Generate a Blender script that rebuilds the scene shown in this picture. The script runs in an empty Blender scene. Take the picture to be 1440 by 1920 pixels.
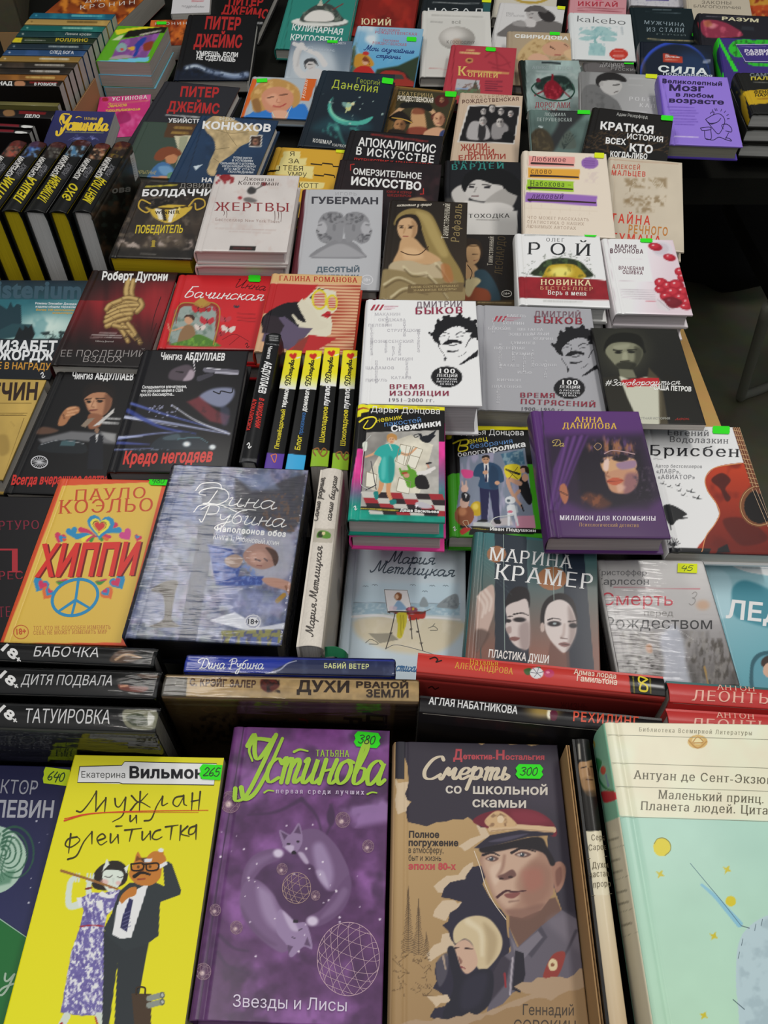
import bpy, math, random
import numpy as np
from mathutils import Matrix, Vector
SC = bpy.context.scene
COL = SC.collection
random.seed(4)
ZO = 0.75                       # height of the table top above the floor
CAMZ, PITCH, FPX = 0.70, math.radians(50.0), 1500.0   # camera above the table, depression, focal length in px of a 1440x1920 frame
# ------------------------------------------------------------------ camera
cd = bpy.data.cameras.new('camera')
cam = bpy.data.objects.new('camera', cd)
COL.objects.link(cam)
cam.location = (0, 0, ZO + CAMZ)
cam.rotation_euler = (math.pi / 2 - PITCH, 0, 0)
cd.sensor_fit = 'VERTICAL'
cd.sensor_height = 34.6
cd.lens = 34.6 * FPX / 1920.0
cd.clip_start = 0.02
SC.camera = cam
# ------------------------------------------------------------------ world, lamps, exposure
SC.view_settings.view_transform = 'Standard'
SC.view_settings.look = 'None'
SC.view_settings.gamma = 1.0
SC.view_settings.use_curve_mapping = False
SC.view_settings.exposure = 0.0
wd = bpy.data.worlds.new('hall_light')
SC.world = wd
wd.use_nodes = True
wd.node_tree.nodes['Background'].inputs[0].default_value = (0.93, 0.97, 1.0, 1)
wd.node_tree.nodes['Background'].inputs[1].default_value = 0.26
def lamp(x, y, z, sx, sy, power, rz=0.0, col=(1.0, 0.97, 0.92)):
    ld = bpy.data.lights.new('ceiling_lamp', 'AREA')
    ld.shape = 'RECTANGLE'
    ld.size, ld.size_y = sx, sy
    ld.energy = power
    ld.color = col
    o = bpy.data.objects.new('ceiling_lamp', ld)
    COL.objects.link(o)
    o.location = (x, y, ZO + z)
    o.rotation_euler = (0, 0, rz)
    return o
lamp(-0.75, 1.75, 2.1, 0.30, 1.25, 11)
lamp(0.85, 1.15, 2.1, 0.30, 1.25, 15)
lamp(-0.55, -0.25, 2.1, 0.30, 1.25, 12)
lamp(0.7, -0.6, 2.1, 0.30, 1.25, 5)
# ------------------------------------------------------------------ view geometry (used to lay print out on the covers)
_f = np.array([0, math.cos(PITCH), -math.sin(PITCH)])
_u = np.array([0, math.sin(PITCH), math.cos(PITCH)])
_c = np.array([0, 0, CAMZ])
def project(p):
    d = np.asarray(p, float) - _c
    z = d @ _f
    return np.stack([720 + FPX * d[..., 0] / z, 960 - FPX * (d @ _u) / z], -1)
def onto(pxy, o, n):
    q = np.asarray(pxy, float)
    d = _f + np.stack([(q[..., 0] - 720) / FPX, 0 * q[..., 0], 0 * q[..., 0]], -1) - ((q[..., 1] - 960) / FPX)[..., None] * _u
    return _c + d * (((o - _c) @ n) / (d @ n))[..., None]
def lin(h, k=1.0):
    if not isinstance(h, str):
        return np.array(h, float)
    h = h.lstrip('#')
    if len(h) == 3:
        h = ''.join(q * 2 for q in h)
    return np.array([int(h[i:i + 2], 16) / 255.0 for i in (0, 2, 4)])
GAIN = 1.12
def albedo(s):
    s = np.clip(np.asarray(s, float), 0, 1)
    l = np.where(s <= 0.04045, s / 12.92, ((s + 0.055) / 1.055) ** 2.4)
    return np.clip(l * GAIN, 0.004, 0.86)
# ------------------------------------------------------------------ materials
def mat(name, rough=0.5, coat=0.0, bump=0.0, bscale=300.0, base=None, spec=0.5, var=0.0):
    m = bpy.data.materials.new(name)
    m.use_nodes = True
    nt = m.node_tree
    b = nt.nodes['Principled BSDF']
    b.inputs['Roughness'].default_value = rough
    b.inputs['Coat Weight'].default_value = coat
    b.inputs['Coat Roughness'].default_value = 0.12
    b.inputs['Specular IOR Level'].default_value = spec * 0.55
    tc = nt.nodes.new('ShaderNodeTexCoord')
    nz = nt.nodes.new('ShaderNodeTexNoise')
    nz.inputs['Scale'].default_value = bscale
    nz.inputs['Detail'].default_value = 3.0
    nt.links.new(tc.outputs['Object'], nz.inputs['Vector'])
    if base is None:
        at = nt.nodes.new('ShaderNodeAttribute')
        at.attribute_name = 'Col'
        src = at.outputs['Color']
    else:
        rg = nt.nodes.new('ShaderNodeRGB')
        rg.outputs[0].default_value = (*albedo(lin(base)), 1)
        src = rg.outputs[0]
    if var:
        mx = nt.nodes.new('ShaderNodeMix')
        mx.data_type = 'RGBA'
        mx.blend_type = 'MULTIPLY'
        mx.inputs['Factor'].default_value = var
        nt.links.new(src, mx.inputs['A'])
        nt.links.new(nz.outputs['Color'], mx.inputs['B'])
        src = mx.outputs['Result']
    nt.links.new(src, b.inputs['Base Color'])
    if bump:
        bp = nt.nodes.new('ShaderNodeBump')
        bp.inputs['Strength'].default_value = bump
        bp.inputs['Distance'].default_value = 0.001
        nt.links.new(nz.outputs['Fac'], bp.inputs['Height'])
        nt.links.new(bp.outputs['Normal'], b.inputs['Normal'])
    return m
M_MATTE = mat('printed_matte_cover', 0.5, 0.0, 0.05, 500)
M_GLOSS = mat('printed_gloss_cover', 0.38, 0.10, 0.04, 120)
M_STICK = mat('fluorescent_sticker_paper', 0.6, 0.0, 0.03, 600)
def page_mat(name, stretch):
    m = mat(name, 0.85, 0, 0, spec=0.2)
    nt = m.node_tree
    b = nt.nodes['Principled BSDF']
    tc = nt.nodes['Texture Coordinate']
    mp = nt.nodes.new('ShaderNodeMapping')
    mp.inputs['Scale'].default_value = stretch
    nz = nt.nodes.new('ShaderNodeTexNoise')
    nz.inputs['Scale'].default_value = 1.0
    nz.inputs['Detail'].default_value = 4.0
    rp = nt.nodes.new('ShaderNodeValToRGB')
    rp.color_ramp.elements[0].position = 0.3
    rp.color_ramp.elements[0].color = (0.62, 0.62, 0.62, 1)
    rp.color_ramp.elements[1].position = 0.62
    rp.color_ramp.elements[1].color = (1, 1, 1, 1)
    mx = nt.nodes.new('ShaderNodeMix')
    mx.data_type = 'RGBA'
    mx.blend_type = 'MULTIPLY'
    mx.inputs['Factor'].default_value = 0.8
    nt.links.new(tc.outputs['Object'], mp.inputs['Vector'])
    nt.links.new(mp.outputs['Vector'], nz.inputs['Vector'])
    nt.links.new(nz.outputs['Fac'], rp.inputs['Fac'])
    nt.links.new(nt.nodes['Attribute'].outputs['Color'], mx.inputs['A'])
    nt.links.new(rp.outputs['Color'], mx.inputs['B'])
    nt.links.new(mx.outputs['Result'], b.inputs['Base Color'])
    return m
M_PAGE = {'z': page_mat('page_edges_flat', (12, 12, 2200)), 'y': page_mat('page_edges_along_y', (12, 2200, 12)), 'x': page_mat('page_edges_along_x', (2200, 12, 12))}
def wrap_mat(name='shrink_wrap_film'):
    m = bpy.data.materials.new(name)
    m.use_nodes = True
    nt = m.node_tree
    nt.nodes.clear()
    out = nt.nodes.new('ShaderNodeOutputMaterial')
    mix = nt.nodes.new('ShaderNodeMixShader')
    tr = nt.nodes.new('ShaderNodeBsdfTransparent')
    tr.inputs[0].default_value = (0.97, 0.97, 0.97, 1)
    gl = nt.nodes.new('ShaderNodeBsdfGlossy')
    gl.inputs['Roughness'].default_value = 0.07
    fr = nt.nodes.new('ShaderNodeFresnel')
    fr.inputs['IOR'].default_value = 1.38
    tc = nt.nodes.new('ShaderNodeTexCoord')
    mp = nt.nodes.new('ShaderNodeMapping')
    mp.inputs['Rotation'].default_value = (0, 0, 0.9)
    mp.inputs['Scale'].default_value = (30, 230, 120)
    nz = nt.nodes.new('ShaderNodeTexNoise')
    nz.inputs['Scale'].default_value = 1.0
    nz.inputs['Detail'].default_value = 2.0
    bp = nt.nodes.new('ShaderNodeBump')
    bp.inputs['Strength'].default_value = 0.45
    bp.inputs['Distance'].default_value = 0.002
    L = nt.links.new
    L(tc.outputs['Object'], mp.inputs['Vector'])
    L(mp.outputs['Vector'], nz.inputs['Vector'])
    L(nz.outputs['Fac'], bp.inputs['Height'])
    L(bp.outputs['Normal'], gl.inputs['Normal'])
    L(bp.outputs['Normal'], fr.inputs['Normal'])
    L(fr.outputs[0], mix.inputs[0])
    L(tr.outputs[0], mix.inputs[1])
    L(gl.outputs[0], mix.inputs[2])
    L(mix.outputs[0], out.inputs[0])
    return m
M_WRAP = wrap_mat()
# ------------------------------------------------------------------ mesh assembly
class MB:
    def __init__(s):
        s.v, s.c, s.f, s.n = [], [], [], 0
    def add(s, v, faces, col):
        """v (N,3); faces: list of (M,k) int arrays or of index lists; col (3,) or (N,3) sRGB"""
        v = np.asarray(v, float)
        c = np.asarray(col, float)
        if c.ndim == 1:
            c = np.tile(c, (len(v), 1))
        s.v.append(v)
        s.c.append(c)
        for f in faces:
            f = np.asarray(f)
            s.f.append((f if f.ndim == 2 else f[None]) + s.n)
        s.n += len(v)
    def build(s, name, m, parent=None, smooth=False):
        me = bpy.data.meshes.new(name)
        if s.n:
            v = np.concatenate(s.v)
            c = albedo(np.concatenate(s.c))
            lp = np.concatenate([f.ravel() for f in s.f]).astype(np.int32)
            tot = np.concatenate([np.full(len(f), f.shape[1]) for f in s.f]).astype(np.int32)
            me.vertices.add(len(v))
            me.vertices.foreach_set('co', v.astype(np.float32).ravel())
            me.loops.add(len(lp))
            me.loops.foreach_set('vertex_index', lp)
            me.polygons.add(len(tot))
            me.polygons.foreach_set('loop_start', (np.cumsum(tot) - tot).astype(np.int32))
            me.polygons.foreach_set('loop_total', tot)
            me.polygons.foreach_set('use_smooth', np.full(len(tot), smooth))
            at = me.color_attributes.new('Col', 'FLOAT_COLOR', 'POINT')
            at.data.foreach_set('color', np.concatenate([c, np.ones((len(c), 1))], 1).astype(np.float32).ravel())
            me.update(calc_edges=True)
            me.validate()
        me.materials.append(m)
        o = bpy.data.objects.new(name, me)
        COL.objects.link(o)
        if parent is not None:
            o.parent = parent
        return o
def box_geo(x0, x1, y0, y1, z0, z1):
    v = np.array([(x, y, z) for z in (z0, z1) for y in (y0, y1) for x in (x0, x1)], float)
    f = np.array([(0, 2, 3, 1), (4, 5, 7, 6), (0, 1, 5, 4), (2, 6, 7, 3), (0, 4, 6, 2), (1, 3, 7, 5)])
    return v, [f]
def tag(o, label=None, cat=None, group=None, kind=None):
    if label:
        o['label'] = label
    if cat:
        o['category'] = cat
    if group:
        o['group'] = group
    if kind:
        o['kind'] = kind
    return o
def slab(name, x0, x1, y0, y1, z0, z1, m, bev=0.0, parent=None, kind=None, col=(.5, .5, .5)):
    b = MB()
    v, f = box_geo(x0, x1, y0, y1, z0, z1)
    b.add(v, f, col)
    o = b.build(name, m, parent)
    if bev:
        md = o.modifiers.new('bevel', 'BEVEL')
        md.width = bev
        md.segments = 2
    if kind:
        o['kind'] = kind
    return o
def tube(b, pts, r, col, n=10, closed=False):
    P = np.array(pts, float)
    T = np.gradient(P, axis=0)
    T /= np.linalg.norm(T, axis=1)[:, None]
    ref = np.array([0.3, 0.2, 1.0])
    A = np.cross(T, ref)
    A /= np.linalg.norm(A, axis=1)[:, None]
    B = np.cross(T, A)
    r = np.broadcast_to(np.asarray(r, float), (len(P),))
    a = np.linspace(0, 2 * math.pi, n, endpoint=False)
    V = P[:, None] + r[:, None, None] * (np.cos(a)[None, :, None] * A[:, None] + np.sin(a)[None, :, None] * B[:, None])
    i, j = np.meshgrid(np.arange(len(P) - 1), np.arange(n), indexing='ij')
    k = lambda i, j: i * n + j % n
    F = np.stack([k(i, j), k(i, j + 1), k(i + 1, j + 1), k(i + 1, j)], -1).reshape(-1, 4)
    b.add(V.reshape(-1, 3), [F, np.arange(n)[::-1], np.arange(n) + (len(P) - 1) * n], col)
def spl(pts, n=8, closed=False):
    P = np.array(pts, float)
    if len(P) < 3:
        return P
    Q = np.concatenate([P[-1:], P, P[:2]]) if closed else np.concatenate([2 * P[:1] - P[1:2], P, 2 * P[-1:] - P[-2:-1]])
    t = np.linspace(0, 1, n, endpoint=False)[:, None]
    o = []
    for i in range(1, len(Q) - 2):
        a, b, c, d = Q[i - 1], Q[i], Q[i + 1], Q[i + 2]
        o.append(0.5 * (2 * b + (c - a) * t + (2 * a - 5 * b + 4 * c - d) * t * t + (3 * b - a - 3 * c + d) * t ** 3))
    if not closed:
        o.append(P[-1:])
    return np.concatenate(o)
# ------------------------------------------------------------------ lettering
_GL = {}
_fc = bpy.data.curves.new('type', 'FONT')
_fo = bpy.data.objects.new('type', _fc)
COL.objects.link(_fo)
_fc.resolution_u = 2
def _contours(ch, w):
    _fc.body = ch
    bpy.context.view_layer.update()
    cv = _fo.to_curve(bpy.context.evaluated_depsgraph_get())
    out = []
    for sp in cv.splines:
        p = []
        if sp.type == 'BEZIER':
            bp = sp.bezier_points
            for i in range(len(bp)):
                q, r = bp[i], bp[(i + 1) % len(bp)]
                c = [np.array(x[:2]) for x in (q.co, q.handle_right, r.handle_left, r.co)]
                d = c[3] - c[0]
                bend = max(abs(np.cross(d, c[1] - c[0])), abs(np.cross(d, c[2] - c[0]))) / max(np.hypot(*d), 1e-9)
                n = 1 if bend < 0.002 else (3 if bend < 0.04 else 4)
                for j in range(n):
                    t = j / n
                    p.append((1 - t) ** 3 * c[0] + 3 * t * (1 - t) ** 2 * c[1] + 3 * t * t * (1 - t) * c[2] + t ** 3 * c[3])
        else:
            p = [np.array(x.co[:2]) for x in sp.points]
        p = np.array([p[i] for i in range(len(p)) if np.hypot(*(p[i] - p[i - 1])) > 1e-4])
        if len(p) < 3:
            continue
        if w:
            e = np.roll(p, -1, 0) - p
            e /= np.linalg.norm(e, axis=1)[:, None]
            n1 = np.stack([e[:, 1], -e[:, 0]], 1)
            n0 = np.roll(n1, 1, 0)
            m = n0 + n1
            p = p + w * m * (2 / np.maximum((m * m).sum(1), 1.2))[:, None]
        out.append(p)
    _fo.to_curve_clear()
    return out
def _area(p):
    q = np.roll(p, -1, 0)
    return 0.5 * (p[:, 0] * q[:, 1] - q[:, 0] * p[:, 1]).sum()
def _fill(cs):
    """non-zero winding fill of closed outlines as trapezoids between horizontal cuts"""
    A = np.concatenate(cs)
    B = np.concatenate([np.roll(p, -1, 0) for p in cs])
    k = np.abs(A[:, 1] - B[:, 1]) > 1e-6
    A, B = A[k], B[k]
    d = B - A
    den = d[:, None, 0] * d[None, :, 1] - d[:, None, 1] * d[None, :, 0]
    w = A[None] - A[:, None]
    with np.errstate(divide='ignore', invalid='ignore'):
        t = (w[..., 0] * d[None, :, 1] - w[..., 1] * d[None, :, 0]) / den
        u = (w[..., 0] * d[:, None, 1] - w[..., 1] * d[:, None, 0]) / den
    i, j = np.nonzero((t > 0) & (t < 1) & (u > 0) & (u < 1) & (np.abs(den) > 1e-9))
    ys = np.sort(np.concatenate([A[:, 1], B[:, 1], A[i, 1] + t[i, j] * d[i, 1], np.arange(0.08, 0.72, 0.16)]))
    ys = ys[(ys >= A[:, 1].min()) & (ys <= A[:, 1].max())] if len(A) else ys
    ys = ys[np.concatenate([[True], np.diff(ys) > 1.5e-3])]
    V, F = [], []
    for y0, y1 in zip(ys[:-1], ys[1:]):
        ym = (y0 + y1) / 2
        s = np.nonzero((np.minimum(A[:, 1], B[:, 1]) < ym) & (np.maximum(A[:, 1], B[:, 1]) > ym))[0]
        x = lambda y: A[s, 0] + (y - A[s, 1]) / d[s, 1] * d[s, 0]
        xm, xa, xb = x(ym), x(y0), x(y1)
        o = np.argsort(xm)
        wn, st = 0, None
        for e in o:
            w0 = wn
            wn += 1 if d[s[e], 1] > 0 else -1
            if w0 == 0:
                st = e
            elif wn == 0:
                n = len(V)
                V += [(xa[st], y0, 0), (xa[e], y0, 0), (xb[e], y1, 0), (xb[st], y1, 0)]
                F.append((n, n + 1, n + 2, n + 3))
    return np.array(V, float).reshape(-1, 3), np.array(F, np.int32).reshape(-1, 4)
def glyph(ch, w):
    """points (x, y, layer), quads, advance"""
    k = (ch, w)
    if k not in _GL:
        cs = _contours(ch, 0) if ch != ' ' else []
        if cs and w:
            sg = np.sign(sum(_area(p) for p in cs))
            cs = _contours(ch, w * sg)
        v, f = _fill(cs) if cs else (np.zeros((0, 3)), np.zeros((0, 4), np.int32))
        adv = max(p[:, 0].max() for p in _contours(ch + 'Н', 0)) - max(p[:, 0].max() for p in _contours('Н', 0))
        _GL[k] = (v, f, adv)
    return _GL[k]
def serifed(ch, w):
    """the upright letter with thin hairlines, swollen stems and slab feet"""
    k = (ch, 'serif', w)
    if k in _GL:
        return _GL[k]
    v, t, adv = glyph(ch, -0.014)
    V, T, n = [], [], 0
    for i, d in enumerate(np.linspace(-w, w, 3)):
        V.append(v + [d, 0, 3 * i])
        T.append(t + n)
        n += len(v)
    if len(v) and ch.lower() in 'абвгдежзийклмнпрстуфхцчшщъыьэюяiklmnprhxu1':
        for y in (0.0, 0.728 if ch.isupper() else 0.542):
            xs = np.unique(np.round(v[np.abs(v[:, 1] - y) < 0.02][:, 0], 3))
            i = 0
            while i < len(xs):
                j = i
                while j + 1 < len(xs) and xs[j + 1] - xs[j] < 0.12:
                    j += 1
                a, b = xs[i] - w, xs[j] + w
                if 0.02 < xs[j] - xs[i] < 0.14:
                    e, s = 0.055, (0.03 if y == 0 else -0.03)
                    y0 = y + (0.0 if y == 0 else 0.0)
                    V.append(np.array([(a - e, y0, 10), (b + e, y0, 10), (b + e, y0 + s, 10), (a - e, y0 + s, 10)]))
                    T.append(np.array([(0, 1, 2, 3)]) + n)
                    n += 4
                i = j + 1
    _GL[k] = (np.concatenate(V) if V else v, np.concatenate(T) if T else t, adv + 2 * w + 0.035)
    return _GL[k]
# pen skeletons of a school hand: x-height 10, capitals 20; text form 'width|stroke;stroke'
_CU = {}
for _ln in '''а 12|10 8 6 10 2 8 1 4 3 0 6 1 9 5 10 9 9 3 10 0 13 2
б 10|10 17 6 16 2 11 1 4 4 0 8 2 8 7 5 10 2 6
в 10|2 4 6 14 5 18 3 15 2 3 4 0 8 2 8 6 4 7
г 9|1 8 4 10 7 8 4 3 4 1 9 2
д 12|9 8 6 10 2 8 1 3 4 0 8 3 10 10 9 0 7 -7 3 -8 2 -5 12 2
е 9|1 4 6 5 8 8 5 10 2 8 1 3 4 0 9 3
ж 14|1 9 4 8 4 2 1 1;13 10 9 8 9 2 13 0;7 10 7 0
з 10|2 8 5 10 8 8 5 5 8 2 7 -4 4 -8 1 -6 4 -2 11 2
и 12|1 9 3 10 2 2 4 0 8 4 9 10 8 2 10 0 13 2
й 12|1 9 3 10 2 2 4 0 8 4 9 10 8 2 10 0 13 2;4 14 6 12 8 14
к 11|3 10 2 0;9 10 4 5 3 5 6 4 8 0 11 2
л 11|0 0 2 1 5 9 7 10 6 2 8 0 11 2
м 15|0 1 2 0 5 10 7 3 11 10 11 2 13 0 15 2
н 12|3 10 2 0;2 5 8 6;10 10 8 2 10 0 13 2
о 11|6 10 2 8 1 3 4 0 8 2 9 7 6 10 10 9
п 12|1 9 3 10 3 0;3 6 6 10 9 9 8 2 10 0 12 2
р 11|1 8 3 10 1 -9;2 6 6 10 9 8 9 3 6 0 3 2 11 2
с 9|9 8 6 10 2 8 1 3 4 0 9 2
т 15|1 9 3 10 3 0;3 6 5 10 7 9 7 0;7 6 10 10 12 8 11 2 12 0 15 2
у 12|2 10 3 5 6 4 10 10;10 10 8 -2 5 -8 1 -7 4 -2 12 2
ф 12|5 10 1 8 1 2 5 1 10 3 10 8 5 10;7 16 4 -9
х 11|1 9 4 8 7 1 10 1;10 10 1 0
ц 12|1 9 3 10 2 2 4 0 8 4 9 10 8 1 10 0;9 0 10 -4 8 -5 9 -1 13 2
ч 11|2 10 3 6 6 5 9 10;9 10 8 2 10 0 12 2
ш 16|1 9 2 10 2 2 4 0 7 4 7 10 7 2 9 0 12 4 12 10 12 2 13 0 16 2
ы 13|2 10 2 1 5 0 6 3 3 5;10 10 9 2 10 0 13 2
ь 9|2 10 2 1 5 0 7 3 3 5
ю 14|2 10 2 0;2 5 6 5;10 10 6 8 6 2 9 0 12 3 13 8 10 10
я 12|0 0 3 1 6 5;10 10 5 10 3 7 6 5 9 5;10 10 9 2 10 0 13 2
М 19|-4 3 -2 0 2 4 6 20 8 2 15 20 14 4 16 0 19 2
Р 14|4 19 3 0 0 2;-2 14 4 20 12 19 12 11 5 9
Д 18|8 17 5 2 1 0 5 1 13 1 18 9 14 18 5 20 -3 16 -4 11 1 10
Н 17|3 20 1 0;1 10 12 11;15 20 12 2 14 0 17 2
У 14|-3 15 0 20 3 12 7 10 14 20;14 20 9 5 4 -6 -2 -8 -4 -3
С 15|14 17 11 20 5 17 1 8 3 1 9 0 15 4
Б 14|14 20 6 19;7 19 3 2 7 0 12 4 10 10 4 10
В 13|4 18 3 0 9 0 12 5 8 10 4 10 11 13 10 19 4 20
З 11|2 17 6 20 10 17 8 12 4 11 9 9 10 4 6 0 1 2
И 18|1 18 3 20 3 3 6 0 12 10 14 20 13 3 15 0 18 2
Л 15|-2 1 2 1 8 20 12 2 13 0 16 2
Ф 16|8 20 6 0;7 15 2 13 2 7 7 5 13 7 13 13 7 15
. 5|2 0 2 1
, 5|2 1 1 -3
# 14|4 18 2 0;10 18 8 0;0 12 13 12;0 6 12 6
0 12|7 20 2 15 2 4 6 0 10 5 10 15 7 20
1 8|1 14 6 20 4 0
2 12|1 15 5 20 10 16 6 7 0 0 11 1
3 12|1 18 6 20 10 16 4 11 9 9 9 3 5 0 0 3
4 12|5 20 1 8 11 9;10 16 7 -3
5 12|10 20 4 20 2 11 8 12 10 6 6 0 0 2
6 12|9 20 3 12 1 4 5 0 9 3 8 8 2 6
8 12|6 20 3 17 4 13 6 11 9 14 9 18 6 20;6 11 2 7 2 2 6 0 10 2 10 7 6 11
9 12|9 14 5 11 2 15 6 20 9 16 6 2 2 0'''.split('\n'):
    _k, _r = _ln.split(' ', 1)
    _w, _st = _r.split('|')
    _CU[_k] = (float(_w), [np.array(q.split(), float).reshape(-1, 2) for q in _st.split(';')])
def hand(text, sp=0.0):
    x, out = 0.0, []
    for ch in text:
        if ch == ' ':
            x += 9
            continue
        w, st = _CU.get(ch) or _CU.get(ch.lower()) or _CU['о']
        for s in st:
            out.append(s + [x, 0])
        x += w + sp
    return out, x
def ribbon(P, w, closed=False):
    P = np.asarray(P, float)
    n = len(P)
    T = np.gradient(P, axis=0) if n > 1 else np.array([[1., 0.]])
    T /= np.maximum(np.linalg.norm(T, axis=1), 1e-9)[:, None]
    N = np.stack([-T[:, 1], T[:, 0]], 1)
    w = np.broadcast_to(np.asarray(w, float), (n,))[:, None] / 2
    # half-round ends
    a = np.linspace(-1.2, 1.2, 4)[:, None]
    V = np.concatenate([P + N * w, P - N * w])
    i = np.arange(n - 1)
    F = np.stack([i, i + 1, i + 1 + n, i + n], -1)
    V2 = np.concatenate([P[-1] + np.cos(a) * T[-1] * w[-1] - np.sin(a) * N[-1] * w[-1], P[0] - np.cos(a) * T[0] * w[0] + np.sin(a) * N[0] * w[0]])
    m = 2 * n
    e = [np.array([n - 1, m, m + 1, m + 2, m + 3, 2 * n - 1])[None], np.array([n, m + 4, m + 5, m + 6, m + 7, 0])[None]]
    return np.concatenate([V, V2]), [F] + e
# ------------------------------------------------------------------ print on a cover
CR = {'A': (0, 0, 3), 'B': (480, 0, 3), 'C': (960, 0, 3), 'D': (0, 200, 3), 'E': (480, 280, 3), 'F': (960, 280, 3), 'G': (0, 480, 3), 'H': (400, 540, 3),
      'I': (660, 540, 3), 'J': (960, 580, 3), 'K': (0, 860, 3), 'L': (440, 860, 3.1304), 'M': (640, 740, 3.6), 'N': (640, 980, 2.88), 'O': (1000, 1000, 3.2727),
      'P': (0, 1180, 3.6), 'Q': (280, 1200, 2.6667), 'R': (0, 1400, 3.1304), 'S': (340, 1350, 3.3691), 'T': (710, 1360, 3.3488), 'U': (1030, 1330, 3.2537),
      'V': (1200, 270, 4.8), 'W': (1200, 580, 6), 'X': (0, 0, 4), 'Y': (300, 0, 4), 'Z': (620, 0, 3.7895), 'a': (940, 0, 4.8), 'b': (1180, 0, 5.538),
      'c': (0, 180, 5.538), 'p': (0, 0, 1)}
class Ink:
    """colours for the points of a printed sheet (S: picture coordinates of the sheet) plus crisp lettering laid on it"""
    def __init__(s, q, crop='p'):
        s.q = q
        s.col = np.tile(lin('888'), (len(q), 1))
        s.ops = []
        s.c(crop)
        s.rng = np.random.RandomState(7)
    def c(s, k):
        a, b, z = CR[k]
        s.o, s.z = np.array([a, b], float), float(z)
    def X(s, pts):
        return np.asarray(pts, float).reshape(-1, 2) / s.z + s.o
    def bg(s, col):
        s.col[:] = lin(col)
    def mix(s, i, m, col):
        s.col[i] += (lin(col) - s.col[i]) * m[:, None]
    def box(s, p, r):
        lo, hi = p.min(0) - r, p.max(0) + r
        return np.nonzero(((s.q >= lo) & (s.q <= hi)).all(1))[0]
    def cov(s, i, p, soft):
        q = s.q[i]
        ins = np.zeros(len(q), bool)
        d2 = np.full(len(q), 1e9)
        for k in range(len(p)):
            a, b = p[k], p[(k + 1) % len(p)]
            if a[1] != b[1]:
                ins ^= ((a[1] > q[:, 1]) != (b[1] > q[:, 1])) & (q[:, 0] < (b[0] - a[0]) * (q[:, 1] - a[1]) / (b[1] - a[1]) + a[0])
            e = b - a
            t = np.clip(((q - a) @ e) / max(e @ e, 1e-9), 0, 1)
            d2 = np.minimum(d2, ((q - a - t[:, None] * e) ** 2).sum(1))
        d = np.sqrt(d2) * np.where(ins, 1, -1)
        m = np.clip(d / soft + 0.5, 0, 1)
        return m * m * (3 - 2 * m)
    def P(s, col, pts, soft=3, a=1.0, sm=False):
        p = s.X(pts)
        if sm:
            p = spl(p, 5, True)
        soft = max(soft / s.z, 0.9)
        i = s.box(p, soft)
        if len(i):
            s.mix(i, a * s.cov(i, p, soft), col)
    def B(s, col, pts, soft=4, a=1.0):
        s.P(col, pts, soft, a, True)
    def E(s, col, x, y, rx, ry=None, rot=0, soft=3, a=1.0):
        ry = rx if ry is None else ry
        o = s.X([x, y])[0]
        rx, ry, soft = rx / s.z, ry / s.z, max(soft / s.z, 0.9)
        r = max(rx, ry) + soft
        i = s.box(np.array([o]), r)
        if not len(i):
            return
        d = s.q[i] - o
        cr, sr = math.cos(math.radians(rot)), math.sin(math.radians(rot))
        u, v = (d[:, 0] * cr + d[:, 1] * sr) / rx, (-d[:, 0] * sr + d[:, 1] * cr) / ry
        dist = (1 - np.sqrt(u * u + v * v)) * min(rx, ry)
        m = np.clip(dist / soft + 0.5, 0, 1)
        s.mix(i, a * m * m * (3 - 2 * m), col)
    def S(s, col, pts, w=4, w2=None, soft=2, a=1.0, sm=True):
        p = s.X(pts)
        if sm:
            p = spl(p, 5)
        w0, w1, soft = w / s.z / 2, (w if w2 is None else w2) / s.z / 2, max(soft / s.z, 0.9)
        i = s.box(p, max(w0, w1) + soft)
        if not len(i):
            return
        q = s.q[i]
        best = np.full(len(q), -1e9)
        n = len(p) - 1
        for k in range(n):
            e = p[k + 1] - p[k]
            t = np.clip(((q - p[k]) @ e) / max(e @ e, 1e-9), 0, 1)
            d = np.sqrt(((q - p[k] - t[:, None] * e) ** 2).sum(1))
            best = np.maximum(best, w0 + (w1 - w0) * (k + t) / n - d)
        s.mix(i, a * np.clip(best / soft + 0.5, 0, 1), col)
    def G(s, c0, p0, c1, p1, mask=None, soft=2, a=1.0):
        p = s.X([p0, p1])
        e = p[1] - p[0]
        i = np.arange(len(s.q)) if mask is None else s.box(s.X(mask), 2)
        if not len(i):
            return
        t = np.clip(((s.q[i] - p[0]) @ e) / (e @ e), 0, 1)[:, None]
        m = np.ones(len(i)) if mask is None else s.cov(i, s.X(mask), max(soft / s.z, 0.9))
        c = lin(c0) * (1 - t) + lin(c1) * t
        s.col[i] += (c - s.col[i]) * (m * a)[:, None]
    def NZ(s, size, amp, seed=1, col=None, mask=None, ax=1.0, soft=6, thr=None):
        """blotches: value noise of a given size; lightens/darkens, or mixes in a colour"""
        i = np.arange(len(s.q)) if mask is None else s.box(s.X(mask), 2)
        if not len(i):
            return
        q = s.q[i] / (size / s.z) * np.array([1.0, ax])
        v = 0
        for o in range(3):
            g = np.random.RandomState(seed + o).rand(64, 64)
            u = q * 2 ** o
            f = np.floor(u).astype(int)
            t = u - f
            t = t * t * (3 - 2 * t)
            f %= 64
            h = (f + 1) % 64
            v = v + (g[f[:, 0], f[:, 1]] * (1 - t[:, 0]) * (1 - t[:, 1]) + g[h[:, 0], f[:, 1]] * t[:, 0] * (1 - t[:, 1]) + g[f[:, 0], h[:, 1]] * (1 - t[:, 0]) * t[:, 1] + g[h[:, 0], h[:, 1]] * t[:, 0] * t[:, 1]) / 2 ** o
        v = v / 1.75
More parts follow.
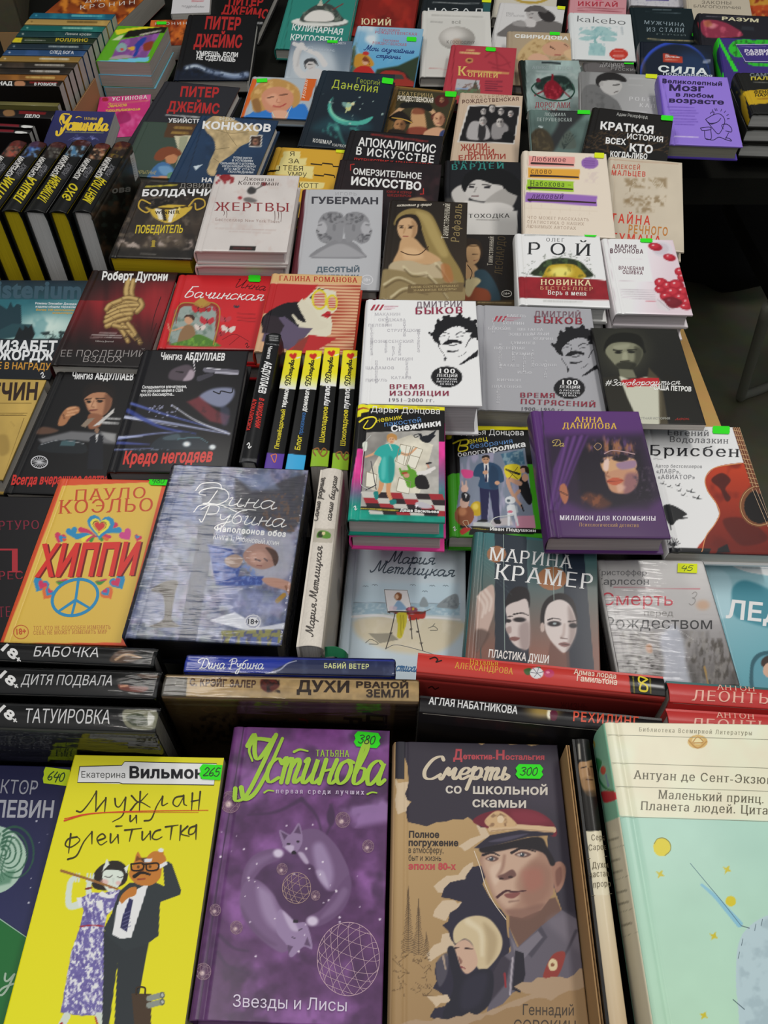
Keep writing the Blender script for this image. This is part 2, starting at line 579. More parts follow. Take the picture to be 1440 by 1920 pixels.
        m = np.ones(len(i)) if mask is None else s.cov(i, s.X(mask), max(soft / s.z, 0.9))
        if col is None:
            s.col[i] = np.clip(s.col[i] * (1 + (v - 0.5)[:, None] * 2 * amp * m[:, None]), 0, 1)
        else:
            t = 0.5 if thr is None else thr
            s.mix(i, m * amp * np.clip((v - t) * 5, 0, 1), col)
    # lettering: recorded in picture coordinates, laid on the sheet afterwards
    def T(s, text, x0, y0, x1, y1, h, col, f='s', it=0.0, gap=0.0):
        s.ops.append(('t', text, s.X([x0, y0])[0], s.X([x1, y1])[0], h / s.z, col, f, it, gap))
    def C(s, text, x0, y0, x1, y1, h, col, w, it=0.25, sp=0.0, con=0.0):
        """school hand: h height of the small letters, w pen width, con how much the pen swells on down strokes"""
        s.ops.append(('c', text, s.X([x0, y0])[0], s.X([x1, y1])[0], h / s.z, col, w / s.z, it, sp, con))
    def W(s, col, pts, w, w2=None, sm=True):
        """a crisp pen stroke"""
        s.ops.append(('w', s.X(pts), col, w / s.z, (w if w2 is None else w2) / s.z, sm))
    def Q(s, col, pts, sm=False):
        """a crisp filled shape (kept simple: it is fanned round its centre)"""
        s.ops.append(('q', s.X(pts), col, sm))
    def dash(s, col, x0, y0, x1, y1, n=12, w=4, a=0.7, seed=1):
        """a line of print too small to read"""
        r = np.random.RandomState(seed)
        t = np.sort(r.rand(n - 1))
        t = np.concatenate([[0], t * 0.5 + np.linspace(0, 1, n + 1)[1:-1] * 0.5, [1]])
        for k in range(n):
            u, v = t[k], t[k + 1] - 0.25 / n
            s.S(col, [(x0 + (x1 - x0) * u, y0 + (y1 - y0) * u), (x0 + (x1 - x0) * v, y0 + (y1 - y0) * v)], w, soft=2, a=a * (0.7 + 0.3 * r.rand()), sm=False)
    def lay(s, mb, to3, lift):
        """to3(picture points) -> (points on the sheet, normals); adds the lettering to the mesh builder"""
        z = 0
        for op in s.ops:
            z += 1
            sub = [0]
            def put(v2, faces, col, lay=None):
                p, n = to3(v2)
                sub[0] += 1
                up = lift + 9e-6 * z + 4e-6 * (sub[0] % 40 if lay is None else lay)
                mb.add(p + n * np.reshape(up, (-1, 1)), faces, lin(col))
            if op[0] == 't':
                _, text, a, b, h, col, f, it, gap = op
                V, F, x, n = [], [], 0.0, 0
                wt = {'s': 0.0, 'b': 0.022, 'B': 0.04, 'l': -0.012}.get(f[0], 0.0)
                for ch in text:
                    v, t, adv = serifed(ch, {'r': 0.022, 'R': 0.042}[f[0]]) if f[0] in 'rR' else glyph(ch, wt)
                    if len(v):
                        V.append(v + [x, 0, 0])
                        F.append(t + n)
                        n += len(v)
                    x += adv + gap + (0.03 if f[0] == 'B' else 0)
                if not V:
                    continue
                V, F = np.concatenate(V), np.concatenate(F)
                V[:, 0] = (V[:, 0] - V[:, 0].min()) / (V[:, 0].max() - V[:, 0].min())
                V[:, 1] /= 0.728
                e = b - a
                nrm = np.array([e[1], -e[0]]) / np.linalg.norm(e)
                put(a + V[:, :1] * e + V[:, 1:2] * h * (nrm + it * e / np.linalg.norm(e)), [F], col, V[:, 2])
            elif op[0] == 'c':
                _, text, a, b, h, col, w, it, sp, con = op
                st, x = hand(text, sp)
                e = b - a
                ex = e / np.linalg.norm(e)
                nrm = np.array([e[1], -e[0]]) / np.linalg.norm(e)
                for q in st:
                    q = spl(q, 5)
                    p = a + q[:, :1] / x * e + q[:, 1:] / 10 * h * (nrm + it * ex)
                    if len(p) < 2:
                        continue
                    d = np.gradient(p, axis=0)
                    d /= np.maximum(np.linalg.norm(d, axis=1), 1e-9)[:, None]
                    k = 1 + con * (np.abs(d @ nrm) - 0.45)
                    V, F = ribbon(p, w * k)
                    sub[0] += 1
                    put(V, F, col, sub[0] % 30 + np.concatenate([np.linspace(0, 6, len(p))] * 2 + [np.repeat([6.5, -.5], 4)]))
            elif op[0] == 'w':
                _, p, col, w, w2, sm = op
                if sm:
                    p = spl(p, 5)
                V, F = ribbon(p, np.linspace(w, w2, len(p)))
                put(V, F, col, np.concatenate([np.linspace(0, 6, len(p))] * 2 + [np.repeat([6.5, -.5], 4)]))
            elif op[0] == 'q':
                _, p, col, sm = op
                if sm:
                    p = spl(p, 5, True)
                n = len(p)
                i = np.arange(n)
                put(np.concatenate([p, p.mean(0)[None]]), [np.stack([i, (i + 1) % n, np.full(n, n)], -1)], col)
# kind, centre of the upper face (table frame), turn, tilt, width, height, thickness, books beneath (mm)
PL = {
'babochka': ('sx',-0.2897,0.3354,0.1180,-0.0483,0,0.2042,0.0177,0.118),
'podval': ('sx',-0.2802,0.3089,0.1180,-0.0316,0,0.1996,0.0248,0.118),
'tatu': ('sx',-0.2710,0.2788,0.1180,-0.0360,0,0.1903,0.0223,0.118),
'veter': ('sx',-0.0777,0.3267,0.1120,-0.0226,0,0.1732,0.0175,0.112),
'duhi': ('sx',-0.0746,0.3031,0.1180,-0.0244,0,0.2050,0.0206,0.118),
'almaz': ('sx',0.1260,0.3154,0.1180,-0.1104,0,0.1989,0.0199,0.118),
'nabat': ('sx',0.1220,0.2796,0.1180,-0.1038,0,0.1888,0.0164,0.118),
'leon1': ('sx',0.3226,0.2927,0.1180,-0.0786,0,0.1921,0.0208,0.118),
'leon2': ('sx',0.3151,0.2710,0.1180,-0.0692,0,0.1885,0.0177,0.118),
'cream': ('sy',-0.0565,0.4420,0.1180,-0.0498,0,0.0232,0.2014,0.118),
'abspine': ('sy',-0.1317,0.6555,0.1180,-0.0370,0,0.0197,0.2053,0.118),
'pba': ('sy',-0.1084,0.6470,0.1080,-0.0420,0,0.0183,0.1893,0.108),
'pbb': ('sy',-0.0859,0.6460,0.1080,-0.0480,0,0.0189,0.1909,0.108),
'pbc': ('sy',-0.0631,0.6516,0.1080,-0.0286,0,0.0181,0.1898,0.108),
'pbd': ('sy',-0.0420,0.6468,0.1080,-0.0289,0,0.0170,0.1900,0.108),
'yel0': ('sy',-0.5739,1.1340,0.1180,-0.0830,0,0.0284,0.2044,0.118),
'yel1': ('sy',-0.5419,1.1324,0.1180,-0.0716,0,0.0298,0.2009,0.118),
'yel2': ('sy',-0.5097,1.1312,0.1180,-0.0671,0,0.0279,0.2003,0.118),
'yel3': ('sy',-0.4754,1.1332,0.1180,-0.0722,0,0.0318,0.2087,0.118),
'yel4': ('sy',-0.4421,1.1278,0.1180,-0.0840,0,0.0268,0.2003,0.118),
'yel5': ('sy',-0.4106,1.1306,0.1180,-0.0679,0,0.0279,0.2043,0.118),
'seraf': ('sy',0.1479,0.1585,0.1180,-0.0374,0,0.0150,0.2043,0.118),
'row0': ('sx',-0.6228,1.7868,0.1120,-0.0522,0,0.1668,0.0288,0.112),
'row1': ('sx',-0.6237,1.7540,0.1120,-0.0494,0,0.1638,0.0282,0.112),
'row2': ('sx',-0.6245,1.7220,0.1120,-0.0465,0,0.1609,0.0275,0.112),
'row3': ('sx',-0.6253,1.6908,0.1120,-0.0437,0,0.1581,0.0270,0.112),
'row4': ('sx',-0.6261,1.6605,0.1120,-0.0409,0,0.1553,0.0264,0.112),
'row5': ('sx',-0.6269,1.6309,0.1120,-0.0381,0,0.1526,0.0258,0.112),
'row6': ('sx',-0.6277,1.6020,0.1120,-0.0354,0,0.1500,0.0253,0.112),
'row7': ('sx',-0.6284,1.5738,0.1120,-0.0327,0,0.1475,0.0247,0.112),
'row8': ('sx',-0.6291,1.5463,0.1120,-0.0300,0,0.1450,0.0242,0.112),
'row9': ('sx',-0.6299,1.5195,0.1120,-0.0274,0,0.1425,0.0237,0.112),
'row10': ('sx',-0.6305,1.4933,0.1120,-0.0248,0,0.1401,0.0232,0.112),
'row11': ('sx',-0.6312,1.4677,0.1120,-0.0222,0,0.1378,0.0228,0.112),
'delo': ('sx',-0.6021,1.3494,0.1120,-0.0715,0,0.1178,0.0283,0.112),
'olive': ('sx',-0.6027,1.3871,0.1120,-0.0609,0,0.1162,0.0131,0.112),
'red1': ('sx',-0.6090,1.3075,0.1120,-0.0973,0,0.0897,0.0109,0.112),
'red2': ('sx',-0.6086,1.2876,0.1120,-0.0728,0,0.0893,0.0121,0.112),
'orange': ('f',0.9049,2.0938,0.0410,-0.1816,10,0.1240,0.1885,0.025),
'zakony': ('f',0.7597,2.0558,0.0529,-0.1342,10,0.1384,0.2103,0.025),
'whpur': ('f',0.6496,2.1811,0.0356,-0.1204,10,0.1261,0.1263,0.025),
'ikigai': ('f',0.4894,2.0643,0.0416,-0.1724,10,0.1284,0.1951,0.025),
'topyel': ('f',0.3357,2.1451,0.0436,-0.1643,10,0.1437,0.2184,0.025),
'nazad': ('f',0.1600,2.0203,0.0451,-0.1409,10,0.1551,0.2357,0.025),
'yury': ('f',0.0045,2.0328,0.0426,-0.1065,10,0.1360,0.2067,0.025),
'kulin': ('f',-0.1450,1.9612,0.0538,-0.0932,10,0.1516,0.2501,0.025),
'pj1': ('f',-0.3429,2.0776,0.0378,-0.1383,6,0.1633,0.2482,0.025),
'white': ('f',-0.4404,2.0826,0.0545,0.0880,6,0.0845,0.1552,0.014),
'kron': ('f',-0.6468,2.0795,0.0493,-0.2208,2,0.1878,0.2451,0.045),
'kron2': ('f',-0.4670,1.8988,0.0442,0.0791,4,0.0800,0.1217,0.03),
'muzh': ('f',0.6005,1.8786,0.0475,-0.0721,10,0.1354,0.2057,0.025),
'razum': ('f',0.7180,1.7564,0.0673,-0.1389,10,0.1537,0.2336,0.035),
'beret': ('f',0.3104,1.9160,0.0389,-0.2080,10,0.1453,0.2208,0.02),
'vse': ('f',0.1522,1.8383,0.0452,-0.0454,10,0.1471,0.2423,0.022),
'kakebo': ('f',0.4592,1.8532,0.0528,-0.0905,10,0.1311,0.1734,0.018),
'blond': ('f',0.3173,1.7622,0.0436,-0.0906,10,0.1303,0.1889,0.02),
'strany': ('f',0.0007,1.7575,0.0515,-0.1232,9,0.1400,0.2078,0.018),
'arms': ('f',-0.1305,1.6850,0.0557,-0.0448,9,0.1250,0.1900,0.016),
'pj2': ('f',-0.3435,1.7945,0.0551,0.0076,8,0.1490,0.2495,0.028),
'donst': ('f',-0.4915,1.7098,0.0895,-0.0701,3,0.1027,0.1549,0.024,22,22),
'razv': ('f',0.7141,1.6216,0.0751,-0.1196,10,0.1366,0.2077,0.03),
'sila': ('f',0.5585,1.6175,0.0683,-0.1565,10,0.1384,0.2104,0.028),
'pal': ('f',0.6773,1.4392,0.1082,-0.0561,4,0.1123,0.1411,0.026,25,25),
'dreis': ('f',0.4266,1.5823,0.0701,-0.0789,4,0.0966,0.1469,0.02),
'dorog': ('f',0.3261,1.6166,0.0507,-0.0224,5,0.1174,0.1902,0.02),
'bogin': ('f',0.1888,1.6709,0.0479,-0.1472,9,0.1320,0.2006,0.02),
'kapa': ('f',0.4217,1.4659,0.0852,-0.1298,5,0.1463,0.1902,0.022),
'mozg': ('f',0.5277,1.3774,0.1071,-0.0828,10,0.1172,0.1895,0.026),
'pink': ('f',-0.4886,1.5294,0.0302,0.1232,4,0.0968,0.1501,0.025),
'pj3': ('f',-0.3626,1.4663,0.0525,-0.2007,8,0.1482,0.2253,0.022),
'raisa': ('f',-0.1953,1.5543,0.0533,-0.0940,9,0.1251,0.1276,0.016),
'brown': ('f',0.0581,1.5023,0.0407,-0.2363,8,0.1218,0.1852,0.018),
'dan': ('f',-0.0651,1.4877,0.0610,-0.1496,9,0.1392,0.2324,0.018),
'zhili': ('f',0.1858,1.4461,0.0406,-0.1325,7,0.1166,0.2395,0.02),
'petr': ('f',0.2930,1.3148,0.0899,-0.0593,7,0.1032,0.1569,0.018),
'krat': ('f',0.3867,1.2695,0.1089,-0.2724,8,0.1294,0.1509,0.018),
'bluust': ('f',-0.4947,1.3080,0.1047,-0.0542,12,0.0991,0.0941,0.028),
'woman': ('f',-0.3787,1.3424,0.0574,-0.1001,7,0.1029,0.1564,0.018),
'konyu': ('f',-0.2636,1.2831,0.0751,-0.1642,7,0.1361,0.2177,0.022),
'yaza': ('f',-0.1356,1.2789,0.0329,-0.1217,5,0.1287,0.1956,0.022),
'apok': ('f',0.0054,1.2554,0.0584,-0.1478,8,0.1598,0.2237,0.018),
'omerz': ('f',-0.0015,1.1426,0.0643,-0.1083,7,0.1634,0.2288,0.018),
'vardey': ('f',0.1650,1.2174,0.0388,-0.0553,5,0.1343,0.2042,0.025),
'malts': ('f',0.3752,1.0820,0.1054,-0.1882,7,0.1073,0.2060,0.018),
'nabok': ('f',0.2584,1.0729,0.1251,-0.0906,6,0.1221,0.1953,0.02),
'bold': ('f',-0.3193,1.0777,0.0819,-0.0600,4,0.1177,0.1856,0.028),
'zhert': ('f',-0.1920,1.0603,0.1028,-0.0324,4,0.1262,0.1846,0.022,22),
'guber': ('f',-0.0645,1.0361,0.0774,-0.0201,5,0.1214,0.2292,0.02),
'leonardo': ('f',0.1377,1.0209,0.0289,-0.0248,4,0.1215,0.1846,0.02),
'rafael': ('f',0.0570,0.9828,0.0924,-0.0760,5,0.1118,0.2167,0.018),
'roy': ('f',0.2275,0.9009,0.1130,-0.0622,5,0.1118,0.1420,0.025,22),
'voron': ('f',0.3364,0.8950,0.1078,-0.0396,5,0.0944,0.1482,0.022,22),
'mister': ('f',-0.5044,0.8862,0.0336,-0.0074,2,0.1613,0.2056,0.03),
'dugoni': ('f',-0.3545,0.8830,0.0534,-0.0481,2,0.1218,0.1976,0.03),
'bach': ('f',-0.2237,0.8923,0.0552,-0.0246,2,0.1286,0.1554,0.025,25),
'roman': ('f',-0.0930,0.8412,0.0902,-0.0580,2,0.1195,0.1553,0.025),
'bykg': ('f',0.1792,0.7397,0.1016,-0.0584,3,0.1411,0.1796,0.042),
'bykw': ('f',0.0401,0.6956,0.1468,-0.0299,3,0.1258,0.1677,0.045),
'petrov': ('f',0.2942,0.6964,0.1117,-0.0271,2,0.0999,0.1567,0.009),
'svech': ('f',-0.5024,0.6972,0.0309,-0.0390,2,0.1455,0.1648,0.028),
'vsegda': ('f',-0.3550,0.6840,0.0364,-0.0510,2,0.1273,0.1983,0.028),
'kredo': ('f',-0.2318,0.6826,0.0739,-0.0150,2,0.1292,0.1973,0.028),
'brisb': ('f',0.3385,0.5608,0.0750,-0.0345,2,0.1097,0.1729,0.022),
'venec': ('f',0.1159,0.5732,0.0727,-0.0244,2,0.0976,0.1542,0.025),
'dnev': ('f',0.0142,0.5348,0.1416,-0.0442,2,0.0888,0.1486,0.025,24),
'danil': ('f',0.2088,0.5365,0.1248,-0.0140,2,0.1119,0.1637,0.027),
'arturo': ('f',-0.4390,0.4798,0.0262,-0.0188,2,0.1393,0.2117,0.02),
'hippi': ('f',-0.2937,0.4815,0.0590,-0.0305,2,0.1187,0.1994,0.028),
'rubina': ('f',-0.1488,0.4519,0.1109,-0.0577,2,0.1352,0.1971,0.045),
'metl': ('f',0.0203,0.4374,0.0290,-0.0573,2,0.1218,0.1730,0.026),
'lady': ('f',0.3819,0.4158,0.0310,-0.0344,2,0.1235,0.1729,0.028),
'karl': ('f',0.2631,0.4058,0.0602,-0.0096,1,0.1049,0.1364,0.024),
'kramer': ('f',0.1385,0.4096,0.0782,-0.1377,2,0.1181,0.1559,0.028),
'pelev': ('f',-0.3269,0.1655,0.0515,-0.0253,2,0.1332,0.2024,0.028),
'vilm': ('f',-0.1905,0.1663,0.0780,-0.0203,2,0.1202,0.1930,0.025),
'ustin': ('f',-0.0621,0.1829,0.0815,-0.0297,2,0.1275,0.2044,0.028),
'sorok': ('f',0.0711,0.1669,0.0885,-0.0241,2,0.1292,0.2051,0.028),
'exup': ('f',0.2381,0.1574,0.1450,-0.0165,2,0.1542,0.2040,0.042),
}
BOOKS = {}
def bk(key, cov, lab, ty='h', grp=None, **o):
    o.update(cov=cov, lab=lab, ty=ty, grp=grp)
    BOOKS[key] = o
G_FRONT, G_SP, G_FL, G_YEL, G_ROW, G_BACK = 'flat books in the front row', 'books standing spine up behind the front row', 'books lying face up on the stall', 'thick black novels standing spine up', 'paperbacks standing spine up at the rear left', 'books lying face up at the rear'
bk('babochka', '0b0b0c', 'shrink-wrapped black book standing spine up, rearmost of the three beneath the orange book', grp=G_SP, wrap=1, res=1.6)
bk('podval', '0b0b0c', 'shrink-wrapped black book standing spine up, middle one of three with slanted white titles', grp=G_SP, wrap=1, res=1.6)
bk('tatu', '0b0b0c', 'shrink-wrapped black book standing spine up, foremost of three, glossy face over the yellow paperback', grp=G_SP, wrap=1, res=1.6)
bk('veter', '23349a', 'thin blue shrink-wrapped book spine up with white signature and pale title', grp=G_SP, wrap=1, res=1.6)
bk('duhi', 'b09468', 'thick shrink-wrapped sand-brown book spine up behind the purple fox book', grp=G_SP, wrap=1, res=1.6)
bk('almaz', 'c23a33', 'bright red book spine up with a diamond and black end panel', grp=G_SP, res=1.6)
bk('nabat', '141214', 'black book spine up with white and red lettering below the red diamond spine', grp=G_SP, res=1.8)
bk('leon1', 'bf3a38', 'red spine-up book with teal edge, rear one of two alike at the right edge', grp=G_SP, back='1d5a5a', res=1.8)
bk('leon2', 'bf3a38', 'red spine-up book, front one of two alike, half hidden by the mint book', grp=G_SP, res=1.8)
bk('cream', 'd3cbc0', 'cream cloth book standing spine up with dark handwriting and green ribbon', grp=G_FL, gloss=False, res=1.6)
bk('abspine', '101012', 'black book spine up with white and red lettering, left of four yellow-topped spines', grp=G_FL, res=1.6, page='b9b7b3')
bk('pba', '0d0d0d', 'slim paperback spine up, yellow top and violet foot', 'p', G_FL, res=1.5)
bk('pbb', '0d0d0d', 'slim paperback spine up, yellow top and sky-blue foot', 'p', G_FL, res=1.5)
bk('pbc', '0d0d0d', 'slim paperback spine up with green foot, left one of two alike', 'p', G_FL, res=1.5, page='b5b0aa')
bk('pbd', '0d0d0d', 'slim paperback spine up with green foot, right one beside the white portrait book', 'p', G_FL, res=1.5, page='b5b0aa')
_w = ['leftmost, cut by the picture edge', 'second from the left with yellow page ends', 'third from the left with yellow page ends', 'fourth from the left with white page ends', 'fifth, with short yellow title and yellow page ends', 'rightmost, with white page ends and barcode on its face']
for _i in range(6):
    bk('yel%d' % _i, '0c0c0a', 'thick black novel spine up, ' + _w[_i], grp=G_YEL, page='bfa81c' if _i in (1, 2, 4) else 'c4c2c0', res=1.6)
BOOKS['yel0']['page'] = 'a8921a'
bk('seraf', '111111', 'narrow spine-up book with a bearded monk, between cardboard wall and mint book', grp=G_FRONT, res=1.8, page='d8d0b8')
_rc = ['145a74', 'a98a4c', '135a56', '173a3e', '22301f', '1c2c38', '27476f', '8a6c34', '2c2620', '241f1b', '7a4e22', '14100e']
_rl = ['teal, farthest from the camera', 'golden tan, second from the back', 'deep teal, third from the back', 'dark petrol with white title', 'dark green with yellow block and yellow title', 'dark grey-blue above the blue strip', 'mid blue with white title', 'golden brown on its left half', 'dark brown with two small lines', 'near-black with a white name', 'rusty orange-brown', 'black with red panel, nearest of the row']
for _i in range(12):
    bk('row%d' % _i, _rc[_i], 'paperback spine up at rear left, ' + _rl[_i], 'p', G_ROW, res=1.8, page='b9b5ac')
bk('olive', '6c6638', 'olive paperback spine up with pale lower edge, behind the black detective paperback', 'p', G_ROW, page='b0aca2')
bk('delo', '141010', 'black paperback spine up with red strip and white title word', 'p', G_ROW, res=1.6, page='b0aca2')
bk('red1', '151112', 'thin black paperback spine up with red strip and white marker, rear of two', 'p', G_ROW, res=1.6, page='a8a6a2')
bk('red2', '151112', 'thin black paperback spine up with red strip and white marker, front of two', 'p', G_ROW, res=1.6, page='a8a6a2')
bk('orange', 'c2501e', 'orange book cut off at the top right corner', grp=G_BACK)
bk('zakony', 'c9bda8', 'beige book with grey title at the top right edge', grp=G_BACK)
bk('whpur', 'd6d4da', 'white speckled book with purple panel at the top edge', grp=G_BACK)
bk('ikigai', 'd99aa0', 'pink book with red title behind the white bonsai book', grp=G_BACK, spine='a53a40')
bk('topyel', 'd8d2c2', 'white book with yellow arc cut off by the top edge', grp=G_BACK)
bk('nazad', '1a2428', 'dark teal-edged book behind the white sphere book', grp=G_BACK)
bk('yury', '8c231c', 'red mottled book with cream title at the top edge', grp=G_BACK)
bk('kulin', '2d8478', 'green-teal cookery book with a plate of food', grp=G_BACK)
bk('pj1', '0d0d10', 'black book with red author name, farther one with a walking man', grp=G_BACK)
bk('white', 'd2d0d2', 'thin white book at the top edge beside the farther black book', 'p', G_BACK)
bk('kron', '8a2a14', 'thick fiery red paperback lying behind the row of spines', 'p', G_BACK, page='a9a49a')
bk('kron2', '8f3a18', 'fiery orange paperback peeking out beside the green comic stack', 'p', G_BACK)
bk('muzh', '0f2024', 'black-green book with thin grey serif title, right of the white bonsai book', grp=G_BACK)
bk('razum', '1c1a22', 'black book with a pink brain picture near the top right', grp=G_BACK, spine='16161c')
bk('beret', 'd5d3d2', 'white book with black-and-white photo of a woman in a beret', grp=G_BACK)
bk('vse', 'd2d0ca', 'pale book with a grey sphere, standing out among the dark rear books', grp=G_BACK)
bk('kakebo', 'dfe2e2', 'white book with a pale blue bonsai and a red disc', grp=G_BACK)
bk('blond', 'b09a80', 'book with a blonde woman resting her chin on her hand', grp=G_BACK)
bk('strany', '5c9ac0', 'sky-blue book with a woman in red and a red vintage car', grp=G_BACK, gloss=True)
bk('arms', '8a9cab', 'grey-blue book with a woman raising her arms over her head', grp=G_BACK)
bk('pj2', '0b0b0d', 'black book with red author name and white title, body floating in water', grp=G_BACK)
bk('donst', '57a01c', 'pocket paperback with green and violet comic cover topping a stack of three', 'p', G_BACK, page='b3a9a0', back='7fbfd8', und=dict(cov='7fbfd8', back='3a7a2a'), ulab=['pocket paperback in the middle of the stack under the green comic cover', 'pocket paperback at the bottom of the stack under the green comic cover'])
bk('razv', '3a2a78', 'violet book with a bright green brain and green spine', grp=G_BACK, spine='2fcf2a')
bk('sila', '0e1826', 'dark blue book with a blue planet rim and white title', grp=G_BACK)
bk('pal', '1c1c1a', 'black book with yellow belly band, topmost of the right edge stack', grp=G_BACK, page='bdbcb8', ulab=['black book with yellow band in the middle of the right edge stack', 'black book with yellow band at the bottom of the right edge stack'])
bk('dreis', '4c4848', 'dark grey book peeking out between the bonsai book and the grey portrait book', grp=G_BACK)
bk('dorog', '8fa3a0', 'grey-green book with a red and black mask', grp=G_BACK, spine='10211c')
bk('bogin', 'b13a46', 'crimson book with golden titles and a small town picture', grp=G_BACK)
bk('kapa', 'a2a2a2', 'grey book with black-and-white profile of a dark-haired man', grp=G_BACK)
bk('mozg', '9277d8', 'lilac book with a doodled cartoon figure and hand-lettered title', grp=G_BACK, page='9a9788', spine='6a50b8', back='5a45b0')
bk('pink', 'c52f78', 'pink pocket paperback behind the navy paperback', 'p', G_BACK, page='b7b3ae')
bk('pj3', '24242a', 'charcoal book with red author name, nearest of the three alike', grp=G_BACK)
bk('raisa', '9aa8b4', 'book with a smiling blonde woman in blue and orange stripes', grp=G_BACK)
bk('brown', '3c3220', 'brown framed book showing costumed women and a man in a hat', grp=G_BACK, page='b0a595')
bk('dan', '16242f', 'dark teal book with a green crescent moon', grp=G_BACK)
bk('zhili', 'c9b199', 'tan book with an old black-and-white family photograph', grp=G_BACK)
bk('petr', '5f7672', 'grey-green book with dark smoke and a folding fan', grp=G_BACK)
bk('krat', '171310', 'black book with white title over brown branches', grp=G_BACK)
bk('bluust', '1d1f58', 'navy pocket paperback with yellow script name behind the black novels', 'p', G_BACK, page='b5b2ae', res=1.3)
bk('woman', '3b4c48', 'dark green book with a painted red-haired woman in blue', grp=G_FL)
bk('konyu', '1e3552', 'navy book with a tan map of South America', grp=G_FL)
bk('yaza', 'd3a332', 'mustard yellow book with black steps and pale paper notes', grp=G_FL)
bk('apok', '151214', 'black book with white title and red subtitle, upper one of two alike', grp=G_FL)
bk('omerz', '1d1316', 'black book with red corner marks around a white title, lower one of two alike', grp=G_FL)
bk('vardey', '17171b', 'dark book with black-and-white photo of a woman with cropped hair', grp=G_FL)
bk('malts', 'c8bca8', 'beige book with a faint face and red-orange title', grp=G_FL)
bk('nabok', 'e0d2bf', 'cream book with coloured title strips and a violet disc', grp=G_FL)
bk('bold', '1d1a16', 'dark book with a golden trophy cup and yellow page edges', grp=G_FL, page='bfa41c', gloss=True)
bk('zhert', 'cfc8c4', 'white thriller with a red blood spot, upper copy of two', grp=G_FL, page='c9bdbb', ulab=['white book lying directly under the thriller with the blood spot'])
bk('guber', 'b4b5b9', 'grey book with a two-faced antique bust', grp=G_FL, spine='5a1a22', gloss=False)
bk('leonardo', '211d1a', 'dark book with a lady in profile, partly under its veiled-woman companion', grp=G_FL)
bk('rafael', '2b241d', 'dark book with a painted woman in a golden veil', grp=G_FL)
bk('roy', 'e2e2e0', 'white book with dark red lower band and a glowing nest', grp=G_FL, page='c6c6c4', ulab=['white book directly under the one with dark red band'])
bk('voron', 'e3dcdf', 'white book scattered with red berries at the right edge of the stall', grp=G_FL, page='d0c8cb', ulab=['white book directly under the one with red berries'])
bk('mister', '22303a', 'book with a teal night abbey and big dim title, left edge', grp=G_FL)
bk('dugoni', '3a1416', 'dark red book with a large knotted rope', grp=G_FL)
bk('bach', 'c8262c', 'red book with an ornate mirror and butterflies, upper copy', grp=G_FL, page='b8b2ae', ulab=['red book lying under the mirror and butterflies cover'])
bk('roman', 'c8402c', 'red and beige poster-style book with a woman in sunglasses', grp=G_FL)
bk('bykw', 'e2e2e6', 'white book with an ink portrait of a moustached man', grp=G_FL, page='b8b6b8', gloss=False)
bk('bykg', 'a3a3a8', 'grey book with an ink portrait of a moustached man', grp=G_FL, page='a8a6a4', gloss=False)
bk('petrov', '1b1b18', 'black book with a young man in white shirt beside the bare wooden edge', 'p', G_FL)
bk('svech', 'b89a52', 'tan book with a dark brown surname at the left edge', grp=G_FL)
bk('vsegda', '0e0d0f', 'black book with a man smoking and a dark car', grp=G_FL)
bk('kredo', '0e0d12', 'black book with a pistol and racing car, red title below', grp=G_FL, page='8c8a8a')
bk('brisb', 'e4e4e4', 'white book with half a red-brown guitar at the right edge', grp=G_FL)
bk('venec', '0f0f0f', 'green-sided comic detective book with a man in a dark suit', grp=G_FL, res=1.5, back='3a9a1c')
bk('dnev', '0f0f0f', 'pink-sided comic detective book with a woman in turquoise', grp=G_FL, res=1.5, page='b9b4b2', back='0f8a78', und=dict(cov='d33a8c', back='d33a8c'), ulab=['pink-edged book lying under the comic detective book with the turquoise woman'])
bk('danil', '4f2a63', 'purple book with a masked woman behind a curtain', grp=G_FL, page='a59f9f')
bk('arturo', '121013', 'black book with crimson lettering, left edge beside the orange book', grp=G_FL)
bk('hippi', 'd8b24c', 'yellow-orange book with red title and blue peace sign', grp=G_FL, res=1.7, spine='d8582c')
bk('rubina', '67718c', 'shrink-wrapped blue-grey book with a painterly reclining woman', grp=G_FL, wrap=1, res=1.7, page='9a9896')
bk('metl', 'c3d2da', 'pale blue book with an easel on a beach', grp=G_FL, gloss=False, res=1.7)
bk('lady', '86b4bc', 'turquoise book with white upper shape at the right edge', grp=G_FL)
bk('karl', 'c9c7c6', 'shrink-wrapped grey-white book with a blurred winter street', grp=G_FL, wrap=1)
bk('kramer', '3d6668', 'teal and brown book with two pale women\'s faces', grp=G_FL, res=1.7)
bk('pelev', '26264a', 'dark blue book with a green shell, cut by the left edge', grp=G_FRONT, res=1.8)
bk('vilm', 'e2db1c', 'bright yellow paperback with a couple of cats in human clothes', 'p', G_FRONT, res=1.7, page='b8b890', gloss=False)
bk('ustin', '5f3a68', 'purple book with two foxes curled round glowing wire spheres', grp=G_FRONT, res=1.8)
bk('sorok', 'b0916a', 'tan and dark book with a painted officer in a peaked cap', grp=G_FRONT, res=1.7, gloss=False)
bk('exup', 'b0d6bf', 'large cream and mint book with yellow stars on the cardboard box', grp=G_FRONT, res=1.9, spine='7fb397', page='d8d0b8')
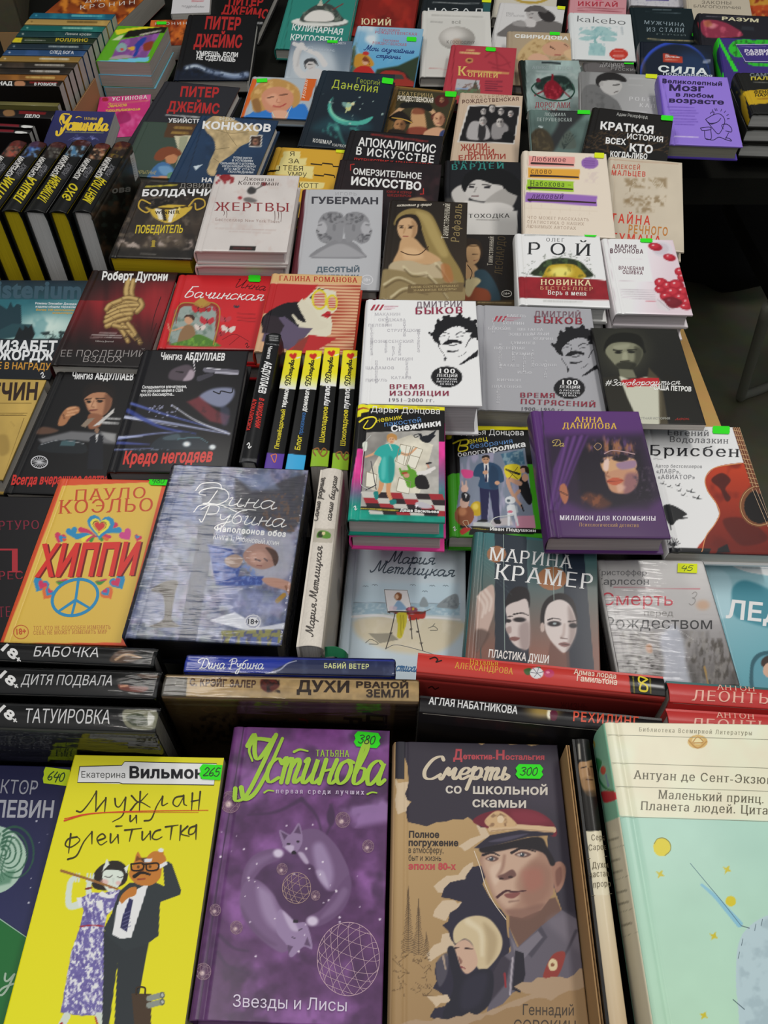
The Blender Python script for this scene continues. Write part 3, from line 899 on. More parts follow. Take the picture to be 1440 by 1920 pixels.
# ------------------------------------------------------------------ the printed covers, front rows
def wire(k,col,x,y,rx,ry,n=5,w=3.0,rot=0.3):
 """a globe of glowing wire"""
 t = np.linspace(0,2 * math.pi,25)
 k.W(col,np.stack([x + rx * np.cos(t),y + ry * np.sin(t)],1),w)
 for i in range(n):
  a = -1 + 2 * (i + .5) / n
  h = math.sqrt(1 - a * a)
  u = np.linspace(0,math.pi,9)
  for sg in (0,1,2):
   r = rot + sg * math.pi / 3
   px = h * np.cos(u)
   py = a + 0.28 * h * np.sin(u) * (1 - abs(a))
   k.W(col,np.stack([x + rx * (px * math.cos(r) - py * math.sin(r)),y + ry * (px * math.sin(r) + py * math.cos(r))],1),w * .7)
def dots(k,col,box,n,r=4,seed=3,a=.9):
 g = np.random.RandomState(seed)
 for _ in range(n):
  k.E(col,box[0] + (box[2] - box[0]) * g.rand(),box[1] + (box[3] - box[1]) * g.rand(),r * (0.5 + g.rand()),soft=r,a=a)
def a_pelev(k):
 k.c('R');k.bg('24254a')
 k.G('1f2044',(0,100),'2c2f58',(0,1000))
 k.P('1f6a34',[(-500,720),(0,1012),(162,1122),(20,1640),(-500,1640)])
 k.W('8fae9e',[(-200,890),(0,1012),(162,1122)],7,sm=False)
 k.B('a9c4b4',[(-220,560),(-60,468),(60,490),(140,580),(148,680),(90,800),(-20,862),(-200,840)])
 for r in (150,120,92,66,40,20):
  t = np.linspace(-2.2,2.6,20)
  k.S('2c5a44',np.stack([30 + (r - 40) * 0.5 + r * .75 * np.cos(t),620 + r * 1.0 * np.sin(t)],1),14,6,a=.85)
 for i in range(5):
  k.S('2f6048',[(-20 + i * 22,500 + i * 10),(-70 + i * 20,640 + i * 20),(-40 + i * 16,830 - i * 12)],9,4,a=.7)
 k.P('1f5a3c',[(-60,760),(90,720),(60,800),(-60,830)],a=.5,soft=20)
 k.T('ВИКТОР',-115,268,214,282,82,'9fa0ac','s',.12)
 k.T('ПЕЛЕВИН',-175,412,308,416,98,'a6a7b2','b',.12)
 k.C('у',-2,1400,76,1405,70,'9fb4a4',12)
 dots(k,'d8d8e8',(0,220,330,1000),12,4)
def a_vilm(k):
 k.c('R');k.bg('e3dc1e')
 k.G('d9d222',(900,60),'e6de18',(300,1600))
 k.Q('f2f1ee',[(468,117),(715,110),(732,88),(1272,100),(1256,226),(700,218),(455,211)])
 k.W('26241c',[(468,117),(715,110),(732,88),(1272,100),(1256,226),(720,218),(700,212),(455,211),(468,117)],5,sm=False)
 k.T('Екатерина',478,182,735,184,38,'3a3a38','s')
 k.T('Вильмонт',760,183,1250,186,66,'1c1c20','B')
 d = '3a3318'
 for w in ([(450,378),(480,381),(530,322),(566,262)],[(566,262),(562,380)],[(562,378),(600,330),(625,300)],[(622,300),(614,388)],
              [(675,305),(680,345),(702,352),(736,300)],[(738,298),(722,400),(660,442)],[(772,288),(815,325),(868,276)],[(766,375),(815,325),(882,356)],[(824,264),(818,382)],
              [(848,436),(888,425),(920,350),(955,292)],[(955,292),(952,345),(985,332)],[(1075,290),(1030,300),(1016,335),(1045,350),(1076,298)],[(1078,286),(1080,335),(1096,346)],
              [(1130,273),(1125,372)],[(1125,322),(1174,312)],[(1176,264),(1165,376)],[(765,405),(766,441),(800,408)],[(800,405),(802,450)],
              [(452,530),(402,542),(384,578),(418,590),(468,552),(452,528)],[(416,512),(403,625)],[(398,662),(450,640),(492,560),(540,500)],[(540,500),(540,572)],
              [(575,552),(618,534),(600,512),(570,540),(590,577),(628,556)],[(650,513),(651,566),(690,524)],[(692,518),(696,568)],[(682,468),(718,466)],
              [(733,491),(832,480)],[(776,486),(760,556)],[(836,500),(838,550),(880,505)],[(882,498),(884,547)],[(942,488),(910,500),(894,535),(920,546),(952,530)],
              [(972,472),(1046,461)],[(1010,468),(1000,546)],[(1062,464),(1055,552)],[(1102,468),(1062,510),(1112,527)],[(1150,465),(1114,480),(1110,515),(1140,506),(1153,465)],[(1153,460),(1150,545)]):
  k.W(d,w,11,5)
 k.W('d2402a',[(378,436),(520,397),(760,381),(1222,374)],8,4)
 k.W('d2402a',[(380,424),(540,392),(800,386),(1165,386)],5,3)
 # the lady
 k.B('2a2420',[(560,730),(625,678),(700,672),(748,720),(735,800),(640,842),(560,835),(538,800)])
 k.P('dfe6da',[(598,735),(628,655),(642,690)]);k.P('dfe6da',[(728,712),(758,690),(742,745)])
 k.B('d9e2d6',[(605,735),(665,722),(722,740),(708,800),(655,858),(610,815)])
 k.E('e0a8a4',612,795,24,18,soft=14,a=.7);k.E('e0a8a4',695,800,16,12,soft=10,a=.7)
 k.S('3a2e30',[(615,760),(640,768),(660,755)],5);k.S('3a2e30',[(690,762),(705,770),(720,762)],5)
 k.P('c8d2c8',[(655,770),(672,772),(664,812)],a=.8);k.S('a83a3a',[(640,826),(668,830)],7)
 k.S('d3ddd0',[(470,925),(405,930),(412,800),(450,760)],44,26);k.S('d3ddd0',[(585,930),(540,940),(520,840),(528,780)],46,26)
 for x in (428,445,462,510,528,545):
  k.S('d3ddd0',[(x,790),(x + 4,745)],13,8)
 k.S('9a6a34',[(360,728),(520,778),(690,836)],17,12);k.S('7a2a22',[(505,835),(535,828)],12)
 dr = [(470,890),(540,855),(600,860),(705,838),(716,880),(680,940),(625,990),(612,1060),(608,1300),(612,1572),(480,1580),(356,1562),(380,1420),(420,1200),(468,1062),(490,960)]
 k.P('6f66a4',dr);k.NZ(11,1.0,5,'e8e8ee',dr,thr=.47,ax=.6);k.NZ(30,.5,9,'54468c',dr,thr=.55)
 k.P('e4e4ea',[(450,888),(478,882),(482,935),(462,938)]);k.P('e4e4ea',[(560,905),(600,900),(606,945),(575,950)])
 k.P('f0f0f0',[(575,870),(598,848),(640,870),(700,850),(650,890),(600,885)])
 k.S('a02838',[(470,1056),(540,1048),(606,1054)],8)
 k.S('cfd8cc',[(392,1580),(360,1640)],44);k.S('cfd8cc',[(580,1580),(615,1640)],46);k.S('a82a2a',[(362,1625),(340,1650)],16);k.S('a82a2a',[(560,1590),(575,1640)],10)
 # the gentleman
 k.P('2c3236',[(608,1080),(760,1150),(875,1150),(820,1440),(800,1650),(670,1650),(690,1270),(640,1640),(598,1650),(608,1300)])
 k.P('2f363a',[(655,980),(700,850),(760,800),(835,800),(900,790),(965,820),(958,700),(985,672),(1010,690),(1064,845),(1055,870),(940,912),(930,1110),(860,1160),(735,1200),(640,1120),(608,1070)],sm=False)
 k.P('f0f0f2',[(690,930),(790,845),(872,800),(842,900),(770,1120),(708,1128),(658,1102)])
 k.P('2c2c58',[(760,888),(782,900),(745,1088),(704,1062),(725,980)])
 for i in range(5):
  k.S('6a6a90',[(722,985 + 22 * i),(765,965 + 22 * i)],4)
 k.B('c07830',[(782,690),(808,618),(838,655),(900,645),(945,690),(940,770),(880,815),(800,805),(756,750)])
 k.P('c07830',[(930,660),(960,610),(962,680)]);k.P('7a4a20',[(793,675),(806,636),(826,662)]);k.P('4a3020',[(820,655),(880,650),(850,690)],soft=14)
 k.B('c07830',[(700,910),(715,870),(760,830),(800,825),(795,870),(750,890),(712,925)]);k.B('c07830',[(860,655),(900,615),(950,620),(975,665),(930,700),(880,690)])
 k.P('e8e8ec',[(700,905),(722,930),(706,958),(694,935)]);k.P('e8e8ec',[(925,700),(975,672),(985,690),(940,715)])
 for x0 in (770,858):
  k.W('2a1a14',[(x0,690),(x0 + 68,685),(x0 + 66,722),(x0 + 8,726),(x0,690)],9)
 k.W('2a1a14',[(835,692),(860,690)],6);k.E('5a3a1a',812,706,9,soft=3);k.E('5a3a1a',880,704,9,soft=3)
 k.S('1c1412',[(788,762),(830,738),(878,750)],22,14);k.S('8a3a2a',[(808,778),(850,776)],9);k.E('9a5a28',835,722,14,10,soft=8)
 k.P('d8dcE4',[(845,660),(895,655),(890,675),(850,680)]);k.E('dfe3ee',945,608,16,12)
 k.P('463424',[(772,1448),(890,1452),(885,1650),(790,1650)]);k.W('3a2a1c',[(800,1450),(805,1415),(850,1415),(852,1450)],9)
 for y,x in ((1470,905),(1510,905)):
  k.S('8a9088',[(x - 30,y + 8),(x + 45,y - 12)],34);k.E('5a605a',x + 48,y - 12,14,20);k.E('b8bcb4',x + 48,y - 12,7,11)
def a_ustin(k):
 k.c('S');k.bg('5d3a66')
 k.G('7a4284',(800,40),'5a3862',(700,620));k.NZ(260,.9,3,'8a5a98',thr=.50);k.NZ(150,.8,8,'48304f',thr=.55);k.NZ(60,.16,4)
 k.NZ(140,.8,12,'9a78ac',[(1000,560),(1330,480),(1320,640),(1100,680)],thr=.4,soft=60)
 k.S('3e2a46',[(395,45),(240,960),(100,1912)],8,sm=False)
 for p in ([(760,500),(850,600),(890,720)],[(760,500),(600,580),(420,600)],[(945,540),(950,640),(910,740)],[(240,1360),(330,1440),(420,1460)],[(230,1470),(300,1560),(420,1600)]):
  k.S('46304e',p,26,12,soft=14,a=.8)
 k.E('452f4d',945,610,26,60,soft=14);k.E('4a3352',720,1080,270,250,soft=200,a=.7)
 # the foxes
 k.B('6f5479',[(740,712),(860,690),(960,770),(1030,880),(1062,990),(1000,1062),(930,1080),(870,1010),(840,930),(800,900),(735,830)],12)
 k.B('a48fb4',[(832,800),(890,780),(945,890),(960,990),(930,1068),(880,1010),(850,930)],50,.75);k.B('bfb0cc',[(850,955),(900,960),(930,1060),(880,1020)],26,.6)
 k.B('694d73',[(1060,980),(1072,1080),(1020,1200),(900,1292),(800,1302),(798,1245),(880,1200),(960,1100),(1000,1040)],14);
 k.B('82688d',[(1020,1060),(1050,1090),(980,1200),(880,1260),(900,1220),(970,1140)],30,.7);k.E('cdbfd6',828,1270,36,30,soft=24)
 k.B('8d7599',[(640,790),(618,695),(680,722),(702,706),(742,650),(764,722),(762,780),(722,845),(692,842),(640,802)],6)
 k.P('5a4262',[(628,705),(672,728),(650,760)],8);k.P('5a4262',[(712,712),(742,664),(756,720)],8);k.B('b9a8c4',[(655,800),(690,790),(712,800),(700,838),(676,826)],14)
 k.B('c5b6cf',[(735,840),(770,840),(805,900),(780,905)],16,.8);k.E('241c28',711,838,17,12);k.E('332838',677,783,11,8);k.E('332838',737,768,11,8)
 k.B('6e5278',[(378,1090),(390,960),(450,860),(560,815),(640,832),(620,880),(520,930),(450,1020),(440,1080)],14);k.E('cfc2d8',612,842,32,26,soft=22);k.B('866c92',[(410,1000),(440,900),(540,850),(580,860),(480,930)],34,.6)
 k.B('775c82',[(378,1080),(420,1010),(500,1020),(580,1100),(622,1175),(690,1255),(722,1292),(706,1400),(640,1470),(520,1400),(420,1290),(372,1180)],14)
 k.B('a893b6',[(480,1060),(560,1090),(600,1180),(640,1270),(600,1330),(520,1240)],60,.7);k.B('5d4466',[(380,1180),(430,1260),(520,1360),(600,1420),(520,1400),(410,1290)],40,.6)
 k.B('957ea3',[(622,1195),(720,1275),(792,1290),(828,1442),(772,1432),(692,1500),(664,1420),(600,1330)],8);k.B('c2b2cd',[(640,1210),(700,1260),(740,1330),(690,1320)],22,.8)
 k.P('5f4868',[(776,1420),(818,1432),(796,1370)],8);k.P('5f4868',[(676,1480),(706,1430),(668,1420)],8);k.E('281f2c',722,1272,17,12);k.S('3a2c40',[(740,1330),(762,1318)],6);k.S('3a2c40',[(700,1372),(720,1380)],6)
 for x,y,rx,ry,n,w in ((1055,1510,197,232,7,3.2),(728,1062,90,98,5,2.6)):
  wire(k,'c8a8b4' if rx > 100 else 'b89a90',x,y,rx,ry,n,w)
 for x,y,r in ((1020,632,45),(637,943,33),(848,1110,28),(348,1312,38),(310,520,62),(216,1202,34),(140,1590,48),(1180,800,36)):
  k.E('8a6a70',x,y,r,r * 1.1,soft=6,a=.55);k.E('5a3c60',x + r * .15,y,r * .8,r * .9,soft=8,a=.5);k.E('e0c8c4',x - r * .2,y + r * .2,r * .3,soft=r * .4)
  wire(k,'a08490',x,y,r,r * 1.1,3,1.8)
 dots(k,'f0e4f4',(180,640,1280,1560),34,5)
 k.C('Устинова',392,392,1262,412,150,'9ec63a',19,.22,-.6,.9)
 k.W('9ec63a',[(560,130),(470,125),(430,190),(450,262)],26,12);k.W('9ec63a',[(640,120),(560,300),(470,460),(400,500),(380,430)],20,32)
 k.W('9ec63a',[(712,205),(750,190),(800,200)],16,10);k.T('ТАТЬЯНА',850,233,1062,237,42,'9ec63a','R')
 k.T('первая среди лучших',597,466,1155,474,30,'cdbdd4','R',gap=.22)
 k.W('9ec63a',[(525,462),(550,448),(585,452)],12,8);k.W('9ec63a',[(1175,472),(1205,460),(1235,464)],12,8)
 k.T('Звезды и Лисы',327,1812,1044,1842,78,'d5cadc','s')
def a_sorok(k):
 k.c('T');k.bg('ab8c64')
 k.G('b39468',(200,700),'9c7e58',(700,1860))
 def torn(col,p,amp=16,seed=1):
  g = np.random.RandomState(seed)
  q = []
  for i in range(len(p)):
   a,b = np.array(p[i],float),np.array(p[(i + 1) % len(p)],float)
   n = max(2,int(np.hypot(*(b - a)) / 45))
   for j in range(n):
    q.append(a + (b - a) * j / n + g.randn(2) * amp * (j > 0))
  k.P(col,q,3)
 torn('cdb799',[(105,330),(200,350),(190,540),(120,560)],14,2)
 torn('cab498',[(620,600),(700,700),(540,790),(500,760),(640,690)],14,3);torn('cab498',[(590,860),(640,940),(420,1050),(345,1010)],14,4);torn('cab498',[(400,1100),(540,1100),(420,1230),(340,1200)],12,5)
 torn('cab498',[(400,1310),(560,1320),(330,1480),(300,1440)],14,6)
 torn('37323d',[(150,92),(1150,124),(1200,640),(640,640),(560,575),(420,605),(300,635),(185,608),(172,545),(205,480),(165,430),(188,350)],8,7)
 k.P('2f2d36',[(100,90),(168,92),(160,340),(104,335)])
 torn('2d2a3a',[(650,880),(450,985),(392,1080),(525,1110),(400,1255),(500,1420),(360,1490),(340,1650),(440,1720),(320,1830),(560,1850),(760,1720),(820,1400),(800,1200),(680,1050)],10,8)
 k.P('37333f',[(1060,540),(1190,520),(1262,1230),(1160,1190),(1060,900)])
 k.B('524a5a',[(700,130),(1130,250),(1170,520),(900,480)],160,.35)
 # face and neck
 k.P('6e5248',[(820,1150),(1110,1080),(1150,1170),(1020,1330),(880,1390),(820,1270)],10)
 k.P('a4806e',[(650,790),(760,750),(1000,730),(1070,800),(1110,900),(1095,1060),(1020,1160),(900,1210),(800,1190),(720,1080),(672,960),(632,850)],8)
 k.B('c4a590',[(660,840),(760,780),(880,760),(1000,800),(900,900),(860,1000),(880,1090),(810,1150),(740,1080),(690,960)],50,.9);k.B('8c6456',[(960,860),(1080,900),(1070,1060),(960,1150),(900,1060)],70,.55);k.B('a8685c',[(900,920),(1010,900),(1030,1000),(940,1040)],60,.5)
 k.B('d2b8a4',[(700,900),(765,860),(770,940),(730,1000)],30,.8);k.B('7c5a50',[(800,1160),(900,1150),(1040,1120),(960,1210),(850,1210)],30,.6)
 k.B('9c7464',[(1090,880),(1140,855),(1175,900),(1160,1000),(1115,1050),(1095,960)],8);k.B('6c463e',[(1110,920),(1145,890),(1150,970),(1120,1010)],16,.7)
 k.B('231e24',[(640,765),(760,745),(1000,700),(1060,770),(1108,860),(1080,880),(1030,800),(880,770),(760,790),(650,800)],10)
 k.S('2a2226',[(655,815),(710,800),(758,818)],16,8);k.S('2a2226',[(835,800),(900,772),(985,792)],18,8)
 for x,y,r in ((712,838,42),(905,812,52)):
  k.B('6a4e48',[(x - r,y),(x,y - 20),(x + r,y - 2),(x + 6,y + 18)],8);k.E('b8a8a0',x - 6,y + 1,r * .6,9,soft=4);k.E('3c4048',x - 4,y,14,13);k.E('e8e4e0',x - 9,y - 5,4)
 k.S('8a6456',[(790,820),(778,890),(750,945)],18,24,soft=16,a=.6);k.B('70504a',[(748,950),(790,972),(862,945),(840,905),(790,930)],10);k.E('3c2828',770,962,16,7);k.E('3c2828',828,952,16,7)
 k.S('4a2c30',[(745,1078),(800,1040),(850,1046),(925,1038)],18,8);k.B('84504c',[(790,1060),(850,1050),(890,1052),(850,1085),(805,1082)],8);k.S('6a4c44',[(820,1108),(880,1100)],12,6,soft=10,a=.6)
 k.W('d8c8b4',[(600,790),(640,900),(668,1000),(720,1110),(800,1220)],5)
 # peaked cap
 k.B('6f2634',[(590,600),(660,552),(800,524),(960,530),(1070,585),(1118,660),(1098,700),(980,650),(760,650),(660,640)],6);k.B('8a3444',[(840,540),(980,545),(1060,600),(960,620),(860,600)],50,.6)
 k.P('2e2a38',[(700,690),(900,655),(1100,668),(1095,690),(940,700),(760,745),(640,772),(600,770)],6);k.B('5a5468',[(690,730),(800,700),(940,680),(800,725)],10,.7)
 k.S('cdb08c',[(705,652),(860,640),(1096,656)],34,38);k.S('8a6a50',[(705,664),(860,652),(1096,670)],6,a=.7);k.B('c8a67c',[(665,600),(720,545),(770,540),(830,580),(868,630),(780,640),(700,640)],8);k.NZ(26,.7,4,'7c5c44',[(665,600),(740,540),(830,580),(868,630),(700,640)],thr=.5);k.E('d8c0a0',765,590,22,24)
 # tunic
 k.P('625c68',[(815,1260),(872,1395),(1020,1260),(1150,1160),(1258,1225),(1315,1560),(1190,1600),(1000,1600),(840,1680),(780,1750),(680,1800),(715,1560),(770,1460),(830,1420)],6)
 k.B('807884',[(1060,1230),(1160,1180),(1250,1240),(1280,1420),(1150,1330)],70,.5);k.P('45414d',[(1020,1260),(1060,1330),(960,1460),(900,1400)],12,.8);k.P('77717c',[(830,1330),(872,1400),(1000,1290),(1030,1330),(900,1480),(850,1420)],8)
 k.P('26232e',[(858,1412),(910,1430),(922,1560),(890,1680),(838,1660),(850,1520)],6);k.P('352f3b',[(690,1560),(780,1440),(830,1480),(800,1620),(700,1740)],20,.8);k.S('a39ba4',[(842,1460),(830,1600),(825,1690)],12);k.S('3e3944',[(1240,1290),(1180,1420),(1090,1560)],20,10,soft=12,a=.7)
 k.B('8e3a34',[(1032,1585),(1085,1450),(1150,1418),(1172,1450),(1120,1580)],6);k.B('d6c39a',[(1064,1500),(1086,1466),(1118,1480),(1118,1530),(1080,1540)],6);k.E('8a5a40',1092,1504,12);k.S('8e3038',[(790,1560),(798,1640)],14)
 # the girl
 k.B('c9b692',[(470,1290),(520,1225),(610,1195),(700,1220),(770,1320),(770,1410),(720,1490),(650,1545),(600,1480),(590,1380),(540,1340),(480,1370)],10);k.B('a5906e',[(660,1240),(740,1320),(730,1440),(680,1500),(680,1350)],40,.7);k.S('e0d4b8',[(560,1230),(640,1300),(650,1440)],40,20,soft=24,a=.6)
 k.B('c6a48e',[(478,1385),(545,1345),(600,1400),(620,1500),(560,1560),(520,1530),(495,1460)],8);k.S('3a2a2c',[(545,1400),(590,1404)],12,6);k.S('3a2a2c',[(480,1398),(505,1396)],10,6);k.B('8a6458',[(500,1450),(525,1480),(512,1500)],8);k.S('8a4448',[(515,1515),(545,1528)],12,6)
 k.B('252430',[(430,1420),(470,1390),(500,1480),(540,1570),(640,1530),(720,1560),(690,1760),(520,1850),(400,1830),(470,1640)],10);k.B('323040',[(540,1600),(680,1560),(640,1740),(520,1780)],50,.7);k.B('514d58',[(360,1500),(430,1430),(430,1560),(380,1640)],14,.9);k.S('a89484',[(405,1450),(420,1530)],16,8)
 torn('a98f74',[(1312,1535),(1180,1590),(1000,1580),(850,1640),(960,1690),(760,1770),(430,1848),(230,1848),(60,1900),(60,2060),(1345,2060)],10,11);torn('9a7c58',[(900,1750),(1330,1640),(1345,2060),(300,2060),(380,1960),(640,1850)],10,12);torn('cab498',[(300,1700),(430,1690),(440,1740),(360,1770)],10,13)
 g = np.random.RandomState(3)
 for x,y0,y1,w in ((185,1010,1430,48),(250,1090,1440,44),(300,1300,1440,30)):
  k.S('4a3a2c',[(x,y0),(x + 3,y1)],4,a=.8)
  for y in np.arange(y0 + 15,y1,11):
   h = w * (y - y0) / (y1 - y0) * (0.6 + .5 * g.rand())
   k.S('4a3a2c',[(x - h,y + 12),(x,y),(x + h,y + 11)],4,a=.7)
 for _ in range(34):
  x,y = 90 + 240 * g.rand(),1430 + 260 * g.rand()
  k.S('4a3826',[(x,y),(x + g.randn() * 22,y + 14),(x + g.randn() * 30,y + g.randn() * 24)],4,2,a=.75)
 k.T('Д',468,213,526,215,62,'b64a52','B');k.T('етектив-',530,212,730,214,34,'b64a52','B');k.T('Н',736,213,790,214,56,'b64a52','B');k.T('остальгия',796,215,1040,217,34,'b64a52','B')
 k.C('Смерть',268,335,826,340,70,'cdbfa8',17,.28,0,.8)
 k.T('со',420,425,520,428,60,'cbc3b8','b');k.T('школьной',592,430,1060,436,62,'cbc3b8','b');k.T('скамьи',588,512,925,518,60,'cbc3b8','b')
 k.T('Полное',190,704,380,706,40,'38302e','B');k.T('погружение',188,756,500,758,40,'38302e','B');k.T('в атмосферу,',188,802,406,803,38,'3c342e','s');k.T('быт и жизнь',188,850,392,852,38,'3c342e','s');k.T('эпохи 80-х',186,904,485,906,42,'b84a4e','B')
 k.T('Геннадий',905,1818,1224,1822,68,'473d34','s');k.T('СОРОКИН',848,1920,1236,1926,72,'473d34','s')
def a_exup(k):
 k.c('U');k.bg('e6dfc4')
 k.P('b1d7c0',[(300,640),(520,655),(1700,690),(1700,2100),(500,2100)]);k.NZ(200,.05,3)
 k.G('a9cfc2',(900,700),'b8dcbc',(500,2000),[(432,657),(1700,690),(1700,2100),(640,2100)],a=.6)
 for a,b in (((345,155),(1700,195)),((372,326),(1700,372)),((402,470),(1700,512)),((432,655),(1700,696))):
  k.W('8c8c78',[a,b],3,sm=False)
 k.T('Библиотека Всемирной Литературы',548,135,1236,158,26,'87826c','r',gap=.12)
 k.E('cfa85a',905,198,60,42);k.E('e6d29a',905,190,34,24);k.W('b8863a',[(850,190),(905,236),(960,195)],7);k.W('b8863a',[(875,200),(905,168),(938,200),(880,205)],6)
 k.T('Антуан де Сент-Экзюпери',512,424,1500,462,52,'59533f','r');k.T('Маленький принц.',664,544,1306,574,52,'59533f','r');k.T('Планета людей. Цитадель',556,612,1506,650,52,'59533f','r')
 # plain night-sky motif
 k.E('d9c823',687,841,53,56);k.W('8a8428',[(640,820),(660,790),(700,786),(735,815),(738,860),(705,892)],4)
 for x,y in ((677,1005),(1085,977),(1003,1383),(942,1868),(1360,800)):
  k.P('c9bb2e',[(x + (32 if i % 2 == 0 else 12) * math.cos(i * .7854 + .5),y + (32 if i % 2 == 0 else 12) * math.sin(i * .7854 + .5)) for i in range(8)])
 k.E('d3c224',1107,1170,32,32)
 k.S('86bcd0',[(930,1070),(1010,1140),(1090,1230),(1160,1310)],16,40);k.W('6a8898',[(860,940),(960,1060),(1060,1180),(1170,1320)],3)
 k.B('b3c9cf',[(1140,1560),(1165,1400),(1250,1300),(1400,1240),(1640,1260),(1700,1700),(1700,2100),(1230,2100),(1150,1800)]);k.NZ(60,.5,6,'94aab2',[(1150,1500),(1250,1300),(1400,1250),(1700,1300),(1700,2100),(1200,2000)],thr=.52,soft=30)
 for x,y in ((1260,1310),(1300,1280),(1180,1400),(1160,1480)):
  k.W('5c7078',[(x,y),(x - 8,y + 40)],3)
 k.W('5c7078',[(1170,1320),(1220,1335)],4);k.W('5c7078',[(1120,1770),(1190,1830)],4)
def g_exup(k):
 k.c('U');k.bg('80b598')
 k.P('cdc4aa',[(250,712),(345,690),(432,655),(700,2100),(300,2100)])
 k.B('2e7c4a',[(275,300),(320,320),(300,400),(340,470),(400,500),(330,480),(290,400)]);k.B('b83238',[(320,500),(405,505),(408,548),(340,570),(322,540)]);k.E('c05040',328,372,16,26);k.E('b8a040',268,215,12,26);k.S('6a70b0',[(345,400),(360,470)],10,a=.7);k.B('6a60a8',[(310,540),(330,600),(320,620)],6)
 for a,b in (((355,860),(455,828)),((395,1045),(482,1015)),((430,1240),(522,1212)),((450,1390),(545,1352))):
  k.S('8f8a74',[a,b],3,sm=False)
 for i,(x,y) in enumerate(((365,800),(372,930),(385,1000),(415,1120),(425,1190),(445,1320))):
  k.dash('7a7462',x,y,x + 60,y - 18,3,14,.7,i)
def a_seraf(k):
 k.c('U');k.bg('121110')
 k.P('ddd4ba',[(150,748),(360,738),(520,2200),(300,2200)]);k.G('ddd4ba',(200,800),'c4ad8c',(320,2000),[(150,1140),(420,1130),(520,2200),(300,2200)])
 k.B('a8825c',[(178,335),(225,318),(285,312),(300,400),(292,470),(240,500),(200,470)],8);k.B('6a4630',[(250,330),(298,340),(300,480),(262,470)],24,.7);k.S('3a2618',[(195,358),(225,350)],8);k.S('3a2618',[(250,350),(280,350)],8);k.S('5c3c26',[(238,360),(244,400)],8,14,a=.7)
 k.B('8e6c48',[(195,430),(240,410),(292,430),(296,520),(240,530),(205,490)],16,.85);k.S('4a2e1e',[(225,428),(265,430)],7);k.S('e4dccc',[(180,215),(186,300)],12,soft=10,a=.7);k.B('2a2622',[(190,520),(300,520),(330,700),(200,720)],40,.6)
 for t,x0,y0,x1,y1,h in (('Серафим',254,806,420,796,36),('Саровский',238,866,440,852,36),('Духовные',258,975,440,962,38),('наставления',242,1030,470,1014,38),('и пророчества',230,1094,500,1074,38)):
  k.T(t,x0,y0,x1,y1,h,'655c48','r')
 k.W('6e6650',[(206,912),(400,900)],3,sm=False);k.W('6e6650',[(236,1138),(440,1128)],3,sm=False)
# ------------------------------------------------------------------ spines standing behind the front row
def nineteen(k,x,y):
 k.T('18',x,y - 35,x + 88,y + 34,62,'e4e4e6','B');k.T('+',x + 92,y + 30,x + 120,y + 52,34,'e4e4e6','B')
def a_babochka(k):
 k.c('P');k.bg('0c0c0d');nineteen(k,12,180)
 k.T('БАБОЧКА',232,192,668,198,72,'dcdcde','s',.2)
 k.B('5a4434',[(740,215),(790,150),(880,115),(960,130),(900,160),(960,190),(860,225)],14);k.S('b89878',[(780,205),(850,170),(950,190)],16,8);k.S('7a6050',[(860,120),(940,112),(1000,125)],12,6)
def a_podval(k):
 k.c('P');k.bg('0c0c0d');nineteen(k,0,365)
 k.T('ДИТЯ ПОДВАЛА',150,386,762,392,72,'d2d2d4','s',.2);k.B('7a3a2c',[(800,370),(880,380),(1000,390),(960,425),(820,410)],14,.9);k.S('c89478',[(815,385),(860,380)],14);k.B('6a4a30',[(930,300),(1060,310),(1060,330),(960,330)],12,.7)
def a_tatu(k):
 k.c('P');k.bg('0d0d0e');nineteen(k,-8,596)
 k.T('ТАТУИРОВКА',170,640,745,648,98,'d6d6d8','s',.12);k.B('8a8a72',[(840,540),(1050,545),(1045,670),(860,660)],14,.9);k.B('2a3420',[(850,590),(950,570),(1000,640),(900,650)],14,.8);k.B('d8d8d8',[(1000,560),(1045,600),(1000,650)],14,.7)
def g_tatu(k):
 k.c('P');k.bg('121211');k.G('3a3a34',(200,700),'141412',(200,880));k.T('ТОБ',20,775,350,775,60,'55554e','r')
def a_veter(k):
 k.c('Q');k.bg('2238a0');k.P('2b3358',[(560,200),(620,150),(720,100),(760,60),(1300,60),(1300,220)],6)
 k.NZ(40,.6,4,'4a5478',[(640,90),(1230,90),(1230,200),(600,200)],thr=.55)
 k.S('c8cce0',[(580,170),(650,150),(690,118),(735,104)],7,3);k.C('Дина Рубина',250,148,570,152,26,'dfe2ee',4.5,.2)
 k.T('БАБИЙ ВЕТЕР',875,147,1098,152,25,'d9dc9c','b',gap=.06)
def a_duhi(k):
 k.c('Q');k.bg('ae9366');k.P('4b473f',[(40,150),(192,160),(180,340),(40,340)],4);k.W('9a968c',[(132,230),(140,205),(176,205),(172,235),(135,235)],4,sm=False)
 k.NZ(30,.12,3);k.T('С. КРЭЙГ ЗАЛЕР',204,236,534,246,38,'4a2f22','B')
 k.B('5a2018',[(560,195),(620,190),(650,230),(600,262),(560,240)],10);k.NZ(20,.9,2,'1c0f0c',[(560,190),(650,190),(655,265),(555,260)],thr=.45);k.S('7a2a1c',[(600,190),(690,195)],6,3)
 k.T('ДУХИ',738,264,1000,268,58,'2c1f18','B');k.T('РВАНОЙ',1034,246,1294,250,34,'33241c','B');k.T('ЗЕМЛИ',1084,290,1296,292,34,'33241c','B')
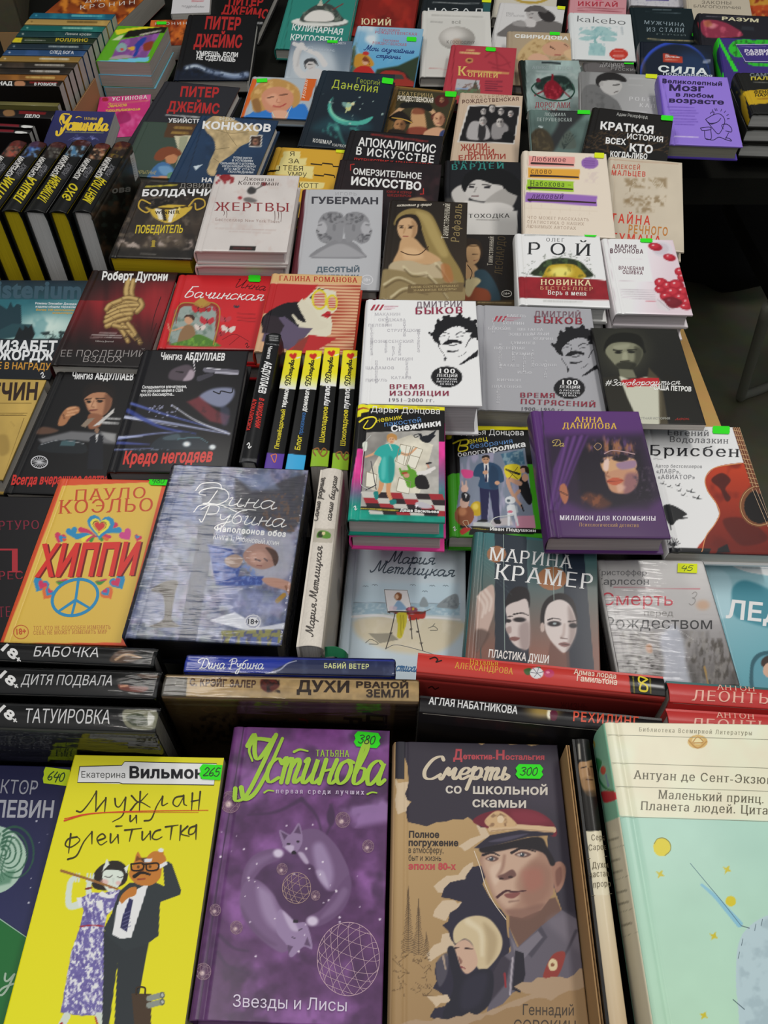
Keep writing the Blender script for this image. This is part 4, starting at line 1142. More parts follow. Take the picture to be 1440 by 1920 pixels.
def g_duhi(k):
 k.c('Q');k.bg('5e4a32');k.P('45301f',[(430,300),(900,310),(860,520),(430,520)],30,.8);k.NZ(16,.95,5,'241812',[(210,390),(330,365),(600,390),(640,520),(210,520)],thr=.45,soft=40);k.S('7a5a3a',[(260,345),(300,332),(345,345),(300,362),(262,348)],4)
 k.P('382a22',[(1230,320),(1350,325),(1340,500),(1215,500)],6)
 k.T('ДУ',1090,355,1086,480,96,'2a1b14','B');k.T('РВ',975,385,970,480,84,'2a1b14','B');k.S('7a2a20',[(750,395),(790,405),(780,430)],8);k.B('241812',[(640,410),(690,400),(660,440)],8)
def a_almaz(k):
 k.c('N');k.bg('c03a33')
 k.W('241414',[(478,742),(505,732),(520,748),(510,762),(540,752)],7);k.T('Наталья',692,770,844,780,32,'d9a63c','r');k.T('АЛЕКСАНДРОВА',610,794,924,828,34,'d9a63c','r')
 k.B('3a5a2c',[(985,795),(1020,785),(1035,815),(1000,822)]);k.B('3a5a2c',[(1050,782),(1075,775),(1070,795)])
 k.E('d8d6d8',1055,812,36,30)
 for i in range(6):
  k.W('7a7680',[(1055,822),(1055 + 36 * math.cos(i),812 + 30 * math.sin(i))],3,sm=False)
 k.E('b83a62',1122,814,28,22);k.E('e08aa0',1115,808,10,6)
 k.c('O');k.T('Алмаз лорда',244,872,503,902,36,'e9c9b6','b');k.T('Гамильтона',262,914,508,940,36,'e9c9b6','b')
 k.P('151314',[(584,860),(820,884),(822,1020),(600,996)]);k.P('c8c8c8',[(640,915),(800,935),(800,950),(650,932)],10,.8)
 k.W('d8c22c',[(690,900),(650,885),(645,920),(690,945),(690,975),(650,968),(660,930),(695,905)],11)
 k.dash('c8b82c',612,880,620,980,6,8);k.dash('c8b82c',716,890,720,985,6,8)
def g_almaz(k):
 k.c('O');k.bg('8a2824');k.G('a03430',(400,980),'5a1a18',(400,1120));k.T('ЖИЗНЬ',165,1075,330,1085,40,'5e1c1a','s');k.c('N');k.W('3a1414',[(470,892),(490,884),(505,898),(525,890)],6)
def a_nabat(k):
 k.c('N');k.bg('171517');k.T('АГЛАЯ НАБАТНИКОВА',470,986,948,1040,44,'d4d4d4','b')
 k.c('O');k.E('b89a50',60,1090,90,40,soft=60,a=.8);k.E('f0e8d0',98,1110,14,30,soft=14);k.E('5a2034',124,1115,24,36)
 k.T('РЕХИЛИНГ',240,1158,640,1192,62,'cc4e36','b',gap=.1)
def a_leon1(k):
 k.c('O');k.bg('bb3836');k.P('1d5a5c',[(800,1050),(2400,1130),(2400,1180),(800,1075)]);k.T('АНТОН',1120,968,1354,978,40,'e2ae9c','r');k.T('ЛЕОНТЬЕВ',966,1032,1580,1062,64,'e2ae9c','r')
def a_leon2(k):
 k.c('O');k.bg('bb3836');k.T('АНТОН',1116,1138,1350,1148,40,'e2ae9c','r');k.T('ЛЕОНТЬЕВ',960,1204,1576,1232,64,'e2ae9c','r')
# ------------------------------------------------------------------ covers of the middle rows
def heart(k,col,x,y,r,rot=0,soft=3):
 t = np.linspace(0,2 * math.pi,20,endpoint=False)
 px,py = 16 * np.sin(t) ** 3 / 16,-(13 * np.cos(t) - 5 * np.cos(2 * t) - 2 * np.cos(3 * t) - np.cos(4 * t)) / 16
 c,s = math.cos(math.radians(rot)),math.sin(math.radians(rot))
 k.P(col,np.stack([x + r * (px * c - py * s),y + r * (px * s + py * c)],1),soft)
def swirl(k,x,y,r,col='d8d8d8',w=5):
 k.W(col,[(x - r * .6,y - r * .3),(x,y - r * .8),(x + r * .2,y),(x - r * .2,y + r * .5),(x + r * .1,y + r * .9),(x + r * .7,y + r * .4)],w)
def a_hippi(k):
 k.c('K');k.bg('d5522e')
 k.P('d8b44e',[(352,152),(918,130),(682,1034),(18,1040)],2);k.S('b8452a',[(345,130),(20,1030)],5,a=.6,sm=False)
 k.T('ПАУЛО',416,238,816,222,64,'c24a2c','r',.12);k.T('КОЭЛЬО',328,310,856,296,76,'c24a2c','r',.12)
 b,p,y,g,o = '2b87b6','c8345e','e6d64a','3f8a3a','d86a38'
 for c,q,w in ((b,(432,438),34),(p,(455,400),30),(b,(668,402),34),(p,(650,372),28),(y,(470,455),26),(g,(512,458),24),(p,(490,462),14),(o,(600,450),26),(g,(572,455),20),(p,(618,440),18)):
  k.S(c,[(540,438),((540 + q[0]) / 2,(430 + q[1]) / 2 - 6),q],6,w)
 heart(k,b,566,378,78,6);heart(k,y,562,380,56,6);heart(k,'3a2a20',560,380,40,6);heart(k,'d8b44e',560,382,37,6);heart(k,'c93a3a',560,380,30,6)
 heart(k,b,404,412,34,-14);heart(k,p,338,444,34,20);heart(k,b,350,450,22,20);heart(k,'d8503a',362,456,12,10);heart(k,'c84488',708,428,38,-35);heart(k,p,776,445,22,20);heart(k,b,772,440,12,10)
 k.T('ХИППИ',204,664,764,652,172,'6e1c18','B',.25);k.T('ХИППИ',194,660,754,648,172,'d2322c','B',.25)
 t = np.linspace(0,2 * math.pi,33)
 c,s = math.cos(-.35),math.sin(-.35)
 k.W('2b87b6',np.stack([422 + 132 * np.cos(t) * c - 98 * np.sin(t) * s,781 + 132 * np.cos(t) * s + 98 * np.sin(t) * c],1),17,sm=False)
 for q in ([(440,690),(425,795),(405,876)],[(425,795),(326,862)],[(425,795),(500,838)]):
  k.W('2b87b6',q,16,13)
 for x,y2,m in ((228,708,1),(664,694,-1)):
  heart(k,b,x,y2,48,30 * m);heart(k,p,x + 10 * m,y2 + 2,28,30 * m)
 for x,y2,m in ((268,758,1),(604,758,-1)):
  heart(k,o,x,y2,40,35 * m);heart(k,b,x + 8 * m,y2 - 8,26,35 * m);heart(k,p,x + 12 * m,y2 - 14,15,35 * m)
 for x,m in ((340,1),(560,-1)):
  k.B('3f8a3a',[(x - 26,690),(x + 10,685),(x + 40,680),(x,712)]);k.B(p,[(x - 20,692),(x + 30,676),(x + 40,684)])
 k.W('bf5a34',[(118 + 42 * math.cos(a),975 + 38 * math.sin(a)) for a in np.linspace(0,6.28,17)],4);k.T('18+',94,990,148,986,34,'bf4a30','b')
 k.T('ТОТ, КТО НЕ СПОСОБЕН ИЗМЕНИТЬ',188,964,622,958,22,'bf8048','r');k.T('СЕБЯ, НЕ МОЖЕТ ИЗМЕНИТЬ МИР',188,990,602,984,22,'bf8048','r')
def a_rubina(k):
 k.c('K');k.bg('727a94')
 for z,c,s,a in ((120,'8e93ac',1,.8),(90,'59648a',4,.8),(70,'a9abb8',7,.6),(60,'5d6a62',9,.45),(50,'8a7a96',11,.45),(34,'46507a',13,.5)):
  k.NZ(z,a,s,c,thr=.5)
 k.P('444a60',[(1165,20),(1250,25),(1200,480),(1100,1040),(1000,1030),(1090,560)],10,.9);k.P('5c6a92',[(940,200),(1160,260),(1130,370),(900,350)],30,.8)
 k.P('8d93ae',[(900,380),(1080,400),(990,900),(760,900)],40,.5);k.NZ(26,.25,21)
 k.B('57504a',[(850,740),(930,690),(1000,690),(985,760),(965,900),(1010,945),(840,945),(920,900),(915,770)],10);k.P('8e94aa',[(800,760),(880,755),(870,900),(770,900)],12,.7)
 k.c('L')
 k.P('3c3a40',[(0,110),(150,190),(300,120),(420,90),(380,380),(330,440),(200,430),(60,330),(0,300)],20,.8);k.NZ(18,.9,5,'6c5548',[(170,220),(380,180),(380,430),(160,420)],thr=.5);k.P('7c8aa8',[(0,100),(200,80),(260,180),(100,190)],30,.6)
 k.B('a8a8b4',[(60,470),(330,450),(310,700),(120,690)],40,.8)
 k.P('2f4a94',[(-160,500),(-20,530),(40,620),(20,690),(170,690),(160,740),(-20,750),(-110,740),(-130,640)],12);k.NZ(16,.7,3,'6a88c8',[(-150,520),(30,560),(160,700),(150,745),(-100,740)],thr=.52);k.B('9c8478',[(-60,590),(0,560),(50,590),(20,640),(-40,630)],10)
 k.B('a07c70',[(50,560),(120,500),(200,510),(250,560),(240,620),(160,650),(80,620)],8);k.B('4a3028',[(180,520),(240,540),(258,590),(235,630),(215,570)],6);k.B('c09a8c',[(90,560),(150,540),(190,580),(150,620),(100,610)],24,.7);k.S('3a3444',[(120,590),(150,600)],7);k.S('3a3444',[(175,585),(190,600)],7);k.S('7a4444',[(130,625),(158,630)],6)
 k.B('b08878',[(160,705),(240,700),(330,730),(325,790),(290,770),(200,745)],8);k.S('8a6048',[(300,750),(320,800)],14,8);k.S('a07a28',[(290,800),(250,835)],26);k.B('9aa0c8',[(-100,760),(200,790),(280,900),(0,920)],60,.5)
 k.P('d4d6de',[(-150,950),(0,900),(150,990),(310,960),(300,1000),(120,1020),(0,990)],8,.9)
 k.P('8d8a4c',[(-80,1010),(300,1000),(285,1110),(-70,1100)],6,.9);k.NZ(18,.9,6,'4a4f86',[(-80,1010),(300,1000),(285,1115),(-70,1105)],thr=.48)
 for i in range(5):
  k.P('5a6aa8',[(-30 + i * 62,1050),(5 + i * 62,1045),(2 + i * 62,1105),(-34 + i * 62,1105)],4,.9)
 k.c('K')
 k.C('Дина',1132,252,1545,286,47,'eceef2',5.5,.3);k.C('Рубина',1118,352,1600,386,47,'eceef2',5.5,.3);k.W('eceef2',[(1100,180),(1140,140),(1230,140),(1250,175)],5);k.W('eceef2',[(1090,300),(1130,262),(1240,262),(1330,300)],5);k.W('eceef2',[(1260,275),(1440,290)],4)
 k.T('Наполеонов обоз',1217,408,1606,441,32,'f0f0f2','B',.1,.05);k.T('Книга 1. Рябиновый клин',1199,452,1566,490,32,'e6e6ea','s',.08)
 k.c('L');k.E('d8d8dc',107,957,48,42);k.E('6a7090',107,957,40,35,a=.9);k.E('d8d8dc',107,957,34,29);k.T('18+',78,970,138,972,30,'2a2c38','b')
def a_cream(k):
 k.c('L');k.bg('d4ccc1');k.NZ(6,.05,3)
 k.P('b8b0a2',[(466,408),(588,412),(574,495),(455,490)]);k.B('5a8a34',[(480,460),(495,425),(540,425),(565,445),(555,468),(510,465)],4);k.B('2c3a20',[(495,430),(520,432),(512,462),(488,455)],5);k.E('d8c898',522,438,10)
 k.C('Мария Метлицкая',462,1046,516,530,24,'4a4541',6,.2);k.C('Самые родные,',486,372,530,116,19,'4a4541',4.5,.2);k.C('самые близкие',566,376,604,118,19,'4a4541',4.5,.2)
def g_cream(k):
 k.c('L');k.bg('aca498');k.G('bcb4a8',(600,200),'8f887c',(640,1100));k.dash('6a645c',628,400,622,640,12,7,.8);k.dash('6a645c',645,390,640,560,10,7,.8);k.B('7c766c',[(610,700),(625,770),(610,850),(600,780)],8);k.dash('7c766c',590,980,575,1090,8,5)
def a_metl(k):
 k.c('N');k.bg('c2d2db');k.S('a9bac4',[(82,74),(40,720)],5,sm=False)
 k.P('d3e2ea',[(110,100),(670,110),(690,420),(90,420)],60,.6)
 k.P('bcd6e6',[(120,320),(640,330),(640,440),(60,435)],40,.7);k.P('9fbccb',[(60,432),(640,440),(640,500),(60,495)],8);k.NZ(18,.7,4,'c8dae2',[(60,435),(640,440),(640,505),(60,500)],thr=.52,ax=2);k.S('8a9aa4',[(60,430),(640,438)],3,sm=False)
 k.B('d3cab0',[(90,520),(300,500),(640,530),(645,600),(520,700),(300,700),(130,640),(70,580)],40);k.NZ(50,.5,6,'dcd4c0',[(90,520),(640,530),(520,700),(120,640)],thr=.5);k.S('e8eef0',[(60,508),(200,500),(330,520),(480,512),(640,524)],14,8,soft=6)
 k.B('8d979c',[(515,452),(560,410),(610,385),(632,400),(628,462),(560,462)],6);k.NZ(14,.7,3,'6c767c',[(515,452),(610,385),(632,462)],thr=.5);k.B('8f9ba0',[(422,450),(440,402),(460,415),(468,452)],6)
 k.P('8c887a',[(145,597),(268,598),(310,632),(205,652)],4,.85)
 k.P('eef0f2',[(232,362),(356,366),(382,478),(250,486)],2);k.W('6a6460',[(232,362),(356,366),(382,478),(250,486),(232,362)],3,sm=False)
 k.B('8a5a3c',[(285,400),(300,378),(325,385),(322,415),(300,420)],4);k.E('dcb898',300,400,10,13);k.B('8aaccc',[(290,440),(310,420),(340,445),(350,470),(280,470)],8);k.B('e2c8d0',[(260,450),(300,455),(290,478),(262,478)],8,.7)
 for q,w in (([(290,490),(265,600),(240,682)],5),([(404,516),(420,600),(440,692)],5),([(372,510),(378,575),(382,628)],5),([(262,488),(260,480),(360,482)],6)):
  k.W('4c4642',q,w)
 for x,y in ((268,596),(376,575),(412,588),(432,650)):
  k.E('3a3632',x,y,8,5)
 k.P('ad352b',[(358,497),(455,490),(452,516),(366,530)]);k.P('7c241f',[(275,485),(455,478),(458,492),(300,496)]);k.E('8a4a5a',380,470,32,16);k.E('c86a8a',368,466,8);k.E('d8b838',388,466,7);k.S('5a4a3a',[(425,490),(480,468)],5,3)
 k.B('c9bd34',[(298,492),(350,486),(352,540),(340,580),(325,622),(300,615),(305,560)],4);k.S('8f8420',[(320,500),(322,610)],5,a=.7);k.S('8f8420',[(335,500),(336,570)],5,a=.7)
 k.W('57606a',[(240,680),(300,660),(430,690),(520,720)],2.5);k.W('6a6a62',[(130,650),(160,630),(200,655),(150,655)],3);k.W('6a6a62',[(470,570),(500,560),(520,580),(480,582)],3);k.W('6a6a62',[(490,562),(505,545)],3)
 for x,y in ((385,338),(450,372),(490,342),(562,342),(130,345),(180,338)):
  k.W('7c8a94',[(x - 14,y),(x - 4,y - 4),(x,y + 2),(x + 6,y - 4),(x + 16,y + 2)],2.5)
 k.C('Мария',252,218,500,226,33,'4a5965',6,.3);k.C('Метлицкая',168,268,606,292,33,'4a5965',6,.3);k.C('стихи',292,800,410,806,26,'3f6c98',6,.25)
def a_kramer(k):
 k.c('N');k.bg('3d6668')
 k.G('3c7074',(1000,60),'7c564a',(1000,700));k.G('4f6668',(1100,300),'8a5f52',(1100,720),[(1000,90),(1190,105),(1220,900),(1015,900)])
 k.P('222a36',[(828,55),(1000,75),(1018,900),(830,900)],3,.92);k.P('222a38',[(1192,96),(1305,108),(1375,900),(1222,900)],3,.92);k.S('2d4e50',[(768,50),(752,760)],5,sm=False)
 for a,b in (((875,60),(882,690)),((1140,92),(1148,420)),((1205,100),(1215,300))):
  k.W('9fb0aa',[a,b],2.5,sm=False)
 k.E('9c6c4c',838,170,52,44);k.E('9c6c4c',1138,302,80,62)
 k.T('МАРИНА',796,202,1246,248,70,'e6e6e2','r');k.T('КРАМЕР',826,304,1352,362,84,'e6e6e2','r')
 # hand
 k.B('b9a196',[(735,400),(770,360),(822,340),(825,470),(800,560),(770,640),(728,690),(728,500)],8)
 for x,y in ((740,400),(758,380),(780,365)):
  k.S('d2c2b8',[(x,y),(x + 30,y + 50),(x + 20,y + 110)],18,12,soft=8,a=.8)
 k.B('54423c',[(728,580),(800,600),(730,700)],20,.8)
 # left face, cut by the stripe
 k.B('1f1a1d',[(885,440),(905,380),(950,345),(1010,365),(1010,470),(920,470)],8);k.B('c9bcb8',[(890,455),(950,425),(1008,430),(1016,660),(970,680),(925,650),(900,600),(886,560),(895,520)],8);k.B('8c7a78',[(960,560),(1014,540),(1016,670),(970,680)],30,.7)
 k.S('2a2224',[(900,508),(925,505)],8,4);k.S('1c1618',[(930,495),(975,488),(1010,500)],8,4);k.E('221c20',962,524,34,13,soft=8);k.E('221c20',902,530,16,10,soft=6);k.B('9a8480',[(890,570),(915,560),(918,592),(898,598)],8,.8);k.B('7c5450',[(905,625),(935,615),(965,625),(935,640)],6)
 # right face
 k.B('211b1d',[(1075,540),(1085,450),(1130,395),(1200,382),(1255,425),(1275,520),(1265,560),(1230,460),(1130,450),(1100,560)],8)
 k.B('cec3bf',[(1098,500),(1120,440),(1180,415),(1235,445),(1266,520),(1268,590),(1240,660),(1205,702),(1165,680),(1120,620),(1100,570)],8);k.B('8e7c78',[(1225,450),(1268,530),(1262,620),(1215,700),(1230,600)],26,.7);k.E('b9a69e',1086,565,12,26)
 k.S('2a2022',[(1115,525),(1150,516),(1185,524)],8,4);k.S('2a2022',[(1225,535),(1265,530)],8,4);k.E('262024',1150,546,36,15,soft=8);k.E('262024',1252,556,22,13,soft=8);k.E('9aa6a8',1152,545,9,7);k.S('a8948e',[(1205,550),(1200,600),(1190,618)],12,18,soft=12,a=.6);k.S('6a5450',[(1185,622),(1220,626)],7,4);k.B('84605c',[(1172,655),(1205,645),(1235,658),(1205,672)],6);k.S('4a3434',[(1172,656),(1236,659)],3)
 k.P('6a4a42',[(1130,640),(1200,710),(1230,690),(1240,900),(1080,900)],14,.8)
 k.T('ПЛАСТИКА ДУШИ',794,726,1118,760,42,'dedad6','b')
 for i in range(7):
  k.S('7c9a98',[(730 + i * 9,125 + i * 24),(800 + i * 20,150 + i * 40)],2,a=.35)
def a_karl(k):
 k.c('O');k.bg('cbc9c8')
 k.G('d2d0cf',(700,200),'a8a5a6',(700,700));k.G('a8a5a6',(700,560),'6c6766',(700,900),[(380,540),(1250,540),(1350,1100),(380,1100)],soft=80)
 m = [(400,600),(1200,600),(1300,1100),(400,1100)]
 k.NZ(60,.7,3,'4a4644',m,ax=.3,thr=.5,soft=60);k.NZ(26,.6,6,'8f8a84',m,ax=.4,thr=.5);k.NZ(16,.8,9,'2f2b28',[(420,760),(800,740),(760,960),(430,960)],thr=.5,soft=50);k.NZ(18,.7,12,'3a332c',[(920,650),(1200,650),(1250,960),(940,960)],thr=.5,ax=.4,soft=50)
 k.B('bcc0cc',[(780,640),(860,560),(920,640),(940,800),(960,960),(800,960),(800,800)],40,.8);k.B('b5764a',[(690,690),(720,680),(730,730),(700,730)],12,.7);k.S('b08a40',[(1050,820),(1075,940)],14,8,a=.8)
 k.T('Кристоффер',385,256,694,258,33,'717072','s');k.T('Карлссон',388,316,708,316,42,'646466','s');k.S('c25a68',[(495,332),(1020,340)],4,sm=False)
 k.T('Смерть',418,442,856,444,78,'c44a58','s');k.T('перед',680,506,858,508,36,'84807e','s');k.T('Рождеством',440,584,1096,588,72,'2e2d30','s')
 k.S('e6e4e4',[(560,560),(700,640),(860,590),(980,650)],6,3,a=.5);k.E('c8946a',1040,440,40,30,soft=30,a=.5);k.C('З',950,440,990,440,40,'9a9694',5)
def a_lady(k):
 k.c('O');k.bg('86b4bc');k.G('a3c6cf',(1200,150),'5f9fac',(1400,900));k.S('7aa6b0',[(1030,160),(1245,930)],8,sm=False)
 k.P('6aa3b0',[(985,110),(1020,115),(1250,930),(1190,930)],6,.6)
 k.B('e6ebee',[(1120,108),(1720,108),(1740,200),(1560,262),(1380,250),(1260,220),(1190,175)],5)
 k.T('ЛАНА',1372,192,1580,204,36,'7c8a92','s');k.dash('9aa4aa',1285,210,1560,222,10,7)
 k.B('b6d3dc',[(1040,220),(1200,260),(1220,480),(1170,520),(1100,500)],20,.7)
 k.B('3e8596',[(1216,420),(1225,330),(1290,288),(1400,320),(1560,400),(1740,440),(1740,600),(1500,590),(1300,540),(1230,500)],24,.9)
 k.T('ЛЕДИ',1180,518,1660,566,112,'e4eef0','b');k.B('2c5b68',[(1330,830),(1360,750),(1440,720),(1560,730),(1600,860),(1560,980),(1350,980)],6);k.B('5c98a8',[(1350,840),(1380,770),(1440,745),(1540,760),(1570,880),(1500,980),(1370,980)],10);k.B('3a2a24',[(1400,780),(1440,750),(1500,770),(1490,830),(1410,820)],8);k.E('d0a890',1450,840,40,46)
def a_arturo(k):
 k.c('K');k.bg('121013');k.T('АРТУРО',-62,402,220,396,50,'7c2034','r');k.T('П',-90,640,116,640,136,'a42a34','r');k.T('ПЕРЕС',-110,684,130,678,48,'8a2334','r');k.T('РЕВЕРТЕ',-200,900,60,890,60,'7c2034','r')
def a_svech(k):
 k.c('G');k.bg('b6984f');k.NZ(120,.1,3);k.T('СВЕЧИН',-190,812,206,806,92,'2c1b14','B',.12)
 for y in (828,884,898):
  k.W('7c6430',[(-380,y),(235 - (y - 690) * .42,y)],3,sm=False)
 k.dash('6c5628',-60,892,135,892,8,5);k.S('6c5628',[(60,930),(80,960)],3,sm=False)
 k.B('8a7038',[(-20,1020),(40,1010),(50,1100),(0,1120)],20,.6);k.W('7c6430',[(135,912),(20,1250)],3,sm=False)
def a_vsegda(k):
 k.c('G');k.bg('0e0d0f')
 k.T('Чингиз',404,692,520,694,40,'e4e4e4','b',.15);k.T('АБДУЛЛАЕВ',532,694,748,698,40,'e4e4e4','B',.15)
 k.B('15100f',[(462,790),(480,730),(560,702),(640,730),(655,800),(640,860),(480,850)],8);k.B('b07c5c',[(476,800),(520,765),(585,760),(628,790),(622,850),(585,895),(535,900),(498,870),(482,830)],8);k.B('6c4430',[(590,780),(628,790),(618,860),(580,895),(590,830)],18,.75);k.B('d0a07c',[(490,820),(530,800),(545,850),(515,865)],18,.7)
 k.B('1c1412',[(470,800),(485,750),(560,725),(635,760),(632,800),(590,768),(520,772)],6);k.S('241612',[(480,808),(515,802)],8,5);k.S('241612',[(540,802),(590,800)],9,5);k.E('201510',500,820,14,7);k.E('201510',562,816,18,8);k.S('8a5a40',[(528,815),(515,845),(528,852)],8,a=.7);k.S('6c342c',[(505,868),(545,866)],7)
 k.B('8c5a40',[(500,890),(580,900),(560,960),(500,970)],10);k.P('c9c6c2',[(520,960),(600,895),(642,856),(640,880),(560,950)],4);k.P('8a7a6a',[(492,915),(535,910),(480,965),(455,955)],4)
 k.B('a8734e',[(326,950),(345,890),(385,850),(440,848),(445,880),(400,905),(365,950)],8)
 for q in ([(380,862),(425,850)],[(380,880),(440,868)],[(375,895),(420,890)]):
  k.S('d09c74',q,12,9,a=.8)
 k.S('6c4430',[(355,890),(362,915)],8);k.B('7c5844',[(205,1000),(240,960),(330,980),(280,1000)],14,.7)
 k.dash('b8b8b8',580,912,680,916,5,13,.9);k.dash('b8b8b8',576,938,670,942,5,13,.9,3)
 k.P('77777a',[(215,1030),(400,985),(650,1000),(650,1060),(450,1040),(240,1060)],20,.9);k.P('a8a8a8',[(560,985),(655,1000),(650,1050),(600,1030)],14,.7)
 k.B('1c2024',[(225,1060),(320,1035),(430,1035),(480,1060),(470,1110),(240,1100)],6);k.P('3f5a60',[(345,1040),(425,1036),(420,1070),(335,1068)],4);k.S('8a8c90',[(225,1062),(340,1035),(470,1055)],4)
 k.E('8a6a54',545,982,12,15);k.P('161820',[(505,1020),(540,1000),(580,1010),(580,1200),(490,1200)],4);k.P('c8c8c8',[(538,1002),(556,1004),(542,1050)],3)
 for a in np.linspace(0,2.6,9):
  k.W('b8b8bc',[(222 - 46 * math.cos(a),1160 - 30 * math.sin(a)),(222 + 46 * math.cos(a),1160 + 30 * math.sin(a))],3,sm=False)
 k.W('c8c8cc',[(222 + 46 * math.cos(a),1160 + 34 * math.sin(a)) for a in np.linspace(0,6.3,17)],5)
 k.c('K');k.T('Всегда вчерашнее завтра',62,146,604,138,52,'c6302a','B',.25)
def a_kredo(k):
 k.c('G');k.bg('0d0c11')
 k.T('Чингиз',902,582,1022,586,40,'e8e8e8','b',.15);k.T('АБДУЛЛАЕВ',1038,584,1262,588,40,'e8e8e8','B',.15)
 k.B('51464f',[(965,640),(1050,610),(1092,640),(1080,690),(1020,702),(950,690)],14);k.B('b9a8b4',[(1070,640),(1095,655),(1080,695),(1030,702),(1050,670)],12,.8);k.S('e8e0e8',[(1090,590),(1096,650)],6,3);k.S('1a1418',[(990,650),(1030,655)],8)
 k.S('6a6874',[(1155,640),(1335,650)],26,20);k.S('a8a6b4',[(1215,655),(1335,662)],14,12);k.S('3c3a44',[(1120,690),(1190,665)],30,22);k.S('d8d8e0',[(1165,630),(1240,638)],4)
 for t,a,b,y in (('Складывается впечатление,',800,1050,746),('что русская мафия в США',794,1030,767),('просто бессмертна...',786,980,789)):
  k.T(t,a,y,b,y - 4,17,'e2e2e6','b',.15)
 k.B('8a90ac',[(1120,790),(1200,745),(1310,745),(1310,800),(1250,850),(1170,830)],20,.9);k.W('14141c',[(1200,762),(1235,775),(1245,760),(1300,770),(1310,745)],6);k.P('7a3038',[(1050,820),(1120,790),(1220,870),(1290,900),(1270,950),(1180,930)],20,.85);k.NZ(26,.5,4,'3c2028',[(1050,820),(1290,890),(1280,950),(1150,920)],thr=.5)
 for c,q,w,w2 in (('5a6ab8',[(740,830),(960,900),(1280,990)],16,5),('e8eaf4',[(965,838),(1110,930),(1290,1000)],6,10),('aeb6dc',[(700,905),(900,930),(1200,985),(1290,1002)],18,4),('e8ecff',[(690,905),(1000,960)],7,3),('3a4a98',[(720,870),(900,960),(1100,1000)],26,8),('8a94c8',[(650,1030),(860,1000),(1020,990)],14,4),('c8d0f0',[(640,1020),(800,1014)],12,5),('7c86c0',[(640,1090),(860,1082)],8,3),('4a56a0',[(660,1050),(840,1060)],18,6)):
  k.S(c,q,w,w2,soft=8,a=.85)
 dots(k,'c8ccf0',(840,840,1000,910),26,4,5,.7)
 k.B('1c2630',[(850,1060),(920,1010),(1040,990),(1130,1020),(1180,1070),(1150,1090),(880,1085)],6);k.B('4a5c66',[(920,1020),(1000,1000),(1010,1030),(930,1035)],8,.8);k.E('e8f0f4',1050,1058,20,14,soft=16);k.E('dfe8ee',1195,1075,18,14,soft=14);k.S('4a6a74',[(1000,1030),(1110,1020),(1170,1050)],8,4);k.B('505a78',[(1240,850),(1290,860),(1285,940),(1250,950)],20,.5);k.NZ(10,.6,7,'9aa8c0',[(640,1085),(880,1080),(1000,1095),(640,1095)],thr=.5)
 k.T('Кредо негодяев',690,1170,1190,1156,70,'cc3830','B',.25)
 k.P('b4b2b0',[(1362,532),(1394,532),(1282,1216),(1262,1216)],2,0)
def dontsova(k,x,y,x2,y2):
 """yellow strip, black head and site address shared by the two comic detective books"""
 k.P('e6d820',[(x,y),(x2,y2),(x2,y2 + 24),(x + 100,y + 34),(x + 88,y + 58),(x + 40,y + 68),(x + 36,y + 92),(x - 8,y + 98)],2)
 k.dash('6a6420',x2 - 190,y2 - 2,x2 - 40,y2 + 8,8,6,.8)
